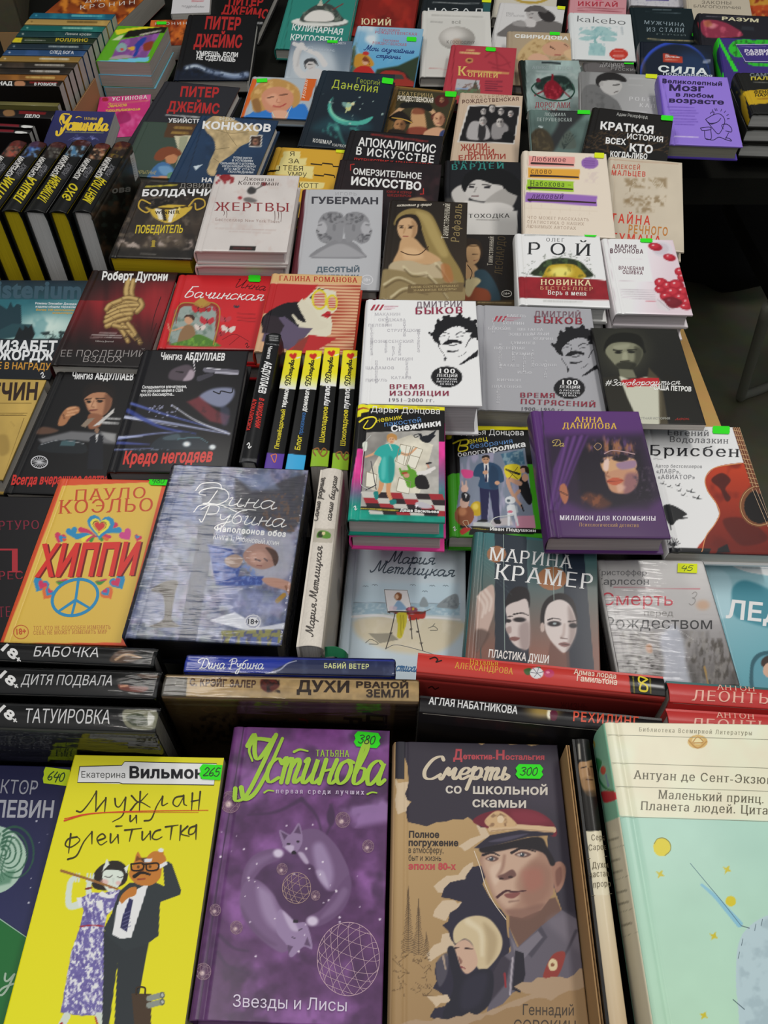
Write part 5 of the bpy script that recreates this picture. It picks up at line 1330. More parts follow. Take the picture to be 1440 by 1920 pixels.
def a_dnev(k):
 k.c('M');k.bg('0f0e0f')
 k.G('d83a90',(60,360),'0f927e',(60,760),[(110,366),(150,366),(142,420),(128,900),(0,900),(60,620)]);k.P('d83a90',[(110,366),(152,366),(140,560),(66,620)],2)
 k.G('d83a90',(60,560),'0f927e',(60,760),[(90,520),(140,520),(128,900),(10,900)]);k.G('d83a90',(680,400),'0f927e',(680,740),[(655,315),(720,318),(720,900),(650,900)]);k.P('0f927e',[(20,772),(720,800),(720,900),(20,880)],2)
 dontsova(k,96,56,704,84);k.S('a03a28',[(100,105),(150,90),(190,100)],14,6)
 pic = [(172,255),(660,240),(656,805),(128,772)]
 k.P('a9a6a0',pic,2);k.P('8f8b86',[(172,255),(330,250),(180,640),(140,650)],12)
 k.P('cfc9b8',[(300,330),(470,270),(620,340),(560,560),(520,690),(420,700),(200,640),(170,560)],4);k.NZ(60,.16,5)
 for q in ([(400,335),(470,350),(430,480),(365,450)],[(485,350),(550,370),(500,500),(440,480)],[(170,520),(240,540),(230,630),(165,620)],[(390,560),(470,590),(455,670),(370,650)]):
  k.P('e2dece',q,3);k.W('8e8672',q + [q[0]],4,sm=False)
 for a,b in (((390,390),(455,410)),((470,410),(530,425)),((385,365),(375,450)),((440,345),(420,470))):
  k.W('9a927e',[a,b],3,sm=False)
 for i in range(6):
  for j in range(4):
   q = lambda i,j: (130 + i * 92 + j * 16,655 + j * 38 + i * 3)
   k.P(('c2bfb8','2a2024','9c2830')[(i + 2 * j) % 3],[q(i,j),q(i + 1,j),q(i + 1,j + 1),q(i,j + 1)],2)
 # crow
 k.B('1a1c22',[(530,290),(580,275),(610,300),(585,325),(545,315)],4);k.P('1a1c22',[(560,290),(645,235),(625,270),(640,275),(600,310)]);k.P('1a1c22',[(535,290),(515,262),(540,262),(550,285)]);k.W('24262c',[(520,265),(490,275),(500,290),(520,280)],4)
 # drip stand
 k.W('4a4a4e',[(200,450),(235,640)],5);k.W('c8ccc8',[(200,275),(160,330),(140,480),(130,600),(180,640)],3);k.B('d8dcd0',[(145,325),(175,320),(170,375),(148,378)],4);k.W('3a3a40',[(165,645),(235,610)],6)
 # the woman
 k.S('d4a078',[(255,370),(215,400),(165,420)],20,12);k.S('d4a078',[(395,390),(450,405),(505,360)],20,12)
 k.S('cc9468',[(275,580),(262,640),(235,680)],36,20);k.S('cc9468',[(320,590),(318,660),(340,720)],36,20);k.B('127c78',[(218,660),(248,655),(250,695),(230,708)]);k.B('127c78',[(325,715),(365,708),(370,735),(335,742)])
 k.B('2aa49c',[(270,345),(330,330),(390,350),(400,400),(360,430),(360,500),(340,590),(265,585),(250,500),(270,430),(240,410),(220,400),(240,370)],4);k.B('1a7c78',[(320,420),(358,450),(350,570),(320,580)],20,.6);k.B('6ac8c0',[(275,440),(300,430),(295,560),(270,560)],18,.6);k.S('d8d8c8',[(325,335),(345,380)],8,3)
 k.E('d8aa84',337,302,24,30);k.B('b8864a',[(308,300),(312,270),(345,262),(375,280),(372,310),(350,290),(322,292),(316,318)],4);k.S('4a3020',[(328,300),(334,301)],4);k.S('4a3020',[(345,300),(352,300)],4);k.S('a03030',[(334,318),(346,318)],4)
 # the falling man
 k.B('5c9a2c',[(400,520),(440,510),(490,505),(520,560),(500,620),(450,625),(430,580)],4);k.S('5c9a2c',[(470,520),(450,480)],22,14);k.S('5c9a2c',[(410,540),(395,500)],18,12);k.E('c8907a',440,545,20,16);k.S('a04028',[(412,530),(440,528)],12);k.B('1d1a1c',[(500,560),(560,540),(595,620),(560,640),(505,625)],4);k.S('dcd8d4',[(560,530),(628,495)],30,20);k.S('dcd8d4',[(520,530),(600,520)],26,18);k.S('c8907a',[(590,490),(580,470)],12);k.S('1c1c20',[(575,465),(605,460)],12)
 k.B('b8b4bc',[(500,730),(540,725),(600,745),(610,765),(540,765),(510,750)],5);k.P('e0dce0',[(495,740),(520,745),(505,765)])
 k.P('0d0c0d',[(128,755),(658,778),(656,806),(127,778)],2);k.dash('c8b83c',132,768,388,782,16,9,.9);k.T('Даша Васильева',396,788,658,800,18,'ece8e0','B')
 k.T('Дарья Донцова',200,118,664,132,40,'ece8e4','s')
 k.W('e6d22c',[(122,185),(160,160),(215,152),(236,175),(200,225),(150,225),(180,175)],12,7);k.T('невник',238,190,412,166,34,'e6d22c','s');k.T('пакостей',292,218,540,186,34,'5f8cc4','s');k.T('Снежинки',338,252,672,210,40,'f2e8ec','B')
 swirl(k,94,765,16,'e0e8e4',5)
def a_venec(k):
 k.c('M');k.bg('0f0e0f')
 k.P('3f9e1e',[(745,532),(800,530),(800,900),(870,905),(860,945),(1420,940),(1420,1060),(690,1060),(700,560)],2);k.P('3f9e1e',[(1240,470),(1320,468),(1400,960),(1300,960)],2)
 dontsova(k,706,206,1292,212);k.B('a8302a',[(702,262),(740,235),(770,245),(745,275)],6)
 pic = [(800,420),(1240,360),(1310,900),(880,905),(770,830),(800,600)]
 k.P('7c8698',pic,2);k.NZ(40,.7,3,'b0a8c4',pic,ax=.3,thr=.5);k.P('3f6a84',[(1075,400),(1225,370),(1240,470),(1110,480)],8);k.NZ(22,.7,6,'9ab0b8',[(1075,400),(1225,370),(1240,470),(1110,480)],thr=.5)
 k.P('c88aa0',[(1170,820),(1300,815),(1312,900),(1180,900)],6);k.P('d8c8c0',[(1000,850),(1140,820),(1160,880),(1020,890)],20,.6)
 k.B('d84a8a',[(808,510),(850,506),(892,520),(880,560),(830,560)],6);k.B('e8d02c',[(1105,480),(1200,475),(1210,560),(1150,580),(1110,550)],6);k.W('7a6a20',[(1110,500),(1190,570)],4);k.W('7a6a20',[(1190,490),(1130,570)],4)
 k.E('c0a020',915,770,45,50);k.E('e0c858',905,755,20,22,soft=16);k.E('8a5034',830,815,66,70);k.E('c88a60',815,790,30,28,soft=24,a=.8)
 k.B('d0ac9a',[(800,720),(820,690),(860,710),(850,760),(810,760)],4);k.E('d8b4a4',832,635,24,26);k.S('d8b4a4',[(822,620),(814,585)],13,8);k.S('d8b4a4',[(842,618),(842,582)],13,8);k.B('1d1d24',[(812,670),(838,658),(868,680),(858,720),(820,715)],4);k.P('e0e0e0',[(832,668),(850,672),(842,700)])
 # man in the dark suit
 k.P('202048',[(930,590),(1060,590),(1070,850),(1030,850),(1000,650),(985,850),(945,850)],4);k.B('2a4a6a',[(912,480),(960,458),(1030,462),(1080,500),(1098,580),(1060,600),(1050,640),(930,625),(935,560),(890,545)],5);k.B('1c3450',[(1010,480),(1060,520),(1050,630),(1000,620)],16,.6)
 k.P('e6e6ea',[(962,462),(995,460),(992,590),(970,590)],3);k.P('1c1c3c',[(972,475),(985,475),(984,590),(970,590)],3);k.E('c89a78',975,438,25,30);k.B('241a16',[(950,430),(955,412),(995,410),(1000,432),(978,422)],4);k.S('3a2820',[(962,436),(970,436)],4);k.S('3a2820',[(982,436),(990,436)],4);k.S('8a4a40',[(970,455),(982,455)],3)
 k.E('d0a080',972,525,18,13);k.E('d0a080',1052,595,16,14);k.B('16161c',[(915,855),(960,840),(990,850),(970,862)],4);k.B('16161c',[(1030,845),(1070,845),(1075,872),(1040,870)],4)
 k.P('c8ccc4',[(890,860),(1000,862),(1040,895),(890,892)],8,.8);k.W('c8ccc8',[(1000,880),(1040,830),(1160,815)],5)
 # woman in black
 k.B('1a1a1e',[(1205,570),(1240,545),(1275,640),(1288,720),(1260,740),(1200,640)],4);k.S('c89a80',[(1205,600),(1125,575),(1160,680),(1212,745)],32,16);k.S('c89a80',[(1200,650),(1175,690),(1222,765)],24,12);k.E('c89a80',1240,560,22,26);k.E('cfa288',1225,508,18,22);k.B('2a1a16',[(1205,500),(1225,478),(1262,490),(1268,530),(1245,525),(1235,495)],4);k.S('1c1c20',[(1200,535),(1150,520),(1112,505)],16,10);k.S('1c1c20',[(1215,745),(1230,785)],10)
 # robot
 k.E('d4d8dc',1140,712,36,26);k.E('4a5a64',1128,716,12,10);k.B('d4d8dc',[(1120,750),(1170,745),(1180,800),(1130,805)],4);k.S('d4d8dc',[(1130,805),(1130,880)],20,14);k.S('d4d8dc',[(1170,800),(1192,880)],20,14);k.S('a8b0b8',[(1180,755),(1188,790)],14);k.E('c86a80',1140,790,18,8)
 k.P('0d0c0d',[(870,888),(1300,905),(1390,910),(1388,940),(900,920)],2);k.dash('b8a83c',890,902,995,912,8,8);k.T('Иван Подушкин',1003,916,1312,928,20,'ece8e0','B');k.B('b0302a',[(800,920),(835,895),(875,905),(845,930),(815,945)],5);k.W('c8b090',[(850,900),(820,860),(850,850),(860,880)],4)
 k.T('Дарья Донцова',808,270,1230,275,38,'ece8e4','s')
 k.W('e6d22c',[(755,330),(800,310),(850,305),(850,335),(800,345),(848,350),(845,375),(790,380),(805,318)],11,8);k.T('енец',860,332,988,312,36,'e6d22c','s');k.T('безбрачия',872,366,1156,328,34,'5f8cc4','s');k.T('белого',788,420,972,396,32,'f0eaec','s');k.T('кролика',988,392,1244,350,36,'f4ecee','B')
 swirl(k,764,905,16,'e0e8e0',5)
def a_danil(k):
 k.c('J');k.bg('4f2a63');k.G('583070',(400,600),'482858',(500,1280));k.S('382048',[(170,575),(215,1200),(250,1285)],8,sm=False)
 k.P('241a2c',[(190,720),(740,700),(850,1050),(760,1120),(420,1130),(300,1080),(220,1130)],70,.9);k.P('1a1320',[(360,800),(520,730),(720,800),(790,1060),(560,1110),(380,1040)],40,.9)
 k.P('54306c',[(300,720),(430,710),(350,900),(260,1130),(210,1130),(230,900)],16,.9)
 for q in ([(330,720),(270,950),(235,1120)],[(370,715),(310,900),(260,1080)],[(410,712),(350,860),(290,1020)]):
  k.S('2e1a3c',q,12,5,soft=10,a=.8);k.S('6e4486',[(x - 18,y) for x,y in q],10,5,soft=10,a=.7)
 m = [(420,740),(560,705),(690,750),(680,830),(440,800)]
 k.NZ(24,.9,3,'a06a48',m,ax=.4,thr=.45,soft=40);k.NZ(18,.6,6,'6a4a80',m,ax=.4,thr=.5,soft=40);k.E('2c2434',482,772,26,20);k.W('a08060',[(460,772),(482,752),(504,770),(482,792),(460,772)],4)
 k.B('bd8a6c',[(525,905),(600,890),(698,900),(706,980),(660,1030),(590,1035),(545,1005)],12);k.B('7a5060',[(640,930),(705,930),(690,1010),(630,1035)],24,.7);k.B('d8b0a0',[(590,980),(640,1000),(600,1030)],20,.6)
 k.B('c79a72',[(498,850),(540,830),(640,830),(695,850),(692,900),(600,900),(520,915)],8);k.B('dcc0b8',[(520,850),(545,845),(540,905),(515,900)],10,.9);k.B('8a7098',[(590,865),(690,850),(690,890),(610,900)],14,.8);k.E('1c1418',610,838,46,18,soft=6);k.E('1c1418',505,850,12,16,soft=6);k.W('a88a8c',[(520,812),(560,795),(620,800),(690,815)],6);k.NZ(10,.7,5,'5a4458',[(500,800),(700,800),(700,850),(500,850)],thr=.52)
 k.B('b8583e',[(532,968),(575,946),(628,962),(580,990)],6);k.S('6e2c24',[(535,967),(626,964)],4);k.S('8a5a44',[(540,915),(530,935),(548,942)],8,a=.7)
 k.NZ(14,.8,8,'443848',[(680,900),(800,860),(800,1080),(700,1080)],thr=.5,soft=30);k.B('5c3426',[(400,1060),(440,1030),(560,1090),(480,1120)],30,.8);k.NZ(20,.7,9,'8a5030',[(380,1050),(480,1030),(560,1100),(420,1110)],thr=.5,soft=40)
 k.B('a8684c',[(272,990),(300,985),(318,1050),(300,1095),(280,1070),(268,1030)],8);k.S('4a2a24',[(262,1020),(310,1045)],6)
 k.T('АННА',348,634,512,638,30,'d6ae46','R');k.T('ДАНИЛОВА',282,670,590,674,33,'d6ae46','R');k.C('ДА',228,768,290,772,18,'b09a58',4,.3)
 k.T('МИЛЛИОН ДЛЯ КОЛОМБИНЫ',268,1186,808,1190,26,'e2dce6','R');k.T('Психологический детектив',378,1222,712,1226,21,'b08a5c','r')
def a_brisb(k):
 k.c('J');k.bg('ecebec')
 g = [(1380,862),(1240,868),(1140,892),(1088,950),(1100,1020),(1148,1090),(1168,1150),(1140,1210),(1090,1280),(1068,1380),(1560,1390),(1560,870)]
 k.B('a5301a',g,5);k.G('c0401e',(1280,900),'5a150e',(1250,1330),g,a=.75);k.NZ(90,.5,4,'5c1610',g,thr=.55);k.W('d08a58',[(1290,866),(1140,892),(1088,950),(1100,1020),(1148,1090),(1168,1150),(1140,1210),(1090,1280),(1068,1370)],5)
 k.B('3a1210',[(1120,960),(1180,920),(1230,960),(1200,1010),(1230,1060),(1205,1080),(1170,1010)],8,.8);k.B('4a1410',[(1190,1180),(1320,1180),(1440,1290),(1300,1330),(1220,1260)],16,.7)
 k.E('7a4a2c',1390,1105,112,118);k.E('120d0c',1394,1108,88,96);k.W('c8a070',[(1390 + 104 * math.cos(a),1105 + 110 * math.sin(a)) for a in np.linspace(0,6.28,21)],3)
 k.P('6e3a22',[(1238,655),(1282,660),(1428,1010),(1392,1040),(1345,1000)],2)
 for i in range(13):
  t = i / 13
  k.W('c09468',[(1238 + 107 * t,655 + 345 * t),(1282 + 146 * t,660 + 350 * t)],4,sm=False)
 for d in (.15,.38,.62,.85):
  k.W('c8a880',[(1238 + 44 * d,656),(1345 + 83 * d,1002)],2.5,sm=False)
 for d in range(4):
  k.W('d8b898',[(1350 + d * 20,1010),(1450 + d * 22,1250)],2,sm=False)
 k.B('16181a',[(850,1110),(900,1100),(985,1150),(960,1165),(990,1175),(930,1185),(900,1215),(870,1190)],5);k.S('16181a',[(870,1130),(895,1240)],8)
 for a in np.linspace(-2.9,-.2,8):
  k.S('14161a',[(905,1335),(905 + 40 * math.cos(a),1325 + 42 * math.sin(a))],8,3)
 k.P('14161a',[(880,1340),(1120,1345),(1110,1372),(880,1372)],6);k.P('14161a',[(1160,1345),(1210,1320),(1230,1370),(1150,1372)],6)
 for x,y,s in ((850,980,1),(888,998,.9),(938,992,1.2),(945,1022,1),(1006,1025,1.4),(968,1046,1.1),(1045,1062,1.6)):
  k.S('1a1c1e',[(x - 16 * s,y - 4 * s),(x,y + 2 * s),(x + 16 * s,y + 4 * s)],4 * s,2);k.S('1a1c1e',[(x,y),(x + 6 * s,y - 11 * s)],5 * s,2)
 k.T('Евгений',877,710,1108,714,33,'6d6d70','r');k.T('Водолазкин',888,748,1216,756,33,'6d6d70','r');k.T('Брисбен',778,822,1278,832,60,'2b2b2f','r');k.dash('8a8a8a',796,840,850,844,4,6)
 k.T('Автор бестселлеров',806,890,1068,894,19,'8a8a8c','r');k.T('«ЛАВР»,',812,922,946,924,24,'76767a','r');k.T('«АВИАТОР»',820,954,1028,956,24,'76767a','r')
# ------------------------------------------------------------------ covers of the fourth and fifth rows
def a_mister(k):
 k.c('G');k.bg('20303c')
 k.G('1e2a36',(200,130),'27505c',(200,250));k.P('2c6a76',[(-450,245),(480,245),(380,470),(-450,470)],10);k.G('2a6470',(200,250),'9cc0bc',(240,420),[(-450,245),(480,245),(380,470),(-450,470)]);k.E('c8dcd4',270,395,110,50,soft=90);k.NZ(70,.5,4,'3a7a84',[(-100,250),(470,250),(400,460),(-200,460)],thr=.52,soft=30)
 k.P('1a3640',[(-300,300),(0,275),(40,300),(60,258),(76,290),(95,268),(118,275),(122,380),(100,390),(40,420),(-300,430)],4);k.P('24464e',[(-10,420),(70,380),(180,385),(200,440),(-10,470)],8);k.P('10181c',[(85,450),(110,400),(130,420),(140,390),(160,405),(180,385),(195,440),(180,470),(80,470)],4)
 k.NZ(18,.9,6,'142426',[(230,430),(380,410),(370,480),(220,480)],thr=.45,soft=14);k.P('151c22',[(-450,466),(380,466),(285,700),(-450,700)],8);k.G('191f26',(100,470),'12161c',(100,690),[(-450,470),(385,470),(285,700),(-450,700)])
 k.T('Misterium',-130,232,455,240,100,'3a5564','B',.05)
 for i,(t,c) in enumerate((('Романы Элизабет Джордж','d8dce0'),('изданы общим тиражом','d8dce0'),('более 100 миллионов','c8a040'),('экземпляров','c8a040'))):
  k.T(t,198 + (i == 3) * 90 + i * 2,272 + i * 18,432 - i * 8,276 + i * 17,12,c,'b',.1)
 k.T('ЭЛИЗАБЕТ',-130,532,318,535,56,'dfe1e4','B',.12);k.T('ДЖОРДЖ',-70,582,300,586,52,'dfe1e4','B',.12);k.T('НЕ В НАГРАДУ',-50,634,282,642,38,'c08a34','b',.12);swirl(k,240,670,18)
def a_dugoni(k):
 k.c('G');k.bg('4a1014');k.G('2a1414',(700,80),'7c1a20',(800,260));k.G('7c1a20',(600,250),'1a0c0c',(560,520),[(300,250),(1010,250),(810,640),(260,640)]);k.NZ(60,.35,4,ax=.2)
 k.P('1c1414',[(510,78),(1012,90),(1000,140),(480,135)],30,.8);k.P('141010',[(300,540),(860,540),(810,640),(270,640)],40,.9);k.E('a82a30',880,260,90,110,soft=100,a=.5);k.W('3a0c10',[(905,230),(870,330),(850,420)],4);k.W('3a0c10',[(880,380),(840,480)],4)
 c1,c2,c3 = 'c2a468','8a6c3c','5c4424'
 def rope(q,w):
  k.S(c3,q,w + 8,w + 6);k.S(c2,q,w);k.S(c1,[(x - 3,y - 3) for x,y in q],w * .6,soft=8)
 rope([(725,140),(712,200),(722,240)],34);rope([(752,140),(740,200),(748,240)],26)
 for q in ([(655,260),(720,235),(790,250)],[(635,285),(700,262),(775,268)],[(610,320),(690,285),(790,275)],[(600,300),(620,275),(680,250)],[(600,345),(680,310),(770,300)],[(595,370),(670,335),(740,325)],[(600,395),(660,370),(730,350)],[(790,250),(800,280),(770,315)]):
  rope(q,24)
 for q in ([(665,395),(700,440),(720,480)],[(690,385),(730,430),(770,470)],[(640,390),(690,400),(740,400)],[(720,380),(750,420),(790,490)]):
  rope(q,22)
 for i in range(26):
  t = i / 26
  x,y = 605 + 170 * ((i * 7) % 13) / 13,250 + 150 * t
  k.S(c3,[(x,y),(x + 16,y + 12)],3,a=.6)
 k.NZ(12,.7,3,'2a1a10',[(660,420),(800,440),(820,510),(700,500)],thr=.5,soft=20)
 k.T('Роберт Дугони',572,134,940,138,46,'e6e4e2','B',.15)
 for i,(a,b) in enumerate(((560,660),(518,690),(508,690))):
  k.dash('b8b0ac',a,430 + i * 14,b,433 + i * 14,7,6,.9,i)
 k.T('Library Journal',538,483,638,486,10,'b8b0ac','s',.15)
 k.T('ЕЕ ПОСЛЕДНИЙ',340,566,812,568,38,'9c9694','l',.2);k.T('ВЗДОХ',466,596,684,598,32,'9c9694','l',.2)
def a_bach(k):
 k.c('G');k.bg('c5262c');k.NZ(120,.06,2)
 k.c('p');k.C('Бачинская',342,557,492,564,10.5,'e8e2e0',1.7,.45,0,.4);k.C('Инна',438,538,496,545,8,'3c1014',1.2,.5)
 k.c('G')
 k.B('8c3228',[(940,480),(985,330),(1020,270),(1100,270),(1135,290),(1180,265),(1225,290),(1230,360),(1200,500),(960,500)],6);k.B('93a09a',[(955,485),(1000,330),(1030,285),(1095,285),(1135,310),(1180,282),(1212,300),(1212,370),(1180,495)],5)
 k.W('a8803c',[(945,480),(985,330),(1020,268),(1100,268),(1135,290),(1185,262),(1232,290),(1232,370),(1200,500)],7);k.B('b08a3c',[(1090,270),(1115,245),(1135,235),(1160,250),(1185,268),(1140,288)],5);k.NZ(24,.7,4,'5c7468',[(980,300),(1210,300),(1180,500),(950,500)],thr=.5,soft=10)
 k.E('c89878',1062,356,24,28);k.B('3c2820',[(1035,350),(1050,330),(1090,335),(1092,365),(1060,340)],4);k.B('8a6a4a',[(1000,490),(1030,400),(1080,390),(1100,440),(1080,495)],6);k.S('c89878',[(1030,400),(960,420),(945,380)],10,6)
 k.B('4c7a2c',[(960,500),(1060,470),(1120,440),(1220,490),(1220,510)],8);k.NZ(10,.8,6,'7caa3c',[(960,500),(1080,460),(1220,490),(1220,510)],thr=.5,ax=.4)
 def fly(x,y,r,c):
  k.B(c,[(x,y),(x - r,y - r * .8),(x - r * 1.2,y),(x - r * .5,y + r * .6)],3);k.B(c,[(x,y),(x + r,y - r * .6),(x + r * 1.2,y),(x + r * .5,y + r * .6)],3);k.S('2a1010',[(x - 2,y - r * .4),(x + 2,y + r * .5)],4)
 for x,y,r,c in ((1115,300,30,'b82a30'),(1160,300,24,'a82830'),(1220,300,20,'b03848'),(1165,365,34,'b8303c'),(1125,402,26,'d8c8c0'),(1285,412,32,'d8ccc4'),(1265,355,30,'b8404a'),(1330,285,14,'3a3a44'),(1240,435,24,'a83038')):
  fly(x,y,r,c)
 for q in ([(1250,470),(1320,440),(1400,480)],[(1290,500),(1350,450)],[(1010,260),(990,380)]):
  k.W('8c1a20',q,3)
 for y in (322,345,362):
  k.dash('8a1a20',1335,y,1440,y + 8,6,6,.8,y)
 swirl(k,1390,502,16,'3a0c10',4);k.S('7c141a',[(875,522),(1450,530)],5,sm=False)
def a_roman(k):
 k.c('E');k.bg('cfa882')
 k.P('d8aa84',[(60,690),(600,690),(600,1200),(30,1200)])
 for i in range(30):
  y = 762 + i * 18
  k.P('a8432f',[(300,y),(600,y + 4),(600,y + 12),(300,y + 8)],2)
 k.P('b8262a',[(60,755),(352,760),(290,830),(180,900),(40,925)],2);k.P('d8d2bc',[(290,830),(350,775),(450,800),(455,900),(420,930),(430,990),(420,1040),(330,1090),(180,980),(250,880)],3)
 k.B('17141a',[(40,940),(150,870),(250,860),(300,880),(260,930),(230,1010),(150,960),(120,1050),(40,1010)],3);k.P('17141a',[(300,835),(352,780),(385,790),(330,800),(320,850)])
 k.E('d8c832',357,845,44,58);k.E('d8b8a0',357,845,32,46);k.E('d8c832',428,862,32,46);k.E('d8b8a0',428,862,22,34);k.S('d8c832',[(390,855),(410,855)],9)
 for i in range(5):
  k.S('b83a38',[(330,815 + i * 15),(384,815 + i * 15)],6,sm=False);k.S('b83a38',[(410,840 + i * 13),(446,840 + i * 13)],5,sm=False)
 k.P('b8242c',[(365,935),(405,908),(420,915),(425,935),(400,950)]);k.S('6c141c',[(368,935),(424,932)],4)
 k.c('H');k.P('d5ceb8',[(470,90),(500,60),(560,110),(600,180),(650,200),(640,225),(540,250),(470,200),(440,150)],3);k.B('17141a',[(400,120),(460,80),(490,130),(520,190),(480,180),(440,140),(410,150)],3)
 k.P('5c5068',[(300,180),(400,160),(480,220),(560,225),(470,330),(420,350),(270,300)],3);k.P('b52a2c',[(420,350),(540,262),(690,285),(590,345),(480,400)],3);k.P('2a2028',[(290,150),(360,160),(400,210),(370,270),(270,250)],4);k.P('7a3c30',[(440,350),(480,290),(540,270),(500,360)],4,.7)
 k.c('E');k.P('d3ab76',[(88,690),(602,705),(602,758),(88,746)],2);k.T('ГАЛИНА РОМАНОВА',130,738,570,750,28,'b23a2c','R')
def bykov(k,dx,dy,names,sz):
 ink = '16161a'
 for i in range(3):
  k.Q('a83848',[(102 + i * 24 + dx,126 + dy),(114 + i * 24 + dx,126 + dy),(134 + i * 24 + dx,94 + dy),(122 + i * 24 + dx,94 + dy)])
 for i in range(3):
  k.dash('a86878',182 + dx,100 + i * 9 + dy,262 + dx - i * 20,103 + i * 9 + dy,6,5,.7,i)
 h = [(452,262),(470,220),(490,190),(540,166),(600,160),(650,172),(695,200),(704,240),(700,280),(682,268),(660,238),(640,228),(600,215),(560,222),(530,238),(505,258),(490,285),(500,320),(470,305),(455,285)]
 k.B(ink,[(x + dx,y + dy) for x,y in h],2)
 g = np.random.RandomState(2)
 for x,y in h[:13]:
  for _ in range(3):
   k.E(ink,x + dx + g.randn() * 8,y + dy + g.randn() * 6,11 * g.rand() + 4,soft=2)
 for q,w,w2 in (([(495,262),(518,250),(545,258)],5,3),([(585,262),(610,248),(640,256)],6,3),([(500,272),(525,268)],4,2),([(590,275),(625,270)],4,2),([(545,275),(540,295)],4,3),([(490,290),(488,330),(515,370),(525,395)],3,3),([(640,330),(655,300),(670,280)],4,6),([(525,395),(522,412)],14,4),([(540,356),(570,358),(600,350)],10,5),([(640,360),(620,378),(600,385)],3,2)):
  k.S(ink,[(x + dx,y + dy) for x,y in q],w,w2)
 k.B(ink,[(x + dx,y + dy) for x,y in ((510,318),(530,298),(560,288),(590,292),(618,302),(612,314),(580,306),(560,312),(540,318))],2);k.S(ink,[(540 + dx,318 + dy),(565 + dx,324 + dy),(590 + dx,316 + dy)],5)
 k.P(ink,[(x + dx,y + dy) for x,y in ((600,432),(640,402),(690,362),(708,348),(708,384),(660,405),(625,428))],2)
 for t,x0,x1,y in names:
  if x1 > x0:
   k.T(t,x0,y,x1,y + dy * .04,15,sz,'r')
  else:
   for i,c in enumerate(t):
    k.T(c,x0 - 6,y + i * 14.5,x0 + 8,y + i * 14.5,11,sz,'r')
 bx,by = 533 + dx * 1.0,500 + dy
 k.E('17171a',bx,by,88,60);k.T('100',bx - 44,by - 18,bx + 46,by - 16,28,'ececee','R');k.T('ЛЕКЦИЙ',bx - 58,by + 2,bx + 60,by + 5,16,'e4e4e6','R')
 for i,(t,w) in enumerate((('О РУССКОЙ',56),('ЛИТЕРАТУРЕ',60),('ХХ ВЕКА',40))):
  k.T(t,bx - w,by + 20 + i * 14,bx + w,by + 22 + i * 14,10,'dcdcde','R')
def a_bykw(k):
 k.c('I');k.bg('eeeef0');k.S('d8d8dc',[(85,75),(48,655)],5,sm=False)
 bykov(k,0,0,[('МАКАНИН',128,272,155),('ОКУДЖАВА',148,303,187),('ПЕЛЕВИН',92,223,217),('СТРУГАЦКИЕ',198,386,246),('ВОЗНЕСЕНСКИЙ',106,346,308),('НАГИБИН',196,342,407),('ШАЛАМОВ',76,236,457),('КАТАЕВ',220,332,512),('ПИКУЛЬ',76,198,526),('ЕТРУШЕВСКАЯ',110,0,232),('АНИН',196,0,170),('ШМАТОВ',294,0,200),('ЕЛЛЕР',190,0,308),('БУЛГ',232,0,340),('ОЛЖЕН',268,0,322),('ЕВТУШЕНКО',374,0,246),('СКАНДЕР',308,0,420),('ПОЛОНСКИЙ',136,0,420)],'b6b4ba')
 k.T('ДМИТРИЙ',358,112,622,106,32,'6c5a64','r');k.T('БЫКОВ',358,150,622,144,36,'8f2d48','R');k.T('ВРЕМЯ',212,570,406,570,26,'8a3048','R');k.T('ИЗОЛЯЦИИ',210,607,546,608,26,'8a3048','R');k.T('1951–2000 гг.',207,641,462,643,20,'66606a','r')
def a_bykg(k):
 k.c('I');k.bg('a2a2a7');k.S('8e8e94',[(745,100),(728,695)],5,sm=False)
 bykov(k,690,64,[('БАБЕЛЬ',872,978,163),('ЕСЕНИН',850,968,205),('БРЮСОВ',768,890,234),('ЦВЕТАЕВА',930,1075,240),('БЕЛЫЙ',1005,1108,265),('ЗОЩЕНКО',880,1020,268),('КЕДРИН',1020,1128,292),('ГУМИЛЁВ',893,1030,316),('ПАСТЕРНАК',800,975,345),('КУЗМИН',898,1025,378),('РОЗАНОВ',1010,1150,440),('КАТАЕВ',832,940,442),('ИЛЬФ',930,1010,482),('КИРШОН',816,948,525),('ПЛАТОНОВ',785,952,562),('ПЕТРОВ',796,0,180),('ЧЕХОВ',856,0,180),('МАЯКОВСКИЙ',832,0,325),('ХЛЕБНИК',1016,0,360),('ЗАМЯТИН',1086,0,420),('ЛЕОНОВ',820,0,578),('ГОРЬКИЙ',906,0,325),('АНДРЕЕВ',968,0,390)],'d0d0d4')
 k.T('ДМИТРИЙ',1022,162,1286,168,32,'7a5a64','r');k.T('БЫКОВ',1026,198,1294,206,36,'8f2d3c','R');k.T('ВРЕМЯ',946,617,1142,620,26,'8a3040','R');k.T('ПОТРЯСЕНИЙ',946,653,1370,672,28,'8a3040','R');k.T('1900–1950 гг.',952,690,1200,700,20,'55525a','r')
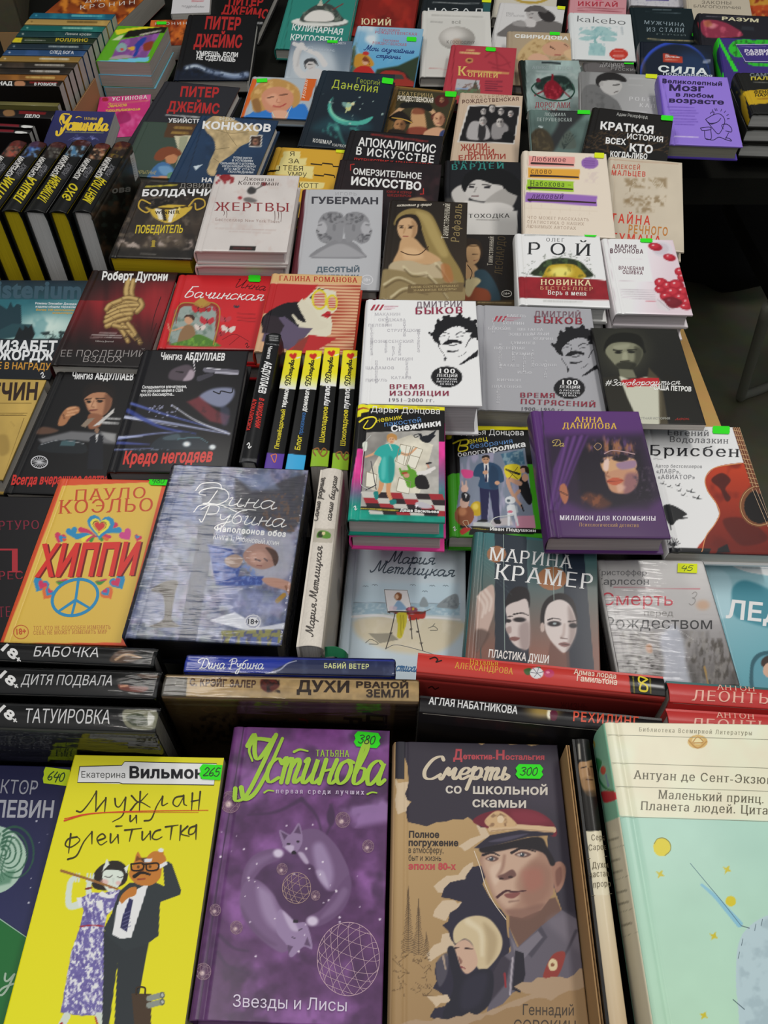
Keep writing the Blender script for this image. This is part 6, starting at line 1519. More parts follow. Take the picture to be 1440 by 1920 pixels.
def a_petrov(k):
 k.c('J');k.bg('1a1a17');k.G('24241e',(600,120),'121210',(900,600));k.E('3c3c30',640,240,130,120,soft=120,a=.7)
 k.B('15150f',[(520,200),(560,145),(640,130),(720,150),(745,215),(735,250),(540,250)],8);k.B('80806a',[(525,240),(548,200),(600,185),(680,190),(728,220),(735,260),(700,320),(650,345),(600,330),(560,290)],8);k.B('3a3a2e',[(690,210),(735,230),(720,300),(660,340),(690,280)],24,.8);k.B('23231b',[(585,320),(600,300),(655,292),(700,310),(680,345),(640,352)],14,.85)
 k.S('22221a',[(570,228),(620,232)],8,5);k.S('22221a',[(650,230),(700,226)],8,5);k.E('1c1c16',598,242,20,8,soft=5);k.E('1c1c16',672,240,20,8,soft=5);k.B('a3a38a',[(625,245),(645,242),(650,280),(620,282)],12,.7);k.S('2c2a20',[(610,292),(660,290)],6);k.B('a0a088',[(575,205),(660,195),(640,222),(580,225)],16,.6)
 k.P('70705c',[(600,335),(680,340),(700,385),(610,390)],8);k.B('c4c4b2',[(598,380),(680,400),(760,380),(830,420),(835,640),(720,640),(640,490)],10);k.P('26241c',[(430,400),(600,370),(650,500),(720,650),(560,650)],10);k.P('4c4432',[(770,330),(840,400),(880,650),(830,650),(825,440),(760,390)],14,.9);k.P('191813',[(850,350),(1000,430),(1090,650),(890,650)],14)
 k.P('b51f26',[(608,400),(700,388),(826,386),(832,432),(720,430),(650,440)],3);k.C('#Зановородиться',524,430,942,422,17,'e8e6e0',3.4,.35);k.T('САША ПЕТРОВ',796,452,1008,462,26,'e2e2de','B');k.T('НЕИЗВЕСТНАЯ ИСТОРИЯ',640,618,888,620,12,'9c9c94','b');k.C('лоск',918,622,995,622,9,'9a2a22',2.4,.3)
# ------------------------------------------------------------------ the black spine row and the row behind
def a_abspine(k):
 k.c('H');k.bg('111113');k.P('4a4a4c',[(120,955),(270,962),(260,1040),(120,1040)],6)
 for i in range(3):
  k.dash('b8b8b8',316,268 + i * 12,366,272 + i * 12,4,7,.8,i)
 k.S('8a8a8c',[(292,312),(378,322)],3)
 k.T('Чингиз',312,336,300,408,22,'ececec','b');k.T('АБДУЛЛАЕВ',292,420,254,598,40,'ececec','B');k.T('В ОЖИДАНИИ',262,628,236,792,26,'c8302a','B',.1);k.T('АПОКАЛИПСИСА',224,626,182,804,24,'c8302a','B',.1);swirl(k,202,895,18,'d8d8d8',6)
def pocket(k,q,foot,words):
 """yellow head fading to white, black body, coloured foot; q: left and right edge, top and bottom"""
 (a,b,c,d) = [np.array(p,float) for p in q]
 L = lambda u,v: tuple((a * (1 - u) + b * u) * (1 - v) + (d * (1 - u) + c * u) * v)
 k.c('H');k.bg('0d0d0d')
 k.P('e4d81c',[L(-.3,-.05),L(1.3,-.05),L(1.3,.32),L(-.3,.32)],2);k.G('e4d81c',L(.5,.2),'f0eee0',L(.5,.31),[L(-.3,.18),L(1.3,.18),L(1.3,.32),L(-.3,.32)])
 k.P(foot,[L(-.3,.862),L(1.3,.862),L(1.3,1.1),L(-.3,1.1)],2)
 heart(k,'c8281e',*L(.5,.045),22,-8);k.S('f0e0d8',[L(.75,.06),L(.95,.05)],8,5)
 k.C('Д.Донцова',*L(.62,.292),*L(.62,.085),15,'26240e',4.6,.05)
 for t,u,v0,v1,h,col,f in words:
  if f == 'c':
   k.C(t,*L(u,v0),*L(u,v1),h,col,6,.1)
  else:
   k.T(t,*L(u,v0),*L(u,v1),h,col,f)
def a_pba(k):
 pocket(k,((410,350),(500,355),(385,1025),(285,1020)),'5a3c9c',[('Пятизвёздочный',.62,.83,.5,24,'d8c82c','b'),('теремок',.6,.485,.315,26,'ece8e0','B')]);k.W('d87a3a',[(325,945),(355,940),(345,985),(325,945)],5)
def a_pbb(k):
 pocket(k,((523,352),(610,355),(510,1035),(402,1025)),'3aa6da',[('Блог',.62,.83,.71,30,'d8c82c','b'),('проказника',.62,.7,.52,24,'3f7cc0','s'),('домового',.62,.51,.31,26,'ece8e0','B')])
def a_pbc(k):
 pocket(k,((625,335),(712,340),(645,1010),(545,1000)),'8ab422',[('Шоколадное',.64,.8,.5,28,'d8c82c','b'),('пугало',.64,.49,.32,30,'f2e8ec','B')]);k.W('8a5a2a',[(575,945),(560,915),(590,905),(600,935),(620,905),(640,925),(615,950),(590,920)],8)
def a_pbd(k):
 pocket(k,((735,352),(815,352),(768,1030),(664,1020)),'8ab422',[('Шоколадное',.64,.8,.5,28,'d8c82c','b'),('пугало',.64,.49,.32,30,'f2e8ec','B')]);k.W('8a5a2a',[(705,965),(690,935),(718,925),(730,955),(748,925),(765,945),(742,970),(718,940)],8)
YQ = [[(60,200),(157,205),(-145,590),(-260,590)],[(162,205),(271,211),(-10,590),(-125,590)],[(287,205),(374,216),(125,592),(3,592)],[(412,195),(515,205),(265,598),(130,595)],[(536,211),(623,222),(385,600),(271,598)],[(639,205),(747,211),(515,597),(411,598)]]
YC = ['8a5a4a','3a5aa0','4a4844','4a7aa0','8a5a40','6a4a30']
def ynov(k,i,y0=.55,y1=.9):
 a,b,c,d = [np.array(p,float) for p in YQ[i]]
 L = lambda u,v: tuple((a * (1 - u) + b * u) * (1 - v) + (d * (1 - u) + c * u) * v)
 k.c('D');k.bg('0c0c0a')
 m = [L(-.2,-.05),L(1.2,-.05),L(1.2,.2),L(-.2,.22)]
 k.P('241c18',m,10);k.NZ(26,.9,3 + i,YC[i],m,thr=.42,soft=14);k.NZ(14,.7,13 + i,('b84030','6a98c8','8a8a80','a8c0d0','d0b090','9a8030')[i],m,thr=.55,soft=14);k.P('4a1010',[L(-.2,-.05),L(1.2,-.05),L(1.2,.05),L(-.2,.05)],14,.6)
 k.P('26262a',[L(.48,.36),L(.86,.33),L(.84,.52),L(.5,.52)],4,.9);k.T('РОЗЫСК' if i % 2 else 'СЛЕДЫ',*L(.84,.5),*L(.84,.35),24,'6c6c70','b')
 k.P('0c0c0a',[L(.1,.2),L(.9,.2),L(.9,.3),L(.1,.32)],10,.6)
 # white block capitals running up the spine
 k.T('КОРЕЦКИЙ',*L(.46,.54),*L(.46,.25),40,'d2d0cc','B')
 k.T(('КРОВЬ ЗА','АНТИК','ПЕШКА','ТАТУИРОВАН','ЭХО','МЕНТ ПОД')[i],*L(.74,y1),*L(.74,y0),50,'c8b81c','B')
def a_yel0(k): ynov(k,0)
def a_yel1(k): ynov(k,1)
def a_yel2(k): ynov(k,2)
def a_yel3(k): ynov(k,3)
def a_yel4(k): ynov(k,4,.64,.86)
def a_yel5(k): ynov(k,5)
def g_yel5(k):
 k.c('c');k.bg('17150f');k.NZ(120,.9,3,'4a3626',thr=.5);k.NZ(60,.8,7,'28302a',thr=.52);k.P('14110c',[(1060,560),(1250,560),(1220,900),(1000,880)],40,.7)
 k.P('b8b8b4',[(1350,628),(1392,580),(1440,830),(1405,888)],3)
 for i in range(9):
  k.W('4a4a48',[(1362 + i * 4.5,660 + i * 22),(1380 + i * 5,645 + i * 24)],3,sm=False)
 k.T('ова',1160,1010,1352,990,60,'6c6a64','B',.2)
def a_bold(k):
 k.c('D');k.bg('2a2420');k.NZ(110,.9,3,'5c5044',thr=.45);k.NZ(50,.8,6,'3a3028',thr=.5);k.NZ(30,.5,9,'8a7a66',thr=.58)
 k.P('141210',[(590,790),(1110,800),(1090,860),(590,860)],40,.8);k.P('1a1816',[(810,425),(1210,425),(1195,500),(780,505)],30,.8)
 for x,y in ((720,780),(900,765),(1020,785)):
  k.NZ(30,.9,int(x),'b0a096',[(x - 60,y - 30),(x + 60,y - 35),(x + 70,y + 15),(x - 50,y + 20)],thr=.45,soft=24)
 k.W('b89838',[(845,545),(795,525),(780,565),(820,595),(850,580)],9);k.W('b89838',[(1062,560),(1100,520),(1145,525),(1150,560),(1105,580),(1098,545)],9)
 k.B('c8a83c',[(832,558),(1068,556),(1050,600),(1000,635),(955,655),(920,650),(870,625),(845,590)],4);k.P('e0dcd0',[(870,575),(905,570),(920,640),(895,632)],3);k.P('e0dcd0',[(955,570),(990,568),(965,648),(945,650)],3);k.P('2a2418',[(905,570),(925,570),(940,645),(918,640)],3);k.S('3a2c14',[(835,562),(950,574),(1066,558)],10);k.S('e8d070',[(1010,570),(980,625)],10,4)
 k.T('WINNER',872,606,1012,602,20,'2c2414','R');k.B('17130f',[(800,540),(860,520),(930,515),(980,540),(900,560),(850,575)],6);k.NZ(12,.6,4,'6a6058',[(800,540),(930,515),(980,540),(850,575)],thr=.5)
 k.dash('c8b83c',820,450,1000,440,9,9,.9);k.T('ДЭВИД',1010,458,1185,458,28,'9a9690','l',.1);k.T('БОЛДАЧЧИ',798,503,1192,500,36,'ececea','B',.2);k.T('ПОБЕДИТЕЛЬ',760,712,1026,710,44,'d0b92c','b',.2);k.T('1',846,790,876,790,42,'a08a30','R',.1);k.dash('8a8680',790,826,880,830,4,7,.7)
def a_zhert(k):
 k.c('D');k.bg('cfc8c4');k.NZ(150,.05,3);k.NZ(40,.25,8,'b89a90',thr=.6)
 k.E('8a2228',1268,398,34,18);dots(k,'8f2a2e',(1215,375,1310,430),18,8,4)
 k.c('p');k.T('Джонатан',456,338,513,340,6.5,'4a3c3a','r',.2);k.T('Келлерман',446,346,522,348,7,'4a3c3a','r',.2)
 k.B('3c3a3a',[(463,358),(470,350),(480,354),(478,362),(468,364)]);k.S('4a4846',[(478,356),(496,346)],2);k.E('7a2028',495,345,4.5,3.5);k.B('6a6664',[(457,372),(468,370),(482,376),(474,380),(460,378)]);k.E('a02830',450,371,4,3)
 k.T('ЖЕРТВЫ',402,395,542,397,16,'8a3034','r')
 for x,y0,y1 in ((425,396,408),(515,396,418),(522,398,412),(527,396,416),(420,396,404)):
  k.W('5a3430',[(x,y0),(x + .6,(y0 + y1) / 2),(x - .4,y1)],1.2,.6)
 k.T('Бестселлер New York Times',404,414,524,418,5.5,'a8928c','r');k.dash('b8a49e',404,428,520,432,9,2,.7);k.dash('b8a49e',430,434,510,437,6,2,.7);k.P('26221f',[(432,460),(481,461),(479,470),(430,469)],1);k.dash('9a3034',438,465,474,466,3,2,.9)
def a_guber(k):
 k.c('E');k.bg('b3b4b8');k.P('571c26',[(240,215),(284,218),(222,800),(180,800)],2)
 k.T('ИГОРЬ',446,258,566,260,18,'97979b','l',gap=.1);k.T('ГУБЕРМАН',313,304,687,308,36,'3c3c43','B')
 k.B('828286',[(322,578),(395,535),(430,512),(500,505),(560,530),(603,580),(603,612),(322,612)],3);k.B('9c9ca0',[(340,590),(430,540),(500,535),(590,585),(590,605),(335,605)],10)
 for m in (1,-1):
  f = lambda q: q if m > 0 else [(990 - x,y + 2) for x,y in q]
  k.B('88888c',f([(345,440),(355,395),(385,360),(440,350),(490,370),(495,440),(480,520),(440,510),(400,530),(360,515),(342,480),(338,455)]),4);k.NZ(13,.7,3,'4c4c50',f([(365,390),(400,358),(480,360),(495,420),(440,420),(385,395)]),thr=.48,soft=6);k.B('a9a9ad',f([(352,415),(380,405),(400,440),(385,475),(352,470),(345,450)]),8);k.NZ(12,.7,5,'55555a',f([(345,480),(400,470),(430,500),(400,530),(360,515)]),thr=.48,soft=6);k.S('3c3c40',f([(352,425),(372,424)]),5);k.S('3c3c40',f([(340,455),(352,462)]),5);k.S('3c3c40',f([(350,482),(370,480)]),4);k.B('77777b',f([(430,430),(445,420),(450,450),(436,460)]),4)
 k.T('ДЕСЯТЫЙ',338,690,582,690,28,'56646f','B');k.T('ДНЕВНИК',345,735,580,735,28,'56646f','B');k.W('d0d0d4',[(625 + 32 * math.cos(a),735 + 26 * math.sin(a)) for a in np.linspace(0,6.3,15)],5);k.T('18+',606,744,644,744,18,'d8d8dc','b')
def a_rafael(k):
 k.c('E');k.bg('2a231c');k.G('1f1914',(760,300),'352b20',(1000,800))
 k.B('8c7846',[(775,420),(800,365),(860,335),(930,338),(990,370),(1040,470),(1090,580),(1150,680),(1170,760),(1100,780),(1010,660),(960,540),(920,430),(850,370),(800,420)],8);k.B('ad9860',[(900,350),(975,375),(1030,480),(1080,590),(1040,600),(980,500),(940,410)],24,.8)
 k.B('241a14',[(785,410),(830,370),(900,370),(930,430),(925,480),(880,410),(800,450)],6);k.B('c6a078',[(795,440),(815,395),(870,385),(905,420),(905,470),(875,510),(835,515),(805,485)],7);k.B('9a7450',[(875,400),(905,425),(900,480),(870,510),(880,460)],18,.7)
 k.S('4a3424',[(805,432),(830,428)],5);k.S('4a3424',[(855,428),(885,432)],5);k.E('2a1c14',818,440,11,5);k.E('2a1c14',868,441,12,5);k.S('a07850',[(838,440),(832,470)],7,a=.7);k.S('8a3c34',[(828,490),(855,490)],6)
 k.B('c09a70',[(820,505),(890,500),(950,560),(1040,620),(980,650),(830,640),(770,640),(800,570)],10);k.B('dab68c',[(830,560),(900,560),(940,610),(840,620)],26,.6);k.W('4c3420',[(815,575),(860,592),(920,590),(970,548)],5)
 k.B('b5a484',[(760,640),(860,625),(960,650),(1040,630),(1060,700),(1000,780),(900,760),(760,700)],8);k.B('8c7a54',[(700,690),(800,680),(960,720),(1130,740),(1170,850),(690,850)],12)
 for q in ([(720,760),(800,720),(900,760)],[(760,830),(840,780),(960,800)],[(960,700),(1020,760),(1080,840)],[(830,660),(880,700),(960,690)],[(1010,640),(1060,700),(1110,780)]):
  k.S('d0c4a0',q,14,6,soft=8,a=.75);k.S('5a4a30',[(x + 6,y + 16) for x,y in q],10,5,soft=8,a=.7)
 k.B('a8683c',[(1040,650),(1090,655),(1110,740),(1060,740)],14,.7);k.P('6c5a3c',[(856,762),(1168,750),(1164,800),(850,808)],2,.95)
 k.T('КАКИЕ СЕКРЕТЫ СКРЫВАЮТ',872,782,1140,774,12,'c0aa78','r');k.T('ЗНАМЕНИТЫЕ ШЕДЕВРЫ?',884,800,1128,792,12,'c0aa78','r');k.C('Костантино д Орацио',792,322,986,316,9,'c8c0b0',2.4,.3)
 k.T('Таинственный',1080,505,1092,306,38,'c9c2b2','r');k.T('Рафаэль',1142,524,1160,310,48,'8a7850','r')
def a_leonardo(k):
 k.c('E');k.bg('221d1a');k.B('30241a',[(1150,520),(1200,500),(1260,520),(1275,600),(1220,640),(1160,640)],8);k.B('c49c70',[(1180,570),(1200,540),(1245,540),(1262,580),(1250,630),(1215,650),(1190,630)],8);k.S('5a4020',[(1175,540),(1260,548)],4);k.S('3a2818',[(1218,590),(1250,588)],4);k.S('8a4a3a',[(1225,625),(1245,622)],4)
 k.B('c49c70',[(1170,640),(1230,650),(1250,700),(1180,730)],10);k.B('2f4652',[(1230,690),(1290,680),(1350,760),(1370,860),(1250,860),(1240,760)],10);k.B('8a4428',[(1180,780),(1300,790),(1310,860),(1170,860)],12);k.B('c8b88c',[(1175,740),(1230,720),(1265,740),(1230,780),(1200,830),(1170,800)],8);k.W('20160e',[(1190,650),(1215,690),(1205,730)],4)
 k.T('Таинственный',1330,654,1338,492,30,'bfb8aa','r');k.T('ЛЕОНАРДО',1384,706,1404,492,44,'625238','r');k.W('d0ccc4',[(1410 + 28 * math.cos(a),812 + 18 * math.sin(a)) for a in np.linspace(0,6.3,13)],4);k.T('16+',1393,818,1428,818,14,'d8d4cc','b');k.P('4a3c28',[(1180,850),(1480,850),(1480,880),(1180,880)],2);k.dash('b09a6c',1250,862,1440,866,12,8)
def a_vardey(k):
 k.c('E');k.bg('1a1a1e');k.P('cfccc8',[(1180,350),(1470,345),(1470,700),(1000,700),(1080,430)],6);k.P('55524f',[(1000,280),(1130,270),(1190,350),(1060,360)],20,.7)
 k.B('c2beba',[(1100,240),(1160,200),(1200,260),(1170,330),(1120,300)],10);k.B('c8c4c0',[(1165,215),(1210,165),(1290,150),(1370,180),(1390,240),(1330,285),(1250,290),(1190,265)],8);k.B('a8a4a0',[(1290,290),(1370,230),(1440,220),(1470,260),(1420,340),(1300,330)],10);k.B('d6d2ce',[(1180,290),(1280,300),(1380,300),(1450,330),(1400,360),(1160,350)],12)
 k.B('121214',[(1155,200),(1180,140),(1240,112),(1330,105),(1430,130),(1490,190),(1490,260),(1420,240),(1385,205),(1330,195),(1250,170),(1200,195),(1175,240)],6);k.S('1c1a1c',[(1195,200),(1230,196)],6);k.S('1c1a1c',[(1275,198),(1320,204)],6);k.E('26242a',1212,212,16,7);k.E('26242a',1300,214,18,7);k.S('8c8884',[(1240,215),(1228,240)],8,a=.7);k.S('6a4a4c',[(1215,262),(1250,262)],7)
 k.T('НАТАЛЬЯ',1115,84,1380,76,24,'2f7c74','r',gap=.1);k.T('ВАРДЕЙ',1102,116,1396,108,32,'2f8078','R',gap=.1);k.T('ТОХОДКА',1196,386,1428,384,22,'2a2826','r');k.dash('8a8682',1240,396,1370,396,8,7)
def a_nabok(k):
 k.c('F');k.bg('dfd2c1');k.S('cbbda9',[(92,10),(50,460)],4,sm=False)
 for i in range(7):
  k.S('d3c4b2',[(110 + i * 55,310),(105 + i * 55,370)],2,a=.8,sm=False)
 k.S('d3c4b2',[(60,330),(480,350)],2,a=.8,sm=False)
 for c,q in (('e29a92',[(96,36),(352,44),(352,101),(92,92)]),('dda23a',[(92,103),(381,114),(380,172),(88,160)]),('98c22e',[(85,168),(348,180),(346,239),(80,230)]),('9468b4',[(78,240),(478,262),(478,319),(74,296)])):
  k.P(c,q,2)
 ink = '3a2a2a'
 for q in ([(110,78),(240,83),(345,88)],[(106,148),(250,152),(372,158)],[(92,215),(220,219),(340,225)],[(92,284),(300,292),(470,301)]):
  k.W(ink,q,12,8)
 k.T('Любимое',108,66,302,72,28,'6a3c40','r',gap=.05);k.T('слово',106,136,222,138,30,'6a4a24','r',gap=.05);k.T('Набокова –',102,206,332,212,30,'3c5420','r',gap=.05);k.T('лиловый',106,276,286,279,30,'4a2c60','r',.25,.05)
 k.E('9066ac',438,77,49,34)
 for i in range(3):
  k.dash('6a4486',405,64 + i * 13,470,66 + i * 13,4,6,.8,i)
 k.NZ(20,.5,4,'cbb8b4',[(410,125),(490,125),(485,190),(410,185)],thr=.5,soft=20)
 for i,(t,a,b) in enumerate((('ЧТО МОЖЕТ РАССКАЗАТЬ',86,432),('СТАТИСТИКА О НАШИХ',84,405),('ЛЮБИМЫХ АВТОРАХ',80,360))):
  k.T(t,a,390 + i * 25,b,404 + i * 24,16,'b8a696','r',gap=.05)
def a_malts(k):
 k.c('F');k.bg('c6baa6');k.NZ(160,.06,2)
 for x,y,rx,ry in ((690,190,55,26),(820,190,50,30),(700,270,60,22),(790,290,75,28),(750,340,50,16),(660,300,30,20)):
  k.NZ(24,.8,int(x + y),'8a7454',[(x - rx,y - ry),(x + rx,y - ry),(x + rx,y + ry),(x - rx,y + ry)],thr=.42,soft=24)
 k.S('7c6848',[(660,240),(672,200),(700,180)],5,2,a=.8)
 for i in range(6):
  k.S('94805e',[(780 + i * 14,170 + i * 4),(810 + i * 10,215)],4,2,a=.7)
 k.dash('b08a70',552,56,938,84,22,6,.6);k.T('АЛЕКСЕЙ',562,108,720,114,24,'b85c48','b',gap=.15);k.T('МАЛЬЦЕВ',560,144,750,154,28,'c24436','b',gap=.15);k.T('ТАЙНА',554,410,776,426,50,'c8402e','b',gap=.2);k.T('РЕЧНОГО',654,470,874,486,46,'bd7a38','b',gap=.12);k.T('ТУМАНА',558,512,836,530,42,'c8402e','b',gap=.2)
def a_roy(k):
 k.c('F');k.bg('ececea');k.S('d8d8d6',[(55,468),(75,872)],4,sm=False)
 k.dash('8a8c8a',70,482,400,486,22,7,.7);k.T('ОЛЕГ',192,518,294,520,20,'6a6c6c','r',gap=.12);k.T('РОЙ',86,590,442,600,68,'2a2c2e','r',gap=.3)
 n = [(120,710),(150,660),(190,625),(280,610),(370,625),(420,665),(440,720)]
 k.B('26301f',n,8);k.NZ(18,.8,4,'4a6038',n,thr=.5,soft=8);k.B('b89a28',[(180,700),(210,655),(280,645),(350,650),(400,690),(400,725),(190,725)],8);k.E('e6d870',275,690,60,30,soft=30);k.NZ(20,.6,7,'5a5a1c',[(170,720),(220,650),(360,650),(410,720)],thr=.55)
 g = np.random.RandomState(5)
 for _ in range(34):
  a = math.pi * (1 + g.rand())
  r = 1 + .3 * g.rand()
  x,y = 275 + 170 * r * math.cos(a),715 + 105 * r * math.sin(a)
  k.S('6a7068',[(x,y),(x + g.randn() * 10,y + g.randn() * 8),(x + g.randn() * 10,y + g.randn() * 8)],3,2,a=.8)
 k.P('8b1f28',[(30,716),(300,720),(545,738),(566,850),(300,842),(42,835)],2);k.NZ(40,.15,4,None,[(30,716),(545,738),(566,850),(42,835)])
 k.T('НОВИНКА',160,762,446,768,32,'e4d0a4','R');k.T('БЕСТСЕЛЛЕР',160,790,454,795,20,'d8b080','r',gap=.15);k.T('Верь в меня',202,818,418,824,26,'ece4dc','R');k.dash('b8b8b6',180,852,400,858,12,12,.7)
def a_voron(k):
 k.c('F');k.bg('eceaec');k.G('eeecee',(640,600),'dccad2',(900,640));k.P('f0eef0',[(500,480),(740,500),(790,740),(560,740)],20,.8);k.S('d0c8cc',[(535,498),(590,915)],4,sm=False)
 k.E('d5cfd6',845,562,60,44,rot=10,soft=8);k.E('c8c0c8',838,560,44,32,soft=8)
 for x,y,rx,ry in ((806,548,40,22),(886,608,36,20),(950,690,36,26),(960,720,30,26),(840,752,40,28),(880,772,40,30),(925,765,44,32),(835,790,34,22),(960,800,40,28),(905,805,46,30),(870,830,40,26),(950,835,44,26),(985,860,36,24),(900,860,60,30),(975,885,34,18)):
  k.E('a31a2c',x,y,rx,ry,rot=12,soft=5);k.E('c2303e',x - rx * .15,y - ry * .2,rx * .65,ry * .6,soft=12);k.E('f0c8cc',x - rx * .3,y - ry * .4,rx * .16,ry * .16,soft=5)
 k.B('5a1420',[(840,850),(900,830),(960,860),(910,895),(870,880)],10,.7);k.P('d8d0d4',[(800,840),(850,850),(890,900),(880,915),(820,895)],6);k.S('a89ca4',[(820,845),(890,905)],4)
 k.T('МАРИЯ',580,556,698,560,22,'5a3a44','b',gap=.12);k.T('ВОРОНОВА',552,582,738,587,24,'5a3a44','b',gap=.12);k.dash('b8aab0',580,612,738,616,5,4,.8);k.T('ВРАЧЕБНАЯ',600,676,740,682,20,'6a4450','b',gap=.1);k.T('ОШИБКА',622,700,735,705,20,'6a4450','b',gap=.1);k.S('c8bcc2',[(598,738),(790,748)],2,sm=False)
 for i in range(5):
  k.dash('b0a8ae',604 + i * 4,786 + i * 12,810,796 + i * 12,10,5,.7,i)
 k.dash('c05060',750,852,812,857,4,4,.8)
# ------------------------------------------------------------------ covers at the rear
def face(k,x,y,rx,ry,skin,dark,rot=0):
 """a small printed portrait head"""
 k.E(skin,x,y,rx,ry,rot,4);k.E(dark,x + rx * .55,y + ry * .1,rx * .5,ry * .85,rot,10,.45)
 for s in (-.38,.3):
  k.E(dark,x + rx * s,y - ry * .12,rx * .17,ry * .08,rot,3)
  k.S(dark,[(x + rx * (s - .2),y - ry * .3),(x + rx * (s + .2),y - ry * .3)],max(ry * .07,2),a=.8)
 k.S(dark,[(x - rx * .05,y),(x - rx * .1,y + ry * .28)],max(rx * .1,2),a=.5);k.S('8a4a44' if skin[0] in 'cdb' else dark,[(x - rx * .25,y + ry * .52),(x + rx * .2,y + ry * .52)],max(ry * .09,2))
def a_konyu(k):
 k.c('D');k.bg('1d3450');k.NZ(200,.25,3);k.S('14263c',[(1155,50),(1040,430)],5,sm=False)
 k.B('b39d74',[(1150,95),(1195,55),(1260,45),(1330,80),(1380,100),(1440,105),(1455,140),(1420,190),(1350,225),(1310,265),(1260,300),(1225,330),(1210,385),(1180,385),(1165,360),(1185,300),(1210,240),(1200,180),(1160,140)],4);k.NZ(26,.2,4,None,[(1150,50),(1450,60),(1300,380),(1160,380)])
 for q in ([(1215,130),(1300,150),(1400,140)],[(1260,60),(1270,130),(1330,220)],[(1215,240),(1290,230)],[(1200,290),(1230,310)]):
  k.W('8a7a58',q,2.5)
 k.T('ФЁДОР',1232,76,1322,80,17,'d8d4c8','s');k.c('p');k.T('КОНЮХОВ',379,241,507,247,13.5,'e4e4e2','B',.1);k.c('D')
 for i,(t,a) in enumerate((('ПУТЕВЫЕ ЗАМЕТКИ',1312),('В УСЛОВИЯХ',1305),('СИЛЬНЕЙШЕГО ШТОРМА,',1240),('КОГДА КАЖДЫЙ ПОВОРОТ',1250),('ЕГО МОГ СТАТЬ',1262),('ПОСЛЕДНИМ',1282))):
  k.T(t,a,292 + i * 16,1440 - abs(i - 3) * 8,296 + i * 16,11,'c8ccd0','b',.1)
 k.P('c8d4dc',[(1090,335),(1140,325),(1100,358)]);k.S('a8b4bc',[(1110,350),(1125,330)],3);k.T('НА',1134,424,1195,426,24,'d4d4d2','B',.1);k.c('p');k.P('c8c4bc',[(469,254),(492,253),(490,276),(467,275)],1);k.P('3a2a24',[(471,256),(490,255),(488,274),(469,273)],1);face(k,479,266,5,6,'b08468','3a241c')
def a_woman(k):
 k.c('D');k.bg('39493f');k.P('4f3520',[(945,90),(1130,100),(1110,180),(920,170)],3);k.P('c9c2a4',[(980,165),(1110,160),(1060,430),(960,430),(1010,270)],4);k.P('8a8f74',[(1010,170),(1060,165),(1000,430),(985,430)],6,.7)
 k.B('7c4024',[(868,275),(905,235),(965,226),(1015,248),(1012,275),(950,285),(905,305),(875,300)],4);k.B('bd8058',[(930,285),(975,268),(1000,285),(985,315),(945,320)],4);k.B('3f6c9c',[(815,420),(860,345),(910,312),(960,330),(985,380),(930,400),(830,440)],4);k.B('7ca8cc',[(890,340),(950,335),(970,370),(920,385)],10,.7)
 k.S('c68a62',[(820,410),(890,400),(950,395)],18,14);k.B('5a8a6c',[(945,375),(990,370),(985,405),(945,408)],4);k.dash('9a7a3c',985,118,1080,122,5,16,.9);k.dash('9a7a3c',970,146,1060,150,5,16,.9,3);k.T('СКРЫТНЫЕ',760,376,876,382,20,'b0a468','s',.2)
def a_bluust(k):
 k.c('c');k.bg('1d1f56');k.G('20225e',(800,150),'1a1c48',(800,480));k.C('Устинова',618,350,1105,362,72,'dcb92a',18,.25,-1,.8);k.W('dcb92a',[(720,190),(650,190),(620,250),(640,300)],15,8);k.W('dcb92a',[(640,330),(620,400),(590,405),(590,375)],16,24);k.W('dcb92a',[(790,225),(815,215),(845,222)],11,6);k.T('ТАТЬЯНА',872,246,1008,252,26,'dcb92a','R');k.dash('a8b060',680,372,1080,382,14,8,.8)
 g = np.random.RandomState(4)
 for cx in (800,960):
  for _ in range(16):
   a = g.rand() * 3.14 + 3.14
   r = 40 + 60 * g.rand()
   k.S('7c84c0',[(cx,450),(cx + r * math.cos(a) * .6,450 + r * math.sin(a) * .5),(cx + r * math.cos(a),450 + r * math.sin(a) * .6 + 20)],4,2,a=.6)
def pj(k,t1,t2,h,c='ad2626'):
 k.T('ПИТЕР',*t1,h,c,'B',.12);k.T('ДЖЕЙМС',*t2,h,c,'B',.12)
def a_pj3(k):
 k.c('Y');k.bg('232329');pj(k,(150,722,436,730),(52,832,440,852),72);k.dash('a8a8a8',46,862,300,880,16,12,.9);k.c('D');k.T('УБИЙСТВЕННО',946,88,1240,96,22,'d0d0d0','B')
def a_pj2(k):
 k.c('Y');k.bg('0c0c0f');pj(k,(335,215,598,224),(252,348,610,356),90);k.T('УМРЕШЬ, ЕСЛИ',268,414,582,428,32,'dcdcdc','B',.1);k.T('НЕ СДЕЛАЕШЬ',272,446,564,464,32,'dcdcdc','B',.1)
 k.P('121c30',[(100,520),(660,570),(640,620),(90,640)],40,.8);k.S('7c8ca8',[(195,508),(270,495),(360,530),(460,555),(560,572),(650,558)],26,40,soft=24);k.S('c0ccd8',[(200,508),(270,495),(350,525)],16,8,soft=14);k.S('a8b8cc',[(460,545),(560,562),(640,548)],12,6,soft=12);k.NZ(18,.7,5,'18243c',[(180,490),(650,540),(640,640),(160,560)],thr=.5);k.dash('a02a28',262,618,505,628,12,12,.9)
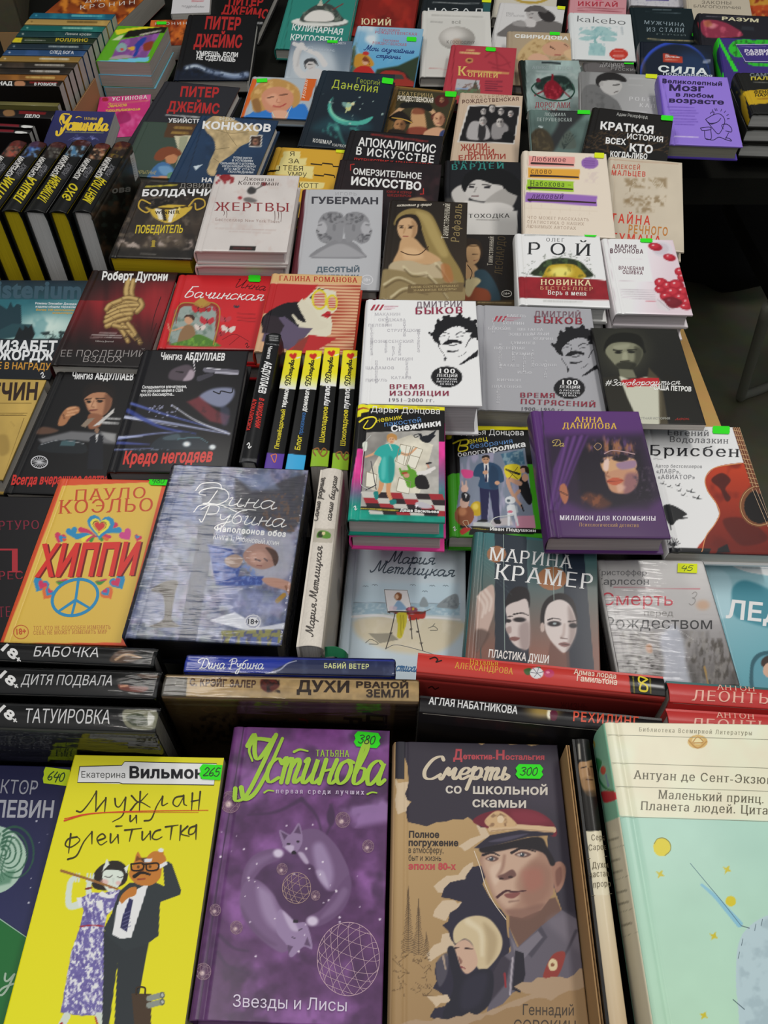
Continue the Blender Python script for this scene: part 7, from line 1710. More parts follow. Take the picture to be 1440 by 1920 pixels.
def a_pj1(k):
 k.c('Y');k.bg('0c0c0e');pj(k,(512,36,770,44),(460,102,806,140),66);k.G('16181a',(800,190),'70787a',(820,300),[(690,190),(880,190),(860,330),(680,330)],soft=30);k.G('8c9494',(820,300),'24282a',(800,420),[(690,290),(880,270),(850,430),(680,430)],soft=30);k.NZ(60,.35,4);k.B('0e0f10',[(755,325),(790,305),(815,330),(830,420),(820,500),(750,500),(745,420)],8);k.dash('b8b8b8',730,172,800,176,5,12,.8);k.S('a8a8a8',[(715,482),(825,486)],5,sm=False)
def a_raisa(k):
 k.c('Y');k.bg('a9b3bb');k.P('d0601e',[(695,588),(732,592),(625,890),(585,890)],3);k.P('d0601e',[(1098,584),(1184,574),(1120,760),(1058,752)],3);k.T('Новая',1085,740,1110,600,24,'ecdcd0','r',.2)
 k.B('2a74c4',[(600,900),(680,850),(760,800),(830,830),(1000,790),(1100,800),(1100,1050),(560,1050)],6);k.B('b88c4c',[(690,790),(680,710),(740,630),(850,590),(960,610),(1040,670),(1050,760),(1000,810),(960,780),(740,840),(700,830)],10);k.NZ(30,.8,4,'d8b070',[(680,700),(850,590),(1040,660),(1050,740),(900,650),(720,780)],thr=.5,soft=10);k.B('7c5430',[(690,760),(740,740),(760,830),(720,840)],14,.7)
 k.B('c98a6c',[(760,730),(800,670),(900,650),(985,690),(1000,760),(950,830),(860,850),(790,820)],8);k.B('e0aa8c',[(790,740),(860,700),(900,760),(850,800)],20,.6);k.S('4a2c20',[(805,735),(850,725)],8);k.S('4a2c20',[(900,712),(955,708)],8);k.S('b07058',[(880,740),(875,765),(900,768)],6,a=.8);k.S('a8403c',[(850,795),(900,800),(945,778)],9);k.B('d8a488',[(840,840),(940,830),(960,870),(880,960)],10);k.W('b8d0c8',[(840,840),(880,930),(900,960)],5);k.W('b8d0c8',[(985,800),(930,920)],5)
 k.c('B');k.C('Раиса',30,722,160,728,20,'dfe8f4',5,.2);k.C('Рязанская',20,744,200,748,18,'dfe8f4',5,.2)
def a_arms(k):
 k.c('B');k.bg('8496a6');k.G('5c6e80',(360,230),'aab4bc',(330,440));k.E('c4ccd2',330,350,130,90,soft=90,a=.8);k.G('5a6c7e',(480,240),'6a7a88',(500,440),[(420,230),(540,230),(510,420),(470,420)],soft=60,a=.6)
 k.S('c9c7c6',[(255,255),(228,310),(232,390),(270,430)],36,40);k.S('cdcbca',[(215,245),(290,280),(350,310),(385,360)],22,34);k.S('a8a6a6',[(250,290),(232,370)],10,soft=10,a=.6);k.B('3a3c40',[(270,350),(290,330),(330,330),(350,370),(320,350),(290,360),(280,390)],5);k.E('c2bebc',308,370,28,24);k.S('3a3434',[(295,362),(318,360)],4);k.S('7a5a58',[(300,384),(318,383)],4);k.B('c6c4c4',[(280,400),(350,385),(390,430),(300,450)],8)
 k.T('ЕЛИЗАВЕТА',430,248,505,250,12,'d8dce0','s');k.C('Роман',280,285,440,290,12,'a8b4c0',3,.3);k.dash('c0c8d0',130,434,190,438,4,12,.8)
def a_kulin(k):
 k.c('Y');k.bg('2c8276');k.S('236a60',[(1000,-40),(925,380)],6,sm=False);k.E('5c6864',1200,175,212,34);k.E('dcdcd6',1198,162,212,36);k.E('c2c4be',1198,158,150,22);k.B('3c4440',[(1060,120),(1130,60),(1200,30),(1290,40),(1350,110),(1360,160),(1080,165)],8);k.NZ(24,.8,4,'7c8478',[(1060,100),(1200,20),(1350,100),(1360,165),(1080,165)],thr=.5,soft=10);k.B('dedad4',[(1080,150),(1130,90),(1210,75),(1290,100),(1300,150),(1200,165)],10);k.S('4c3c3c',[(1230,40),(1290,-20)],10);k.S('7a3030',[(1300,70),(1370,30)],8);k.P('b8b8a8',[(1180,40),(1210,-10),(1225,45)])
 k.T('КУЛИНАРНАЯ',988,225,1366,262,46,'dce8e2','b',.12);k.T('КРУГОСВЕТКА',976,300,1370,330,46,'dce8e2','b',.12)
def a_dan(k):
 k.c('B');k.bg('15222e');k.NZ(200,.6,3,'1e3442',thr=.48);k.G('15222e',(500,400),'0f1a22',(400,830),a=.5);k.B('1f4650',[(330,700),(480,640),(640,700),(600,740),(350,740)],60,.7)
 k.B('4aa898',[(432,545),(420,590),(440,640),(500,675),(580,680),(658,655),(620,695),(540,705),(460,690),(412,640),(405,590)],5);k.B('8ad0b0',[(435,555),(425,600),(450,650),(520,682),(460,672),(415,620)],8,.7);k.E('c8c880',520,600,16,24);k.S('b8c090',[(505,630),(525,600),(550,575)],7);k.B('8ab8b0',[(485,575),(530,580),(560,570),(530,600),(495,600)],5,.8);k.E('d8d0a0',545,585,10,8)
 k.NZ(30,.9,5,'3f8c84',[(360,690),(600,690),(580,740),(460,780),(350,730)],thr=.5,soft=20);k.S('4a9c90',[(450,700),(480,780),(500,820)],20,8,soft=16,a=.6);dots(k,'b0c8c0',(330,480,720,720),14,4)
 k.T('Георгий',566,466,695,480,30,'a8b83c','l');k.T('Данелия',426,492,682,522,46,'b4c23c','s',.05,.06);k.T('КОШМАР',318,800,424,814,22,'d0d0cc','R');k.T('НАРКОМАНА',428,822,560,838,16,'c0c0bc','R')
def a_brown(k):
 k.c('B');k.bg('453a24');k.P('6a5028',[(775,475),(1140,510),(1095,880),(715,880)],2);k.P('39341f',[(800,500),(1112,528),(1068,870),(745,870)],2);k.W('8a6a30',[(790,488),(1122,520)],5,sm=False);k.W('8a6a30',[(1122,520),(1082,780)],5,sm=False)
 k.T('ЕКАТЕРИНА',802,536,998,550,22,'b09a68','r');k.T('РОЖДЕСТВЕНСКАЯ',796,564,996,578,26,'d8d0c0','B');k.E('4c1a14',1045,568,40,34);face(k,1045,562,12,15,'b08460','2a1810')
 k.S('c49c74',[(760,660),(810,615),(850,590)],24,20);k.S('c49c74',[(985,620),(1020,660)],24);k.B('15130f',[(810,590),(840,575),(960,580),(990,600),(980,625),(900,605),(820,610)],5);k.B('c09468',[(880,615),(935,620),(955,680),(950,750),(860,750),(870,680)],8);k.B('7a3c28',[(890,610),(940,612),(945,640),(880,640)],8,.8);k.B('6c1a14',[(860,720),(960,720),(950,780),(850,780)],10,.7)
 k.B('1a120c',[(760,650),(820,625),(880,690),(800,690),(750,670)],5);k.W('b08a3c',[(765,662),(830,672),(876,690)],7);face(k,808,705,34,34,'a8784e','3a2010');k.B('221810',[(750,730),(830,735),(860,790),(745,790)],8)
 k.B('5a2c20',[(985,650),(1030,630),(1062,660),(1055,690),(1000,680)],5);face(k,1028,672,32,40,'cc9c78','5a2c1c');k.B('c89a78',[(950,740),(1010,715),(1060,730),(1060,775),(950,775)],8);k.B('2c3a68',[(1040,740),(1066,735),(1062,790),(1030,785)],6)
def a_zhili(k):
 k.c('B');k.bg('c7b19a');k.T('ЕКАТЕРИНА',1212,553,1420,546,16,'9c8468','s',gap=.15);k.T('РОЖДЕСТВЕНСКАЯ',1160,582,1478,566,20,'64463c','b',gap=.08)
 k.P('cfcac4',[(1194,590),(1490,596),(1452,812),(1132,800)],2);k.P('1a181a',[(1202,597),(1484,602),(1446,805),(1142,794)],2)
 k.B('a8a4a4',[(1200,700),(1240,680),(1300,710),(1310,780),(1190,780)],8);k.B('8c8888',[(1330,700),(1390,690),(1420,720),(1400,770),(1330,780)],8);k.B('2c2a2c',[(1255,700),(1290,700),(1285,780),(1250,780)],5)
 for x,y,r in ((1280,628,15),(1328,612,17),(1378,628,16),(1276,682,21),(1372,690,21),(1432,640,15)):
  k.E('1c1a1c',x,y - r * .5,r * 1.2,r);face(k,x,y,r,r * 1.2,'bcb6b2','2a2628')
 k.E('101012',1420,772,36,34);k.T('ЖИЛИ-',1150,848,1316,838,34,'9c4438','b',.05);k.T('БЫЛИ,',1192,874,1352,870,32,'9c4438','b',.05);k.T('ЕЛИ-ПИЛИ',1140,902,1404,894,28,'9c4438','b')
def a_apok(k):
 k.c('B');k.bg('141114');k.dash('7a2422',652,756,968,796,16,12,.9);k.T('АПОКАЛИПСИС',574,818,1010,862,46,'e2e2e0','b');k.T('В ИСКУССТВЕ',562,868,998,918,42,'e2e2e0','b',0,.1);k.T('ПУТЕШЕСТВИЕ К АРМАГЕДДОНУ',552,908,985,940,20,'b02c26','b')
def a_omerz(k):
 k.c('E');k.bg('1e1417');k.NZ(60,.7,3,'3a2226',[(920,90),(1050,90),(1030,290),(900,290)],thr=.45,soft=30);k.NZ(40,.5,6,'2c1c1e',[(480,60),(1040,90),(1000,300),(460,300)],thr=.5,soft=30);k.W('b02c28',[(552,84),(532,86),(532,118)],6,sm=False);k.W('b02c28',[(942,222),(942,252),(925,252)],6,sm=False)
 k.T('ОМЕРЗИТЕЛЬНОЕ',546,140,930,168,34,'dcdcda','b');k.T('ИСКУССТВО',534,198,928,230,44,'e4e4e2','B');k.T('ЮМОР И ХОРРОР',735,244,876,252,13,'a02c28','s');k.T('ШЕДЕВРОВ',740,264,872,270,13,'a02c28','s');k.B('9a7c5c',[(860,280),(930,270),(960,300),(880,310)],10)
def a_yaza(k):
 k.c('E');k.bg('d2a232');
 for q in ([(80,120),(130,118),(132,98)],[(310,82),(370,88),(374,78),(430,84),(434,96),(480,98)],[(330,145),(380,150),(384,140),(440,148),(442,158)],[(70,125),(110,122)]):
  k.W('231a10',q,7,sm=False)
 for q in ([(155,10),(250,12),(248,50),(150,50)],[(140,48),(285,50),(280,90),(130,90)],[(115,88),(325,95),(318,165),(108,140)],[(245,182),(385,188),(380,220),(240,225)]):
  k.P('e2d38c',q,2)
 k.T('Я',190,38,216,38,26,'3a3420','s');k.T('ЗА',182,78,244,80,26,'3a3420','s');k.T('ТЕБЯ',150,118,264,122,28,'3a3420','s');k.T('УМРУ',176,152,284,160,28,'3a3420','s');k.T('СКОТТ',210,214,350,220,28,'4a4428','s')
def a_petr(k):
 k.c('C');k.bg('5f7570');k.NZ(140,.35,3);k.B('262628',[(215,620),(420,610),(360,690),(310,740),(230,850),(160,850),(230,750),(260,680)],30,.9);k.B('3c3426',[(80,830),(110,750),(160,720),(215,760),(230,850),(90,850)],16);k.NZ(20,.7,5,'5c5038',[(80,830),(160,720),(230,850)],thr=.5);k.P('aab8b8',[(145,708),(180,712),(165,722)],2)
 k.B('505850',[(265,830),(290,760),(330,740),(360,830)],10,.8)
 for i in range(6):
  k.S('26302e',[(290,840),(272 + i * 18,750 + abs(i - 3) * 6)],3,a=.8)
 k.T('ЛЮДМИЛА',182,652,302,654,18,'b4c0bc','r',gap=.1);k.T('ПЕТРУШЕВСКАЯ',140,682,336,684,20,'b4c0bc','r',gap=.1)
def a_krat(k):
 k.c('C');k.bg('14110f');g = np.random.RandomState(8)
 def br(x,y,a,l,w):
  if l < 14:
   return
  x2,y2 = x + l * math.cos(a),y + l * .55 * math.sin(a)
  k.S('4c3a26',[(x,y),(x2,y2)],w,w * .7,a=.95,sm=False)
  for s in (-1,1):
   br(x2,y2,a + s * (.3 + .5 * g.rand()),l * (.68 + .14 * g.rand()),w * .7)
 for x,a in ((640,-1.6),(600,-2.3),(700,-.9)):
  br(x,890,a,90,12)
 k.T('Адам Резерфорд',588,650,762,668,18,'b8b8b4','s');k.T('КРАТКАЯ',496,726,794,752,42,'e4e4e2','B');k.T('ИСТОРИЯ',646,780,848,800,30,'e0e0de','b');k.T('ВСЕХ',526,806,640,815,32,'e4e4e2','B');k.T('КТО',660,850,790,862,42,'e8e8e6','B');k.T('КОГДА-ЛИБО',552,880,760,896,30,'e0e0de','B')
def a_mozg(k):
 k.c('b');k.bg('9176d6');ink = '271a46';k.S('7a60c0',[(330,790),(500,1480)],6,sm=False)
 k.T('Великолепный',342,860,962,892,42,ink,'B',0,.03);k.T('Мозг',414,940,776,948,62,ink,'B');k.T('в любом',482,1000,872,1018,42,ink,'B');k.T('возрасте',412,1062,982,1086,50,ink,'B')
 for i in range(7):
  k.dash('6448a8',400 + i * 12,1112 + i * 30,680 + (i % 3) * 20,1118 + i * 30,8,12,.7,i)
 k.dash('d8ccf0',470,1414,720,1424,8,10,.9)
 for q in ([(790,1240),(880,1190),(940,1185),(985,1230),(985,1290),(930,1390),(870,1340),(800,1250)],[(840,1180),(855,1165),(880,1170),(870,1195)],[(795,1245),(830,1280),(910,1270),(950,1230)],[(820,1270),(850,1290),(900,1275)],[(740,1330),(830,1320),(845,1345),(760,1355),(738,1330)],[(780,1355),(790,1440),(850,1440),(845,1350)],[(790,1440),(870,1455),(930,1425),(1000,1450),(1060,1465),(1040,1440),(1000,1430)],[(975,1340),(960,1300),(1010,1290),(1055,1325),(1060,1370),(1000,1360)],[(1030,1380),(1000,1440)],[(985,1290),(1000,1290)]):
  k.W(ink,q,7)
 for x,y,a in ((870,1160,-2),(910,1150,-1.8),(950,1155,-1.2),(985,1170,-.9),(1010,1200,-.5),(1015,1235,-.1),(895,1150,-1.9)):
  k.W(ink,[(x,y),(x + 22 * math.cos(a),y + 22 * math.sin(a))],6,sm=False)
def a_pink(k):
 k.c('X');k.bg('c33076');k.NZ(60,.6,3,'e070a8',thr=.52);k.B('8a1450',[(880,850),(960,840),(980,900),(880,930)],14,.7);k.T('УСТИНОВА',838,758,1104,742,28,'f0e0d8','R',.15);k.S('d8b060',[(830,775),(1110,758)],6,sm=False);k.C('Земное',806,806,950,796,16,'d8a850',5,.2);k.C('притяжение',790,840,1050,826,14,'d8a850',5,.2);k.E('a02030',790,745,26,18)
def a_donst(k):
 k.c('X');k.bg('5aa31a');k.P('ddd028',[(860,225),(1262,178),(1260,196),(1000,225),(940,245),(880,262)],3);k.P('18160f',[(960,232),(1262,195),(1235,245),(925,285)],3);k.P('e0e0c8',[(840,300),(900,265),(930,262),(900,300)],6,.8);k.P('7c4a8c',[(905,300),(1205,245),(1110,430),(825,445)],4);k.NZ(40,.7,4,'a060b0',[(905,300),(1205,245),(1110,430),(825,445)],thr=.5)
 k.B('26409a',[(1010,340),(1060,290),(1100,280),(1080,320),(1045,360),(1030,410),(990,430),(1015,380)],5);k.B('86a8a8',[(870,360),(910,320),(950,340),(940,380),(890,390)],6);k.E('c8402c',915,370,14,10);k.B('d8a838',[(955,360),(1010,350),(1000,380)],5);k.B('8a3a24',[(1080,330),(1150,310),(1130,370),(1080,380)],8);k.P('5aa31a',[(1150,330),(1200,245),(1225,245),(1130,430),(1105,430)],3);k.P('6fc0dc',[(690,462),(1120,428),(1110,460),(690,490)],3);k.B('b8b8a8',[(830,430),(930,410),(1000,430),(840,445)],10,.7);k.dash('e8e0d0',1050,262,1210,228,8,14)
def a_kron(k):
 k.c('X');k.bg('6e1f12');k.G('301410',(900,-200),'c05a1c',(900,190));k.NZ(70,.9,3,'e08a2c',thr=.52);k.NZ(40,.8,6,'4a140c',thr=.52);k.T('КРОНИН',602,72,1010,30,30,'d8d0c8','s',.15,.3);k.T('ДЖ. К.',640,20,900,-6,26,'d8d0c8','s',.15,.2)
def a_kron2(k):
 k.c('X');k.bg('8a3416');k.NZ(60,.9,5,'d8742c',thr=.5);k.NZ(36,.8,8,'3a140c',thr=.55);k.T('КРОНИН',1165,188,1400,184,20,'d0c8c0','s',0,.2)
def a_white(k):
 k.c('Y');k.bg('d0ced0');k.C('Поздравляю',160,52,330,56,10,'a8a6a8',3,.3);k.dash('c05058',240,6,330,8,5,10,.8)
def a_yury(k):
 k.c('Z');k.bg('84201a');k.NZ(120,.8,3,'a82a20',thr=.48);k.NZ(60,.6,6,'5c1410',thr=.52);k.B('9c2c20',[(420,40),(520,20),(560,100),(480,140)],40,.6);k.T('ЮРИЙ',216,174,430,182,44,'e2d6ac','R')
def a_nazad(k):
 k.c('Z');k.bg('1b2226');k.P('2c5a5c',[(1080,-60),(1160,-60),(1150,140),(1085,120)],3);k.dash('b0b4b4',725,18,1060,26,14,8,.7);k.T('НАЗАД',690,92,1088,98,36,'d8dcdc','s',0,.1)
def a_strany(k):
 k.c('B');k.bg('5a98c0');k.G('8fb4cc',(750,145),'5fa4cc',(750,330));k.NZ(110,.9,4,'d8dfe2',[(540,140),(950,150),(900,330),(600,420)],thr=.5,soft=30);k.P('2c3a26',[(680,390),(800,370),(930,310),(890,490),(640,480)],14);k.NZ(24,.7,5,'5c5a2c',[(500,380),(570,200),(560,330),(680,420),(640,480)],thr=.42,soft=20)
 k.B('c08a2c',[(555,320),(590,300),(640,320),(660,370),(560,380)],8);k.E('b8302c',618,300,18,12);k.E('d0a080',615,345,17,20);k.B('7a3c20',[(598,340),(612,318),(635,335),(640,370),(630,350)],4);k.B('b3221f',[(555,390),(595,370),(640,375),(665,415),(600,420),(550,415)],5)
 k.B('26221e',[(690,420),(720,395),(800,390),(850,420),(850,450),(690,450)],6);k.B('a02c22',[(700,410),(760,395),(830,410),(850,440),(900,470),(880,490),(690,470)],6,.9);k.P('3a3c38',[(705,425),(820,418),(835,445),(700,450)],3)
 for y,a,b,c,d in ((172,694,806,668,905),(232,715,802,655,846)):
  k.T('Екатерина',a,y,b,y + 5,14,'b84a58','r',.1);k.T('РОЖДЕСТВЕНСКАЯ',c,y + 16,d,y + 28,15,'b84a58','r')
 k.C('Мои случайные',612,282,886,302,15,'243c78',4,.35);k.C('страны',674,324,812,332,14,'243c78',4,.35)
def a_vse(k):
 k.c('B');k.bg('d2d0ca');k.P('c9c7c1',[(960,100),(1290,110),(1290,420),(955,420)],10,.6);k.E('9a9690',1130,215,102,66);k.E('d0ccc6',1108,200,70,46,soft=60);k.E('706c68',1170,250,50,30,soft=50,a=.6);k.E('b0907c',1130,235,26,18,soft=16,a=.6);k.dash('a8a6a0',988,85,1278,96,16,8);k.dash('8c8a86',985,122,1050,126,4,9);k.T('ВСЁ',1102,132,1152,134,14,'6c6a66','s',0,.1);k.T('К ГОСПОДИНУ',1072,244,1230,248,16,'5c5854','r');k.dash('b06868',975,385,1080,390,8,5)
def a_bogin(k):
 k.c('B');k.bg('ae3844');k.S('8a2832',[(1120,255),(1095,520)],5,sm=False);k.dash('d8b878',1185,282,1230,284,3,10,.9);k.dash('d8b878',1150,294,1258,300,8,12,.9,3);k.E('c08a50',1200,340,22,15);k.E('6a2c28',1200,340,12,8)
 for q in ([(1290,320),(1340,290),(1400,330),(1430,380)],[(1310,350),(1370,370),(1430,350)],[(1350,290),(1360,400)],[(1330,380),(1420,400)]):
  k.S('8c2834',q,10,6,soft=8,a=.7)
 k.T('К',1134,424,1186,426,52,'d8b868','R');k.dash('d0a860',1192,400,1420,412,14,14,.9);k.T('ОГИНЕЙ',1192,432,1360,438,26,'d8b868','R')
 k.P('b0aeb0',[(1130,442),(1256,450),(1260,540),(1118,530)],3);k.P('5c7050',[(1120,505),(1260,500),(1260,545),(1116,535)],4);k.P('4a4c40',[(1215,500),(1235,448),(1252,500)],3);k.NZ(12,.8,4,'6c4c40',[(1125,470),(1256,470),(1258,530),(1120,525)],thr=.52);k.S('8aa0c0',[(1130,500),(1190,498)],8)
 for i in range(5):
  k.dash('54182c',1290,455 + i * 13,1390 - (i % 2) * 30,460 + i * 13,5,6,.8,i)
def a_beret(k):
 k.c('a');k.bg('d3d1d0');k.B('6e6a68',[(20,260),(150,185),(260,200),(420,180),(560,225),(590,330),(0,330)],10);k.B('b0acaa',[(225,105),(330,110),(360,165),(300,205),(250,180)],8);k.B('332f2f',[(330,100),(410,90),(470,130),(485,175),(440,200),(390,190),(350,160)],8);k.B('5e5a59',[(208,92),(260,55),(350,52),(410,90),(400,115),(300,100),(230,108)],6);k.S('3c3838',[(250,128),(285,126)],6);k.S('6c5a5a',[(258,160),(280,162)],5);k.B('c8c4c2',[(200,190),(250,165),(310,190),(300,240),(230,240)],8);k.B('9a9694',[(100,200),(200,190),(220,240),(120,230)],12)
 k.T('ИВАН',44,126,110,130,18,'a8a6a6','s');k.T('КОПЫЛОВ',44,148,206,154,18,'a8a6a6','s')
def a_blond(k):
 k.c('a');k.bg('a99680');k.G('a8977f',(120,290),'b79f7c',(500,540));k.B('c4a878',[(140,540),(200,420),(320,340),(450,340),(560,380),(640,480),(640,560),(500,440),(360,520),(300,560)],16);k.NZ(26,.6,4,'8c6c40',[(140,540),(320,350),(600,380),(640,540),(400,540)],thr=.52,soft=20);k.B('c99a7c',[(370,420),(450,375),(560,380),(620,430),(560,490),(460,505),(390,480)],12);k.S('3c2418',[(440,420),(485,445)],12,6);k.S('3c2418',[(570,400),(600,420)],8,4);k.S('9a4a44',[(480,490),(530,495)],9);k.B('d0a488',[(240,540),(300,480),(400,500),(420,550)],14);k.B('d2b088',[(560,470),(640,440),(660,520),(600,520)],14)
 k.T('СВИРИДОВА',118,338,602,360,30,'e6e2dc','B',.1)
def a_kakebo(k):
 k.c('a');k.bg('dde0e0');k.S('c6caca',[(632,105),(660,540)],4,sm=False)
 k.T('kakebo',682,194,1116,226,58,'5c5e60','l');tb = 'a3c6c6'
 for q in ([(700,300),(760,265),(820,275),(860,240),(930,240),(975,270),(1020,290),(1042,320),(960,325),(890,315),(840,325),(760,310)],[(695,350),(760,325),(840,325),(850,350),(790,362),(730,360)],[(880,350),(930,325),(1000,330),(1040,355),(1010,372),(930,370)]):
  k.B(tb,q,5)
 k.S('86b4b4',[(850,390),(845,350),(870,320)],26,14);k.NZ(26,.7,4,'7cacb0',[(695,240),(1045,240),(1045,375),(695,375)],thr=.55);k.E('dde0e0',870,355,16,20,rot=30);k.P('9fc4c4',[(795,385),(905,388),(912,412),(935,420),(936,500),(785,494),(788,415),(797,410)],4);k.NZ(22,.6,6,'86b0b4',[(785,385),(936,390),(936,500),(785,494)],thr=.52)
 k.E('c2382a',1057,487,84,52)
 for i in range(5):
  k.dash('e0a098',1015 - (i % 2) * 12,462 + i * 13,1100 + (i % 2) * 10,466 + i * 13,6,5,.9,i)
 k.dash('b4bcc0',1082,248,1090,310,4,22,.7)
def a_ikigai(k):
 k.c('a');k.bg('d0939a');k.T('ИКИГАЙ',690,52,1046,62,40,'b03040','b',0,.08);k.dash('8c3a44',690,70,1112,82,20,8,.8);k.dash('8c3a44',690,92,1090,104,18,8,.8,4);k.P('e84a78',[(850,-12),(905,-10),(902,6),(852,4)],2)
def a_muzh(k):
 k.c('b');k.bg('101f24');k.P('2a6a7c',[(0,55),(660,85),(660,92),(0,66)],3);k.dash('7c8a90',240,100,440,106,6,7,.8);k.dash('5c6a70',170,122,540,140,16,6,.8);k.T('МУЖЧИНА',152,248,574,276,36,'8c9ca4','r',0,.08);k.T('ИЗ СТАЛИ',178,328,566,336,44,'8c9ca4','r',0,.08);k.T('ГЕРОЙ',278,362,590,376,16,'5c6a6c','r');k.dash('b0a078',190,404,700,432,22,12,.9)
def a_sila(k):
 k.c('b');k.bg('0d1624');k.E('2c4ab8',470,800,370,370,soft=10);k.E('0f1a2c',480,815,358,358,soft=30);k.E('1e3a64',640,700,200,160,soft=160,a=.7);k.S('6a5040',[(140,620),(150,740)],26,soft=40,a=.6);k.P('b03a24',[(348,552),(545,588),(556,655),(352,640)],3);k.T('ДЖО',372,578,412,584,14,'e8dcd8','b');k.T('ДИСПЕНЗА',372,596,522,604,15,'e8dcd8','b');k.dash('e0b0a0',372,614,510,628,9,6);k.dash('e0b0a0',372,630,500,640,8,6,.8,4)
 k.T('СИЛА',298,742,812,776,62,'dce4ec','B',0,.05);k.T('ПОДСОЗНАНИЯ',350,780,860,806,26,'c8d0d8','b')
 for i in range(4):
  k.dash('b0b8c8',765,612 + i * 13,845,622 + i * 13,4,7,.8,i)
def a_razum(k):
 k.c('b');k.bg('1a1820');k.B('8a2c44',[(740,240),(800,205),(900,210),(1010,240),(1100,290),(1160,330),(1150,380),(800,385)],14);k.NZ(60,.8,4,'c85a70',[(760,205),(1160,330),(1150,385),(800,385)],thr=.48,soft=14);k.E('e8a0a0',860,270,40,26,soft=30,a=.7);k.B('b0703c',[(770,230),(830,210),(860,260),(800,280)],20,.6);k.T('РАЗУМ',960,208,1340,232,34,'cfc9a8','B');k.dash('9a98a0',800,165,1200,182,20,8,.8);k.P('2c3038',[(1170,270),(1290,280),(1300,320),(1160,310)],14,.8)
def g_razum(k):
 k.c('b');k.bg('18161c');k.P('8a2430',[(700,240),(750,200),(840,430),(790,460)],14,.9);k.NZ(30,.6,4,'b05a60',[(700,240),(750,200),(840,430),(790,460)],thr=.5)
def a_razv(k):
 k.c('b');k.bg('392a76');k.P('2ed026',[(900,380),(930,384),(1130,740),(1085,745)],3)
 for q in ([(1030,520),(1060,450),(1120,415),(1220,408),(1280,420),(1285,450),(1180,460),(1110,470),(1180,580),(1100,590)],[(1300,450),(1300,420),(1400,410),(1600,420),(1640,520),(1600,660),(1400,690),(1280,680),(1240,650),(1500,640)]):
  k.B('2bb92a',q,4)
 k.NZ(26,.8,4,'1a5a20',[(1030,410),(1600,410),(1600,690),(1030,690)],thr=.56);k.P('3a2c78',[(1106,464),(1560,458),(1600,640),(1206,640)],2);k.W('cfcbe0',[(1560,458),(1106,464),(1206,640),(1600,640)],6,sm=False);k.T('РАЗВИВАЙ',1196,544,1600,546,32,'d8d4e8','B');k.T('СВОЙ МОЗГ',1210,574,1600,574,26,'d8d4e8','B');k.dash('7c70b0',1140,486,1420,484,12,9,.8)
def g_razv(k):
 k.c('b');k.bg('2ed026');k.P('2c2a66',[(905,540),(935,470),(1000,640),(960,790),(910,640)],4)
def a_pal(k):
 k.c('b');k.bg('1b1b19');k.P('c3a01c',[(1160,960),(1240,940),(1520,922),(1540,1062),(1270,1086),(1170,1090)],3);k.T('САМУЭЛЬ',1250,796,1640,790,34,'6c747c','B');k.T('ПАЛМЕР',1262,832,1620,824,32,'c4b43c','B');k.dash('8c8c84',1290,856,1440,856,8,8);k.T('ФЕНОМЕН',1294,974,1600,964,32,'4a3c10','B');k.T('НАУКИ',1306,1004,1520,996,26,'4a3c10','B');k.dash('8a5a1c',1330,1028,1500,1020,8,14)
def g_pal(k):
 k.c('b');k.bg('16181c');k.NZ(24,.9,4,'8a7c1c',[(1080,860),(1180,950),(1190,1090),(1100,960)],thr=.5,soft=14);k.P('c3a01c',[(1150,1000),(1190,960),(1260,1300),(1180,1300)],6)
def a_dreis(k):
 k.c('C');k.bg('464343');k.B('6c6868',[(400,370),(470,350),(560,400),(420,405)],12,.8);k.T('ТЕОДОР',506,364,628,370,13,'9a9898','b',0,.1);k.T('ДРАЙЗЕР',492,376,632,382,13,'9a9898','b',0,.1);k.T('РУССКИЙ',556,394,706,402,14,'8c8a8a','b',0,.1)
def a_dorog(k):
 k.c('C');k.bg('8d9f9c');k.NZ(90,.3,3);k.NZ(40,.5,5,'b8c4c0',thr=.55);k.P('17231f',[(20,330),(75,335),(85,620),(0,620)],6);k.P('303a3c',[(165,346),(276,350),(275,362),(166,358)],2);k.T('АЛЕКСЕЙ ТУГОВ',112,388,342,394,18,'98a4a6','r');k.dash('a8b4b4',140,402,320,406,10,7,.7)
 k.W('2c4c40',[(130,470),(110,500),(150,540),(230,565),(310,560),(350,520),(340,475)],8);k.B('1c2c28',[(130,470),(170,440),(225,425),(300,430),(340,470),(350,510),(310,500),(270,550),(200,550),(170,510),(140,500)],8);k.NZ(20,.7,6,'4a6c60',[(130,470),(300,430),(350,510),(200,550)],thr=.55,soft=10);k.B('7c1424',[(190,470),(225,450),(260,470),(285,510),(260,555),(225,560),(190,545),(178,500)],6);k.S('7c1424',[(228,420),(226,470)],10,18);k.S('7c1424',[(130,535),(200,500)],10,6);k.S('7c1424',[(330,550),(280,505)],10,6);k.NZ(14,.8,8,'b03040',[(185,460),(280,460),(270,555),(190,555)],thr=.5);k.E('6c2434',148,452,14,12)
 k.T('ДОРОГАМИ',128,604,328,606,30,'962838','r');k.T('НЕБА',170,626,260,628,16,'962838','r')
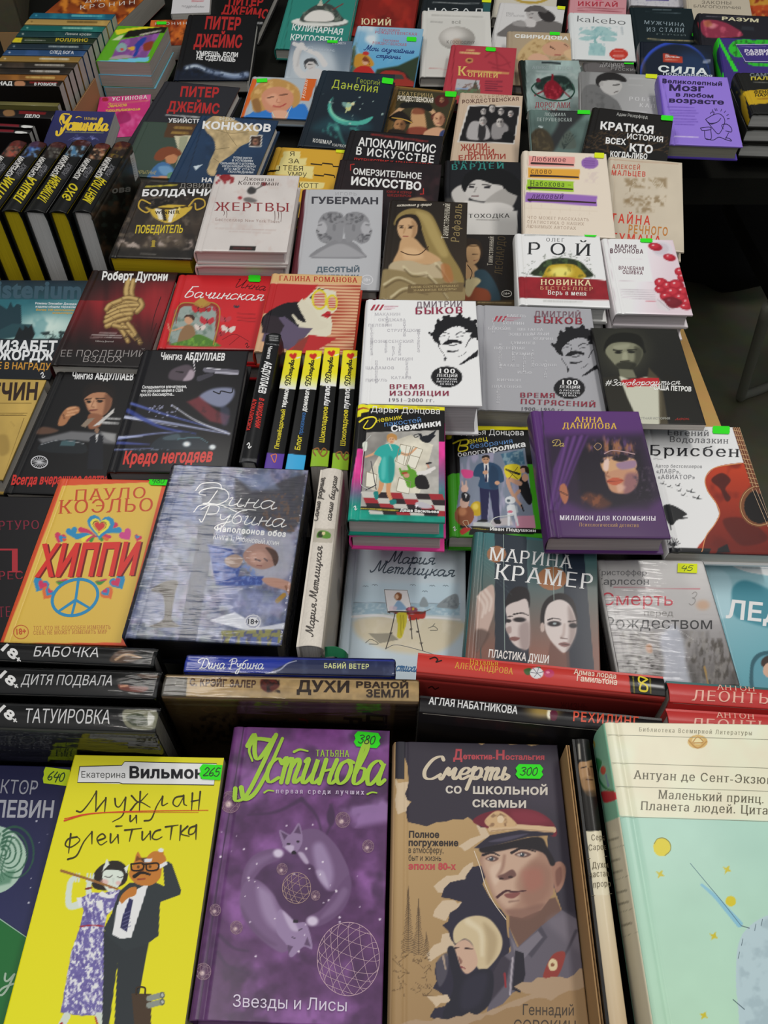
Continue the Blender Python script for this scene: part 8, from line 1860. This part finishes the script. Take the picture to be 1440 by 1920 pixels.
def a_kapa(k):
 k.c('C');k.bg('9f9f9f');k.G('8c8c8c',(400,420),'acacac',(800,520));k.P('747474',[(385,400),(440,400),(420,620),(380,620)],14,.6);k.B('6c6c6c',[(400,500),(470,475),(520,520),(560,545),(600,580),(600,640),(390,640)],6);k.NZ(30,.5,4,'4c4c4c',[(400,500),(560,545),(600,640),(390,640)],thr=.52,soft=8);k.B('7c7a78',[(500,490),(540,500),(550,530),(520,525)],10,.7);k.B('262424',[(472,470),(480,430),(530,408),(590,412),(638,440),(640,462),(600,455),(560,450),(520,460),(500,490)],5);k.B('b6b4b2',[(490,470),(515,455),(590,452),(620,480),(600,520),(565,535),(530,525),(505,505)],6);k.S('2c2a2a',[(570,478),(605,476)],6);k.S('4c4644',[(575,520),(598,512)],5);k.E('a8a6a4',505,470,10,14)
 k.dash('b8b8b8',660,440,810,445,8,8,.5);k.dash('b8b8b8',655,478,740,482,5,6,.5);k.T('РОБЕРТ',658,566,846,574,22,'d4d4d4','r',0,.2);k.T('КАПА',716,602,840,610,22,'d4d4d4','r',0,.2);k.dash('c8c8c8',660,626,760,630,5,8,.6)
def a_zakony(k):
 k.c('b');k.bg('c4b9a5');k.T('ЗАКОНЫ',752,40,1056,48,34,'6c645a','s',0,.05);k.T('БЛАГОПОЛУЧИЯ',668,76,1154,98,28,'6c645a','s')
def a_orange(k):
 k.c('b');k.bg('bb4a1c');k.P('c89030',[(1210,-200),(1600,-200),(1600,40),(1230,60)],14);k.NZ(60,.9,4,'8a2a14',thr=.5);k.NZ(40,.7,7,'d8a050',thr=.58)
def a_whpur(k):
 k.c('b');k.bg('cfcdd2');k.NZ(14,.7,4,'a8a6b4',thr=.55);k.P('4a3a90',[(160,-60),(420,-60),(412,12),(168,6)],3)
def a_topyel(k):
 k.c('a');k.bg('cfc9ba');k.E('b89a40',270,-60,190,96,soft=6);k.E('d6d0c2',270,-70,170,84,soft=6)
# the spine row at the rear left: strips of title print
def rowart(i):
 def f(k):
  k.c('X');f0,f1 = i / 12,(i + .9) / 12
  y = 95 + 555 * (f0 + f1) / 2
  xl,xr = 250 - 400 * (f0 + f1) / 2,868 - 430 * (f0 + f1) / 2
  m = [(xl - 20,y - 30),(xr + 20,y - 10),(xr + 20,y + 40),(xl - 20,y + 30)]
  k.bg(_rc[i]);k.NZ(110,.7,3 + i,('2a8a9a','c8a85c','2a8478','2a5a58','3c4c28','2c4a5c','3a5a90','a8843c','4a3c30','3a3024','a0682c','2a1c14')[i],m,thr=.52)
  g = lambda a: xl + (xr - xl) * a
  c = ('5cb0b8','6a5428','8ac0b0','c8ccc4','b8a42c','9ca8ac','d0d4dc','c8c0a8','a8a298','b8b4ac','c8a860','d8d8d8')[i]
  if i == 3:
   k.T('Линии крови',g(.58),y + 12,g(.9),y + 16,20,c,'s',.15)
  elif i == 4:
   k.P('d0c020',[(g(.0),y - 18),(g(.11),y - 17),(g(.09),y + 16),(g(-.02),y + 14)],3);k.T('РОЛЛИНС',g(.52),y + 12,g(.92),y + 16,26,c,'B',.1);k.dash('a8a8a0',g(.14),y,g(.4),y + 3,8,9)
  elif i == 6:
   k.T('СЛЕД БОГА',g(.56),y + 12,g(.86),y + 16,24,c,'b',.2)
  elif i == 11:
   k.B('b07c58',[(g(.42),y - 14),(g(.52),y - 16),(g(.54),y + 16),(g(.42),y + 18)],6);k.P('7a1c1c',[(g(.6),y - 14),(g(.96),y - 10),(g(.95),y + 2),(g(.6),y - 2)],3);k.T('В РОЗЫСКЕ',g(.66),y + 18,g(.94),y + 20,18,'d8d8d6','B',.15);k.T('НАД',g(.2),y + 16,g(.38),y + 18,28,'d8d8d6','B',.1)
  else:
   k.dash(c,g(.5),y + 1,g(.86),y + 5,9,15,.9,i)
  k.E(c,g(.06),y,9,6,soft=5,a=.8)
 return f
for _i in range(12):
 globals()['a_row%d' % _i] = rowart(_i)
def a_delo(k):
 k.c('c');k.bg('141011');k.B('a07448',[(30,165),(80,140),(140,150),(150,200),(60,210)],12,.8);k.P('6e1418',[(200,155),(480,168),(470,195),(195,185)],4);k.T('ДЕЛО',255,224,412,230,28,'d8d8d6','B',.15)
def a_red1(k):
 k.c('c');k.bg('141112');k.P('6e1420',[(-80,280),(200,296),(195,322),(-80,305)],4);k.B('cfcfcc',[(220,315),(250,302),(335,312),(345,325),(250,332)],4)
def a_red2(k):
 k.c('c');k.bg('141112');k.P('6e1420',[(-80,340),(145,352),(140,378),(-80,365)],4);k.B('cfcfcc',[(152,378),(180,364),(270,374),(278,386),(180,392)],4)
# ------------------------------------------------------------------ the setting
def simple(name, base, rough=0.6, bump=0.2, bs=60, var=0.3, spec=0.4):
    return mat(name, rough, 0, bump, bs, base, spec, var)
M_FLOOR = simple('dark_linoleum', '6a6a56', 0.5, 0.1, 14, 0.5)
M_GAP_DARK = simple('black_gap_sheet', '1b1b18', 0.9, 0.5, 420, 0.4, 0.1)  # black for a sheet added on the plywood, standing in for shade between books
M_WOOD = mat('raw_plywood', 0.6, 0, 0.15, 30, 'c19a5c', 0.3, 0.25)
M_CARD = simple('brown_cardboard', '9c7c58', 0.85, 0.25, 90, 0.25, 0.1)
M_CARD2 = simple('grey_cardboard', '5d5848', 0.85, 0.2, 60, 0.35, 0.1)
M_STEEL = simple('grey_painted_tube', '6c6c62', 0.4, 0.05, 90, 0.2)
M_BLACK = simple('black_fabric', '0e0e0e', 0.8, 0.6, 120, 0.3, 0.2)
slab('floor', -3.0, 3.0, -1.5, 5.0, -0.06, 0.0, M_FLOOR, kind='structure')
slab('wall_back', -3.0, 3.0, 4.6, 4.7, 0, 3.0, simple('dull_green_wall', '4c4a3a', 0.9, 0.1, 5, 0.2), kind='structure')
# ------------------------------------------------------------------ books
def axes(yaw, tilt):
    c, s = math.cos(yaw), math.sin(yaw)
    ct, st = math.cos(tilt), math.sin(tilt)
    ex = np.array([c, s, 0.0])
    ey = np.array([-s * ct, c * ct, st])
    ez = np.array([s * st, -c * st, ct])
    return np.stack([ex, ey, ez], 1)            # columns
class Face:
    """a plane of the book as it stands on the table: picture points -> local points on it"""
    def __init__(s, base, R, o, n, bulge=None, lim=None):
        s.base, s.R, s.ol, s.nl = base, R, np.array(o, float), np.array(n, float)
        s.o, s.n = base + R @ s.ol, R @ s.nl
        s.bulge, s.lim = bulge, lim
    def __call__(s, pxy):
        l = (onto(pxy, s.o, s.n) - s.base) @ s.R
        if s.lim is not None:
            l = np.clip(l, s.lim[0], s.lim[1])
        if s.bulge is not None:
            l = l + s.bulge(l)[:, None] * s.nl
        return l, np.tile(s.nl, (len(l), 1))
def sheet(nu, nv, fn, dn, rnd=0.0003):
    """a thick sheet: fn(u,v)->points of its face (u,v in 0..1), dn: vector to its underside"""
    u, v = np.meshgrid(np.linspace(0, 1, nu), np.linspace(0, 1, nv), indexing='ij')
    V = fn(u.ravel(), v.ravel())
    k = lambda i, j: i * nv + j
    i, j = np.meshgrid(np.arange(nu - 1), np.arange(nv - 1), indexing='ij')
    F = np.stack([k(i, j), k(i + 1, j), k(i + 1, j + 1), k(i, j + 1)], -1).reshape(-1, 4)
    ring = np.concatenate([[k(a, 0) for a in range(nu)], [k(nu - 1, b) for b in range(1, nv)], [k(a, nv - 1) for a in range(nu - 2, -1, -1)], [k(0, b) for b in range(nv - 2, 0, -1)]]).astype(int)
    n, m = len(V), len(ring)
    V = np.concatenate([V, V[ring] + np.asarray(dn)])
    a = np.arange(m)
    S = np.stack([ring, n + a, n + (a + 1) % m, ring[(a + 1) % m]], -1)
    return V, [F, S, (n + a)[::-1]], n, ring
NB = {}
def make_book(key, W, H, T, cmap, base, R, d, kind, art=None, art2=None, name=None, art2face=None):
    """W depth from spine to fore-edge, H height, T thickness; cmap maps (X,Y,Z) of the closed book to the axes it lies in"""
    hard = d.get('ty', 'h') == 'h'
    root = bpy.data.objects.new(name or ('hardcover_book' if hard else 'paperback_book'), None)
    root.empty_display_size = 0.02
    COL.objects.link(root)
    M = Matrix([list(R[0]) + [base[0]], list(R[1]) + [base[1]], list(R[2]) + [base[2] + ZO], [0, 0, 0, 1]])
    root.matrix_world = M
    bt = 0.0022 if hard else 0.0005
    bul = min(0.08 * T, 0.0022) if kind == 'f' and hard else (min(0.12 * T, 0.004) if hard else 0.0006)
    cov, spn, pg = lin(d['cov']), lin(d.get('spine', d['cov'])), lin(d.get('page', 'cfcac2'))
    bak = lin(d.get('back', d.get('spine', d['cov'])))
    mt = M_GLOSS if d.get('gloss', True) else M_MATTE
    g = 0.009
    sr = min(0.35 * T, 0.004) if hard else 0.0004
    def fz(X):
        e = X + W / 2
        z = T - 0.0 * X
        if hard:
            z = z - 0.0009 * np.exp(-((e - g) / 0.0016) ** 2)
        return z - sr * 0.5 * np.clip(1 - e / sr, 0, 1) ** 2
    l2w = lambda l: l @ R.T + base
    res = d.get('res', 2.0)
    def npx(p, q):
        a, b = project(l2w(cmap(np.array([p, q], float))))
        return float(np.hypot(*(a - b)))
    painted = {'f': 'front', 'sx': 'spine', 'sy': 'spine'}[kind]
    # front cover
    ink = art if painted == 'front' else (art2 if art2face == 'front' else None)
    if ink or hard:
        nu = max(2, int(npx((-W / 2, 0, T), (W / 2, 0, T)) / (res if ink else 12)))
        nv = max(2, int(npx((0, -H / 2, T), (0, H / 2, T)) / (res if ink else 400)))
    else:
        nu = nv = 2
    r3 = 0.0005 if hard else 0.0001
    def ff(u, v):
        X, Y = (u - 0.5) * W, (v - 0.5) * H
        ed = np.minimum(np.minimum(u * W, (1 - u) * W), np.minimum(v * H, (1 - v) * H))
        return np.stack([X, Y, fz(X) - r3 * (ed < 1e-6)], 1)
    V, F, n, ring = sheet(nu, nv, ff, (0, 0, -bt))
    Vl = cmap(V)
    mb = MB()
    if ink:
        k = Ink(project(l2w(Vl[:n])))
        k.bg(d['cov'])
        ink(k)
        c = np.concatenate([k.col, k.col[ring] * 0.9])
        mb.add(Vl, F, c)
        o3 = cmap(np.array([[0, 0, T]]))[0]
        nl = cmap(np.array([[0, 0, T + 1.0]]))[0] - o3
        lo, hi = cmap(np.array([[-W / 2 + .0004, -H / 2 + .0004, T], [W / 2 - .0004, H / 2 - .0004, T]]))
        k.lay(mb, Face(base, R, o3, nl, None, (np.minimum(lo, hi), np.maximum(lo, hi))), 0.00012)
    else:
        mb.add(Vl, F, cov)
    mb.build('front_cover', mt, root)
    # back cover
    V, F, n, ring = sheet(2, 2, lambda u, v: np.stack([(u - .5) * W, (v - .5) * H, 0 * u + bt], 1), (0, 0, -bt))
    b2 = MB()
    b2.add(cmap(V), F, bak)
    b2.build('back_cover', mt, root)
    # spine
    ink = art if painted == 'spine' else (art2 if art2face == 'spine' else None)
    na = max(8, int(npx((-W / 2, 0, 0), (-W / 2, 0, T)) / (res if ink else 1e9)))
    nl_ = max(2, int(npx((-W / 2, -H / 2, T / 2), (-W / 2, H / 2, T / 2)) / (res if ink else 1e9)))
    x_in = -W / 2
    def fs(u, v):
        a = (u - 0.5) * 2
        return np.stack([x_in - bul * (1 - a * a) - 0.0002, (v - .5) * H, T / 2 + a * (T / 2 - (sr * .5 if hard else 0))], 1)
    V, F, n, ring = sheet(na, nl_, fs, (0.0012 if hard else 0.0004, 0, 0))
    Vl = cmap(V)
    b3 = MB()
    if ink:
        k = Ink(project(l2w(Vl[:n])))
        k.bg(d.get('spine', d['cov']))
        ink(k)
        b3.add(Vl, F, np.concatenate([k.col, k.col[ring] * 0.9]))
        o3 = cmap(np.array([[-W / 2, 0, T / 2]]))[0]
        nn = cmap(np.array([[-W / 2 - 1.0, 0, T / 2]]))[0] - o3
        zc = cmap(np.array([[-W / 2, 0, 1.0]]))[0] - cmap(np.array([[-W / 2, 0, 0.0]]))[0]
        lo, hi = cmap(np.array([[-W / 2, -H / 2 + .0004, .0006], [-W / 2, H / 2 - .0004, T - .0006]]))
        bf = lambda l: bul * (1 - np.clip((((l - o3) @ zc) * 2 / T), -1, 1) ** 2) + 0.0002
        k.lay(b3, Face(base, R, o3, nn, bf, (np.minimum(lo, hi), np.maximum(lo, hi))), 0.00015)
    else:
        b3.add(Vl, F, spn)
    b3.build('spine', mt, root, smooth=True)
    # page block (its fore-edge a little hollow in a hard cover)
    iy = 0.003 if hard else 0.0002
    ix = 0.0035 if hard else 0.0002
    zs = np.linspace(bt, T - bt, 7)
    a = (zs - T / 2) / (T / 2)
    hol = 0.002 * (1 - a * a) if hard else 0 * a
    prof = [(-W / 2 + 0.0012, z) for z in zs] + [(W / 2 - ix - h, z) for z, h in zip(zs[::-1], hol[::-1])]
    m = len(prof)
    V = np.array([(x, y, z) for y in (-H / 2 + iy, H / 2 - iy) for x, z in prof])
    a = np.arange(m)
    b4 = MB()
    b4.add(cmap(V), [np.stack([a, (a + 1) % m, m + (a + 1) % m, m + a], -1), a[::-1], a + m], pg)
    pk = {'f': 'z', 'sx': 'y', 'sy': 'x'}[kind]
    b4.build('page_block', M_PAGE[pk], root)
    if d.get('wrap'):
        e = 0.0009
        V, F = box_geo(-W / 2 - bul - e, W / 2 + e, -H / 2 - e, H / 2 + e, -0.0001, T + e)
        b5 = MB()
        b5.add(cmap(V), F, (1, 1, 1))
        o = b5.build('shrink_wrap', M_WRAP, root)
        md = o.modifiers.new('bevel', 'BEVEL')
        md.width = 0.003
        md.segments = 3
    o3 = cmap(np.array([[0, 0, T]]))[0] if painted == 'front' else cmap(np.array([[-W / 2, 0, T / 2]]))[0]
    o4 = cmap(np.array([[0, 0, T + 1.0]]))[0] if painted == 'front' else cmap(np.array([[-W / 2 - 1, 0, T / 2]]))[0]
    lo, hi = (cmap(np.array([[-W / 2, -H / 2, T], [W / 2, H / 2, T]])))
    lim = (np.minimum(lo, hi), np.maximum(lo, hi)) if painted == 'front' else None
    NB[key] = (root, Face(base, R, o3, o4 - o3, None, lim), d)
    return root
def sticker(key, crop, cx, cy, w, h, col='2fe01c', num='', rot=4, notch=0.12, ink='2c4a2c'):
    root, face, d = NB[key]
    a, b, z = CR[crop]
    o = np.array([a + cx / z, b + cy / z])
    w, h = w / z, h / z
    r = math.radians(rot)
    ux, uy = np.array([math.cos(r), math.sin(r)]), np.array([-math.sin(r), math.cos(r)])
    n = notch
    sh = [(-.5 + n, -.5), (.5 - n, -.5), (.5, -.22), (.5 - n * .5, 0), (.5, .22), (.5 - n, .5), (-.5 + n, .5), (-.5, .22), (-.5 + n * .5, 0), (-.5, -.22)]
    p = np.array([o + x * w * ux + y * h * uy for x, y in sh])
    lift = 0.0014 if d.get('wrap') else 0.0012
    mb = MB()
    l, nn = face(p)
    m = len(p)
    i = np.arange(m)
    V = np.concatenate([l + nn * lift, l + nn * (lift - 0.0002)])
    mb.add(V, [i, np.stack([i, m + i, m + (i + 1) % m, (i + 1) % m], -1)], lin(col))
    if num:
        st, x = hand(num)
        for q in st:
            q = spl(q, 4)
            pp = o + ((q[:, :1] / x - .5) * w * .62 + (q[:, 1:] - 10) * 0.006 * w * .5) * ux - (q[:, 1:] - 10) / 20 * h * .55 * uy
            v2, F = ribbon(pp, max(h * 0.07, 0.7))
            l, nn = face(v2)
            mb.add(l + nn * (lift + 0.0001), F, lin(ink))
    return mb.build('price_sticker', M_STICK, root)
def place(key):
    """the book of this key, where it lies in the photograph's stall"""
    kind, tx, ty, tz, yaw, tilt, w, h, t = PL[key][:9]
    d = BOOKS[key]
    R = axes(yaw, math.radians(tilt))
    tc = np.array([tx, ty, tz])
    base = tc - R[:, 2] * t
    art, art2 = globals().get('a_' + key), globals().get('g_' + key)
    if kind == 'f':
        cm = lambda q: np.asarray(q, float)
        r = make_book(key, w, h, t, cm, base, R, d, 'f', art, art2, art2face='spine')
    elif kind == 'sy':
        cm = lambda q: np.stack([np.asarray(q)[:, 2] - w / 2, np.asarray(q)[:, 1], t / 2 - np.asarray(q)[:, 0]], 1)
        r = make_book(key, t, h, w, cm, base, R, d, 'sy', art, art2, art2face='front')
    else:
        cm = lambda q: np.stack([np.asarray(q)[:, 1], h / 2 - np.asarray(q)[:, 2], t / 2 - np.asarray(q)[:, 0]], 1)
        r = make_book(key, t, w, h, cm, base, R, d, 'sx', art, art2, art2face='front')
    tag(r, d['lab'], 'book', d.get('grp'))
    # further copies underneath in the stack
    for i, th in enumerate(PL[key][9:]):
        th /= 1000.0
        base = base - R[:, 2] * (th + 0.0003)
        rr = random.Random(key + str(i))
        R2 = axes(yaw + rr.uniform(-0.02, 0.02), math.radians(tilt))
        off = R2 @ np.array([rr.uniform(-0.003, 0.004), rr.uniform(-0.004, 0.002), 0])
        du = dict(d)
        du.pop('wrap', None)
        du.update(d.get('und', {}))
        cm = lambda q: np.asarray(q, float)
        u = make_book(key + '_u%d' % i, w, h, th, cm, base + off, R2, du, 'f')
        tag(u, d['ulab'][i], 'book', d.get('grp'))
    return r
# ------------------------------------------------------------------ stall table
tb = bpy.data.objects.new('stall_table', None)
COL.objects.link(tb)
tag(tb, 'plywood stall table with bare wooden right edge under all the books', 'table')
slab('tabletop', -1.25, 0.425, -0.12, 1.36, ZO - 0.021, ZO - 0.0012, M_WOOD, 0.002, tb)
slab('tabletop', -1.25, 0.98, 1.36, 2.5, ZO - 0.021, ZO - 0.0012, M_WOOD, 0.002, tb)
slab('cloth', -1.24, 0.395, -0.115, 1.36, ZO - 0.0014, ZO - 0.0002, M_GAP_DARK, 0, tb)  # black sheet added over the plywood to darken the gaps between books
slab('cloth', -1.24, 0.982, 1.356, 2.49, ZO - 0.0014, ZO - 0.0002, M_GAP_DARK, 0, tb)  # rear piece of the same added shade-dark sheet
slab('gap_sheet_edge', 0.43, 0.982, 1.354, 1.3565, ZO - 0.05, ZO - 0.0005, M_GAP_DARK, 0, tb)  # hanging edge of the added dark sheet
for x, y in ((-1.15, 0.0), (0.37, 0.0), (-1.15, 2.4), (0.92, 2.4), (0.37, 1.3)):
    slab('leg', x - .025, x + .025, y - .025, y + .025, 0, ZO - 0.021, M_WOOD, 0.003, tb)
for key in PL:
    place(key)
bpy.data.objects.remove(_fo)
bpy.data.curves.remove(_fc)
# ------------------------------------------------------------------ price stickers stuck on the covers
G, Y = '2fe01c', 'd8e61c'
for a in (('hippi', 'K', 893, 128, 112, 50, G, '480', 2), ('metl', 'N', 583, 125, 102, 42, G, '310', 3), ('kramer', 'N', 1250, 119, 108, 54, G, '240', 7), ('karl', 'O', 943, 218, 120, 56, Y, '45', 2, 0),
          ('brisb', 'J', 1175, 681, 98, 44, G, '', 2, .05), ('vilm', 'R', 1247, 152, 152, 88, G, '265', 3), ('ustin', 'S', 1175, 128, 168, 96, G, '380', 5), ('sorok', 'T', 945, 293, 174, 90, G, '300', 1),
          ('pelev', 'R', 335, 178, 158, 96, 'c4dc1e', '640', 7, .05), ('kapa', 'C', 783, 428, 64, 30, Y, '', 6, 0), ('krat', 'C', 872, 667, 70, 28, G, '', 4, .05), ('petr', 'C', 403, 632, 70, 26, G, '', 2, 0),
          ('dreis', 'C', 658, 356, 58, 16, G, '', 2, .05), ('muzh', 'C', 1038, 198, 56, 20, G, '', 2), ('nabok', 'F', 490, 37, 56, 30, Y, '', 3, .05), ('roy', 'F', 440, 481, 72, 26, G, '', 3), ('voron', 'F', 755, 515, 72, 24, G, '', 2),
          ('blond', 'C', 240, 191, 56, 18, G, '', 2, 0), ('beret', 'C', 278, 46, 48, 18, Y, '', 4, .05), ('bogin', 'B', 1320, 280, 60, 22, G, '', 3), ('brown', 'B', 1096, 532, 66, 30, G, '', 3, .05), ('dan', 'B', 741, 458, 66, 32, G, '', 8, .05),
          ('strany', 'B', 875, 223, 56, 24, G, '', 3, .05), ('arms', 'B', 430, 234, 58, 20, G, '', 2, 0), ('raisa', 'Y', 765, 607, 80, 28, G, '', -3, 0), ('nazad', 'Z', 1108, 8, 66, 24, Y, '', 3, 0), ('yaza', 'E', 478, 12, 58, 22, Y, '', 4, .05),
          ('kron2', 'X', 1212, 176, 76, 22, G, '', 0, .05), ('bach', 'G', 1432, 130, 72, 38, G, '', 2)):
    sticker(a[0], *a[1:6], a[6], a[7], a[8], *(a[9:] or (.12,)))
# green ribbon marker of the cream cloth book
def ribbon_part():
    root, face, d = NB['cream']
    P = [(575, 1212, -.02), (585, 1219, -.025), (605, 1222, -.004), (628, 1221, .0), (645, 1228, -.002), (653, 1236, -.01)]
    R = np.array(root.matrix_world.to_3x3())
    b = np.array(root.matrix_world.translation) - [0, 0, ZO]
    pts = []
    for x, y, dz in P:
        pts.append(onto(np.array([x, y], float), np.array([0, 0, 0.108 + dz]), np.array([0, 0, 1.0])))
    pts = spl(np.array(pts), 5)
    up = np.tile([0, .003, .003], (len(pts), 1))
    V = np.concatenate([pts - up, pts + up, pts - up + [0, -.0005, 0], pts + up + [0, -.0005, 0]])
    n = len(pts)
    i = np.arange(n - 1)
    m = MB()
    m.add((V - b) @ R, [np.stack([i, i + 1, i + 1 + n, i + n], -1), np.stack([i + 2 * n, i + 3 * n, i + 1 + 3 * n, i + 1 + 2 * n], -1), np.stack([i, i + 2 * n, i + 1 + 2 * n, i + 1], -1), np.stack([i + n, i + 1 + n, i + 1 + 3 * n, i + 3 * n], -1)], lin('1c6a44'))
    m.build('bookmark_ribbon', M_MATTE, root)['label'] = 'green ribbon marker'
ribbon_part()
# ------------------------------------------------------------------ corrugated cardboard box at the front right
def corrugated(b, p0, p1, z0, z1, t=0.0026):
    """a wall of corrugated board: two liners and the fluting between them"""
    p0, p1 = np.array(p0, float), np.array(p1, float)
    e = (p1 - p0) / np.linalg.norm(p1 - p0)
    n = np.array([-e[1], e[0]])
    for s in (-1, 1):
        o = n * (s * t / 2)
        q = n * (s * (t / 2 - 0.0009))
        V = [(*(p + k), z) for z in (z0, z1 - 0.001) for p, k in ((p0, o), (p1, o), (p1, q), (p0, q))]
        b.add(V, [np.array([(0, 1, 5, 4), (1, 2, 6, 5), (2, 3, 7, 6), (3, 0, 4, 7), (4, 5, 6, 7), (3, 2, 1, 0)])], lin('a07f58'))
    L = np.linalg.norm(p1 - p0)
    m = int(L / 0.0016)
    s = np.linspace(0, L, m)
    w = (t / 2 - 0.001) * np.sin(s / 0.0085 * 2 * math.pi)
    c = p0 + s[:, None] * e + w[:, None] * n
    V = np.concatenate([np.c_[c, np.full(m, z0)], np.c_[c, np.full(m, z1)]])
    i = np.arange(m - 1)
    b.add(V, [np.stack([i, i + 1, i + 1 + m, i + m], -1)], lin('8a6a46'))
M_BOARD = mat('corrugated_cardboard', 0.85, 0, 0.2, 200, spec=0.2)
cb = bpy.data.objects.new('cardboard_box', None)
COL.objects.link(cb)
cb.location = (0.22, 0.16, ZO)
tag(cb, 'brown corrugated cardboard box holding the monk spine and carrying the mint book', 'cardboard box')
for nm, p, q, h in (('side_wall', (0.1412, 0.258), (0.1349, 0.055), .1145), ('side_wall', (.318, .25), (.312, -.05), .0975), ('end_wall', (.142, -.046), (.305, -.049), .0975)):
    m = MB()
    corrugated(m, (p[0] - .22, p[1] - .16), (q[0] - .22, q[1] - .16), 0.0005, h)
    m.build(nm, M_BOARD, cb)
# ------------------------------------------------------------------ things at the rear left
tr = bpy.data.objects.new('cardboard_tray', None)
COL.objects.link(tr)
tr.location = (-0.7, 1.6, ZO)
tag(tr, 'brown cardboard tray edge beside the pink paperback, holding the row of spines', 'cardboard tray')
m = MB()
corrugated(m, (-.5468 + .7, 1.60 - 1.6), (-.5545 + .7, 1.415 - 1.6), 0.0005, 0.07)
m.build('side_wall', M_BOARD, tr)
m = MB()
corrugated(m, (-.80 + .7, 1.826 - 1.6), (-.60 + .7, 1.826 - 1.6), 0.0005, 0.07)
m.build('end_wall', M_BOARD, tr)
def carton(name, label, x, y, w, d, h, rz, m, z=0.0):
    b = MB()
    t = 0.004
    for q in ((-w / 2, w / 2, -d / 2, -d / 2 + t), (-w / 2, w / 2, d / 2 - t, d / 2), (-w / 2, -w / 2 + t, -d / 2, d / 2), (w / 2 - t, w / 2, -d / 2, d / 2)):
        b.add(*box_geo(*q, 0, h), (.5, .5, .5))
    b.add(*box_geo(-w / 2, w / 2, -d / 2, d / 2, 0, t), (.5, .5, .5))
    o = b.build(name, m)
    o.location = (x, y, ZO + z)
    o.rotation_euler = (0, 0, rz)
    return tag(o, label, 'cardboard box')
carton('cardboard_box', 'dull olive-grey cardboard box in the top left corner behind the row of spines', -1.05, 2.08, .42, .3, .16, .25, M_CARD2, 0.0003)
# tapered brown paper bag
b = MB()
P = [(0, .030), (.012, .036), (.06, .046), (.12, .055), (.19, .060)]
n = 20
a = np.linspace(0, 2 * math.pi, n, endpoint=False)
V = np.concatenate([np.stack([r * np.cos(a) * (1 + .05 * np.cos(3 * a + z * 30)), r * .7 * np.sin(a), 0 * a + z], 1) for z, r in P])
i, j = np.meshgrid(np.arange(len(P) - 1), np.arange(n), indexing='ij')
b.add(V, [np.stack([i * n + j, i * n + (j + 1) % n, (i + 1) * n + (j + 1) % n, (i + 1) * n + j], -1).reshape(-1, 4), np.arange(n)[::-1]], (.5, .5, .5))
o = b.build('paper_bag', mat('brown_kraft_paper', 0.8, 0, 0.4, 60, '8a6a3c', 0.2, 0.2), None, True)
o.location = (-.545, 2.29, ZO + .0003)
tag(o, 'brown tapered paper bag standing behind the fiery red paperback', 'paper bag')
# ------------------------------------------------------------------ under and beside the table, on the floor
ch = bpy.data.objects.new('metal_chair', None)  # tube-frame chair, built without its backrest
COL.objects.link(ch)
ch.location = (.95, 1.6, 0)
tag(ch, 'stool with grey tube legs standing on the dark floor at right', 'chair')
R0 = np.array([.95, 1.6, -ZO])
for dx in (0, .40):
    b = MB()
    q = np.array([(.80 + dx, 1.40, -.30), (.86 + dx, 1.48, -.48), (.925 + dx, 1.566, -.68), (.945 + dx, 1.594, -.725), (.96 + dx, 1.612, -.736), (1.02 + dx, 1.64, -.737), (1.12 + dx, 1.70, -.737), (1.22 + dx, 1.80, -.737)]) - R0
    tube(b, spl(q, 4), .0125, (.5, .5, .5))
    b.build('leg', M_STEEL, ch, True)
sl = slab('seat', -.15, .30, -.24, .18, .449, .485, M_BLACK, 0.012, ch)
b = MB()
u, v = np.meshgrid(np.linspace(0, 2 * math.pi, 33)[:-1], np.linspace(0, math.pi, 17), indexing='ij')
r = 1 + .07 * np.sin(3 * u + 2 * v) + .05 * np.sin(5 * v + u)
V = np.stack([.22 * r * np.cos(u) * np.sin(v), .15 * r * np.sin(u) * np.sin(v), .15 + .15 * r * np.cos(v)], -1)
V[..., 2] = np.maximum(V[..., 2], 0)
i, j = np.meshgrid(np.arange(32), np.arange(16), indexing='ij')
k = lambda i, j: (i % 32) * 17 + j
b.add(V.reshape(-1, 3), [np.stack([k(i, j), k(i + 1, j), k(i + 1, j + 1), k(i, j + 1)], -1).reshape(-1, 4)], (.5, .5, .5))
bg = b.build('bag', M_BLACK, None, True)
bg.location = (1.02, 2.15, .001)
tag(bg, 'black slumped bag on the dark floor under the far table', 'bag')
b = MB()
tube(b, spl([(-.07, 0, .27), (-.06, .01, .36), (0, .015, .40), (.06, .01, .36), (.07, 0, .27)], 5), .008, (.5, .5, .5))
b.build('handle', M_BLACK, bg, True)
b = MB()
tube(b, spl([(1.02, 2.72, .006), (1.08, 2.60, .006), (1.16, 2.62, .006), (1.25, 2.76, .006), (1.4, 2.95, .006)], 6), .006, (.5, .5, .5))
tag(b.build('cable', M_BLACK, None, True), 'black cable lying on the dark floor behind the bag', 'cable')
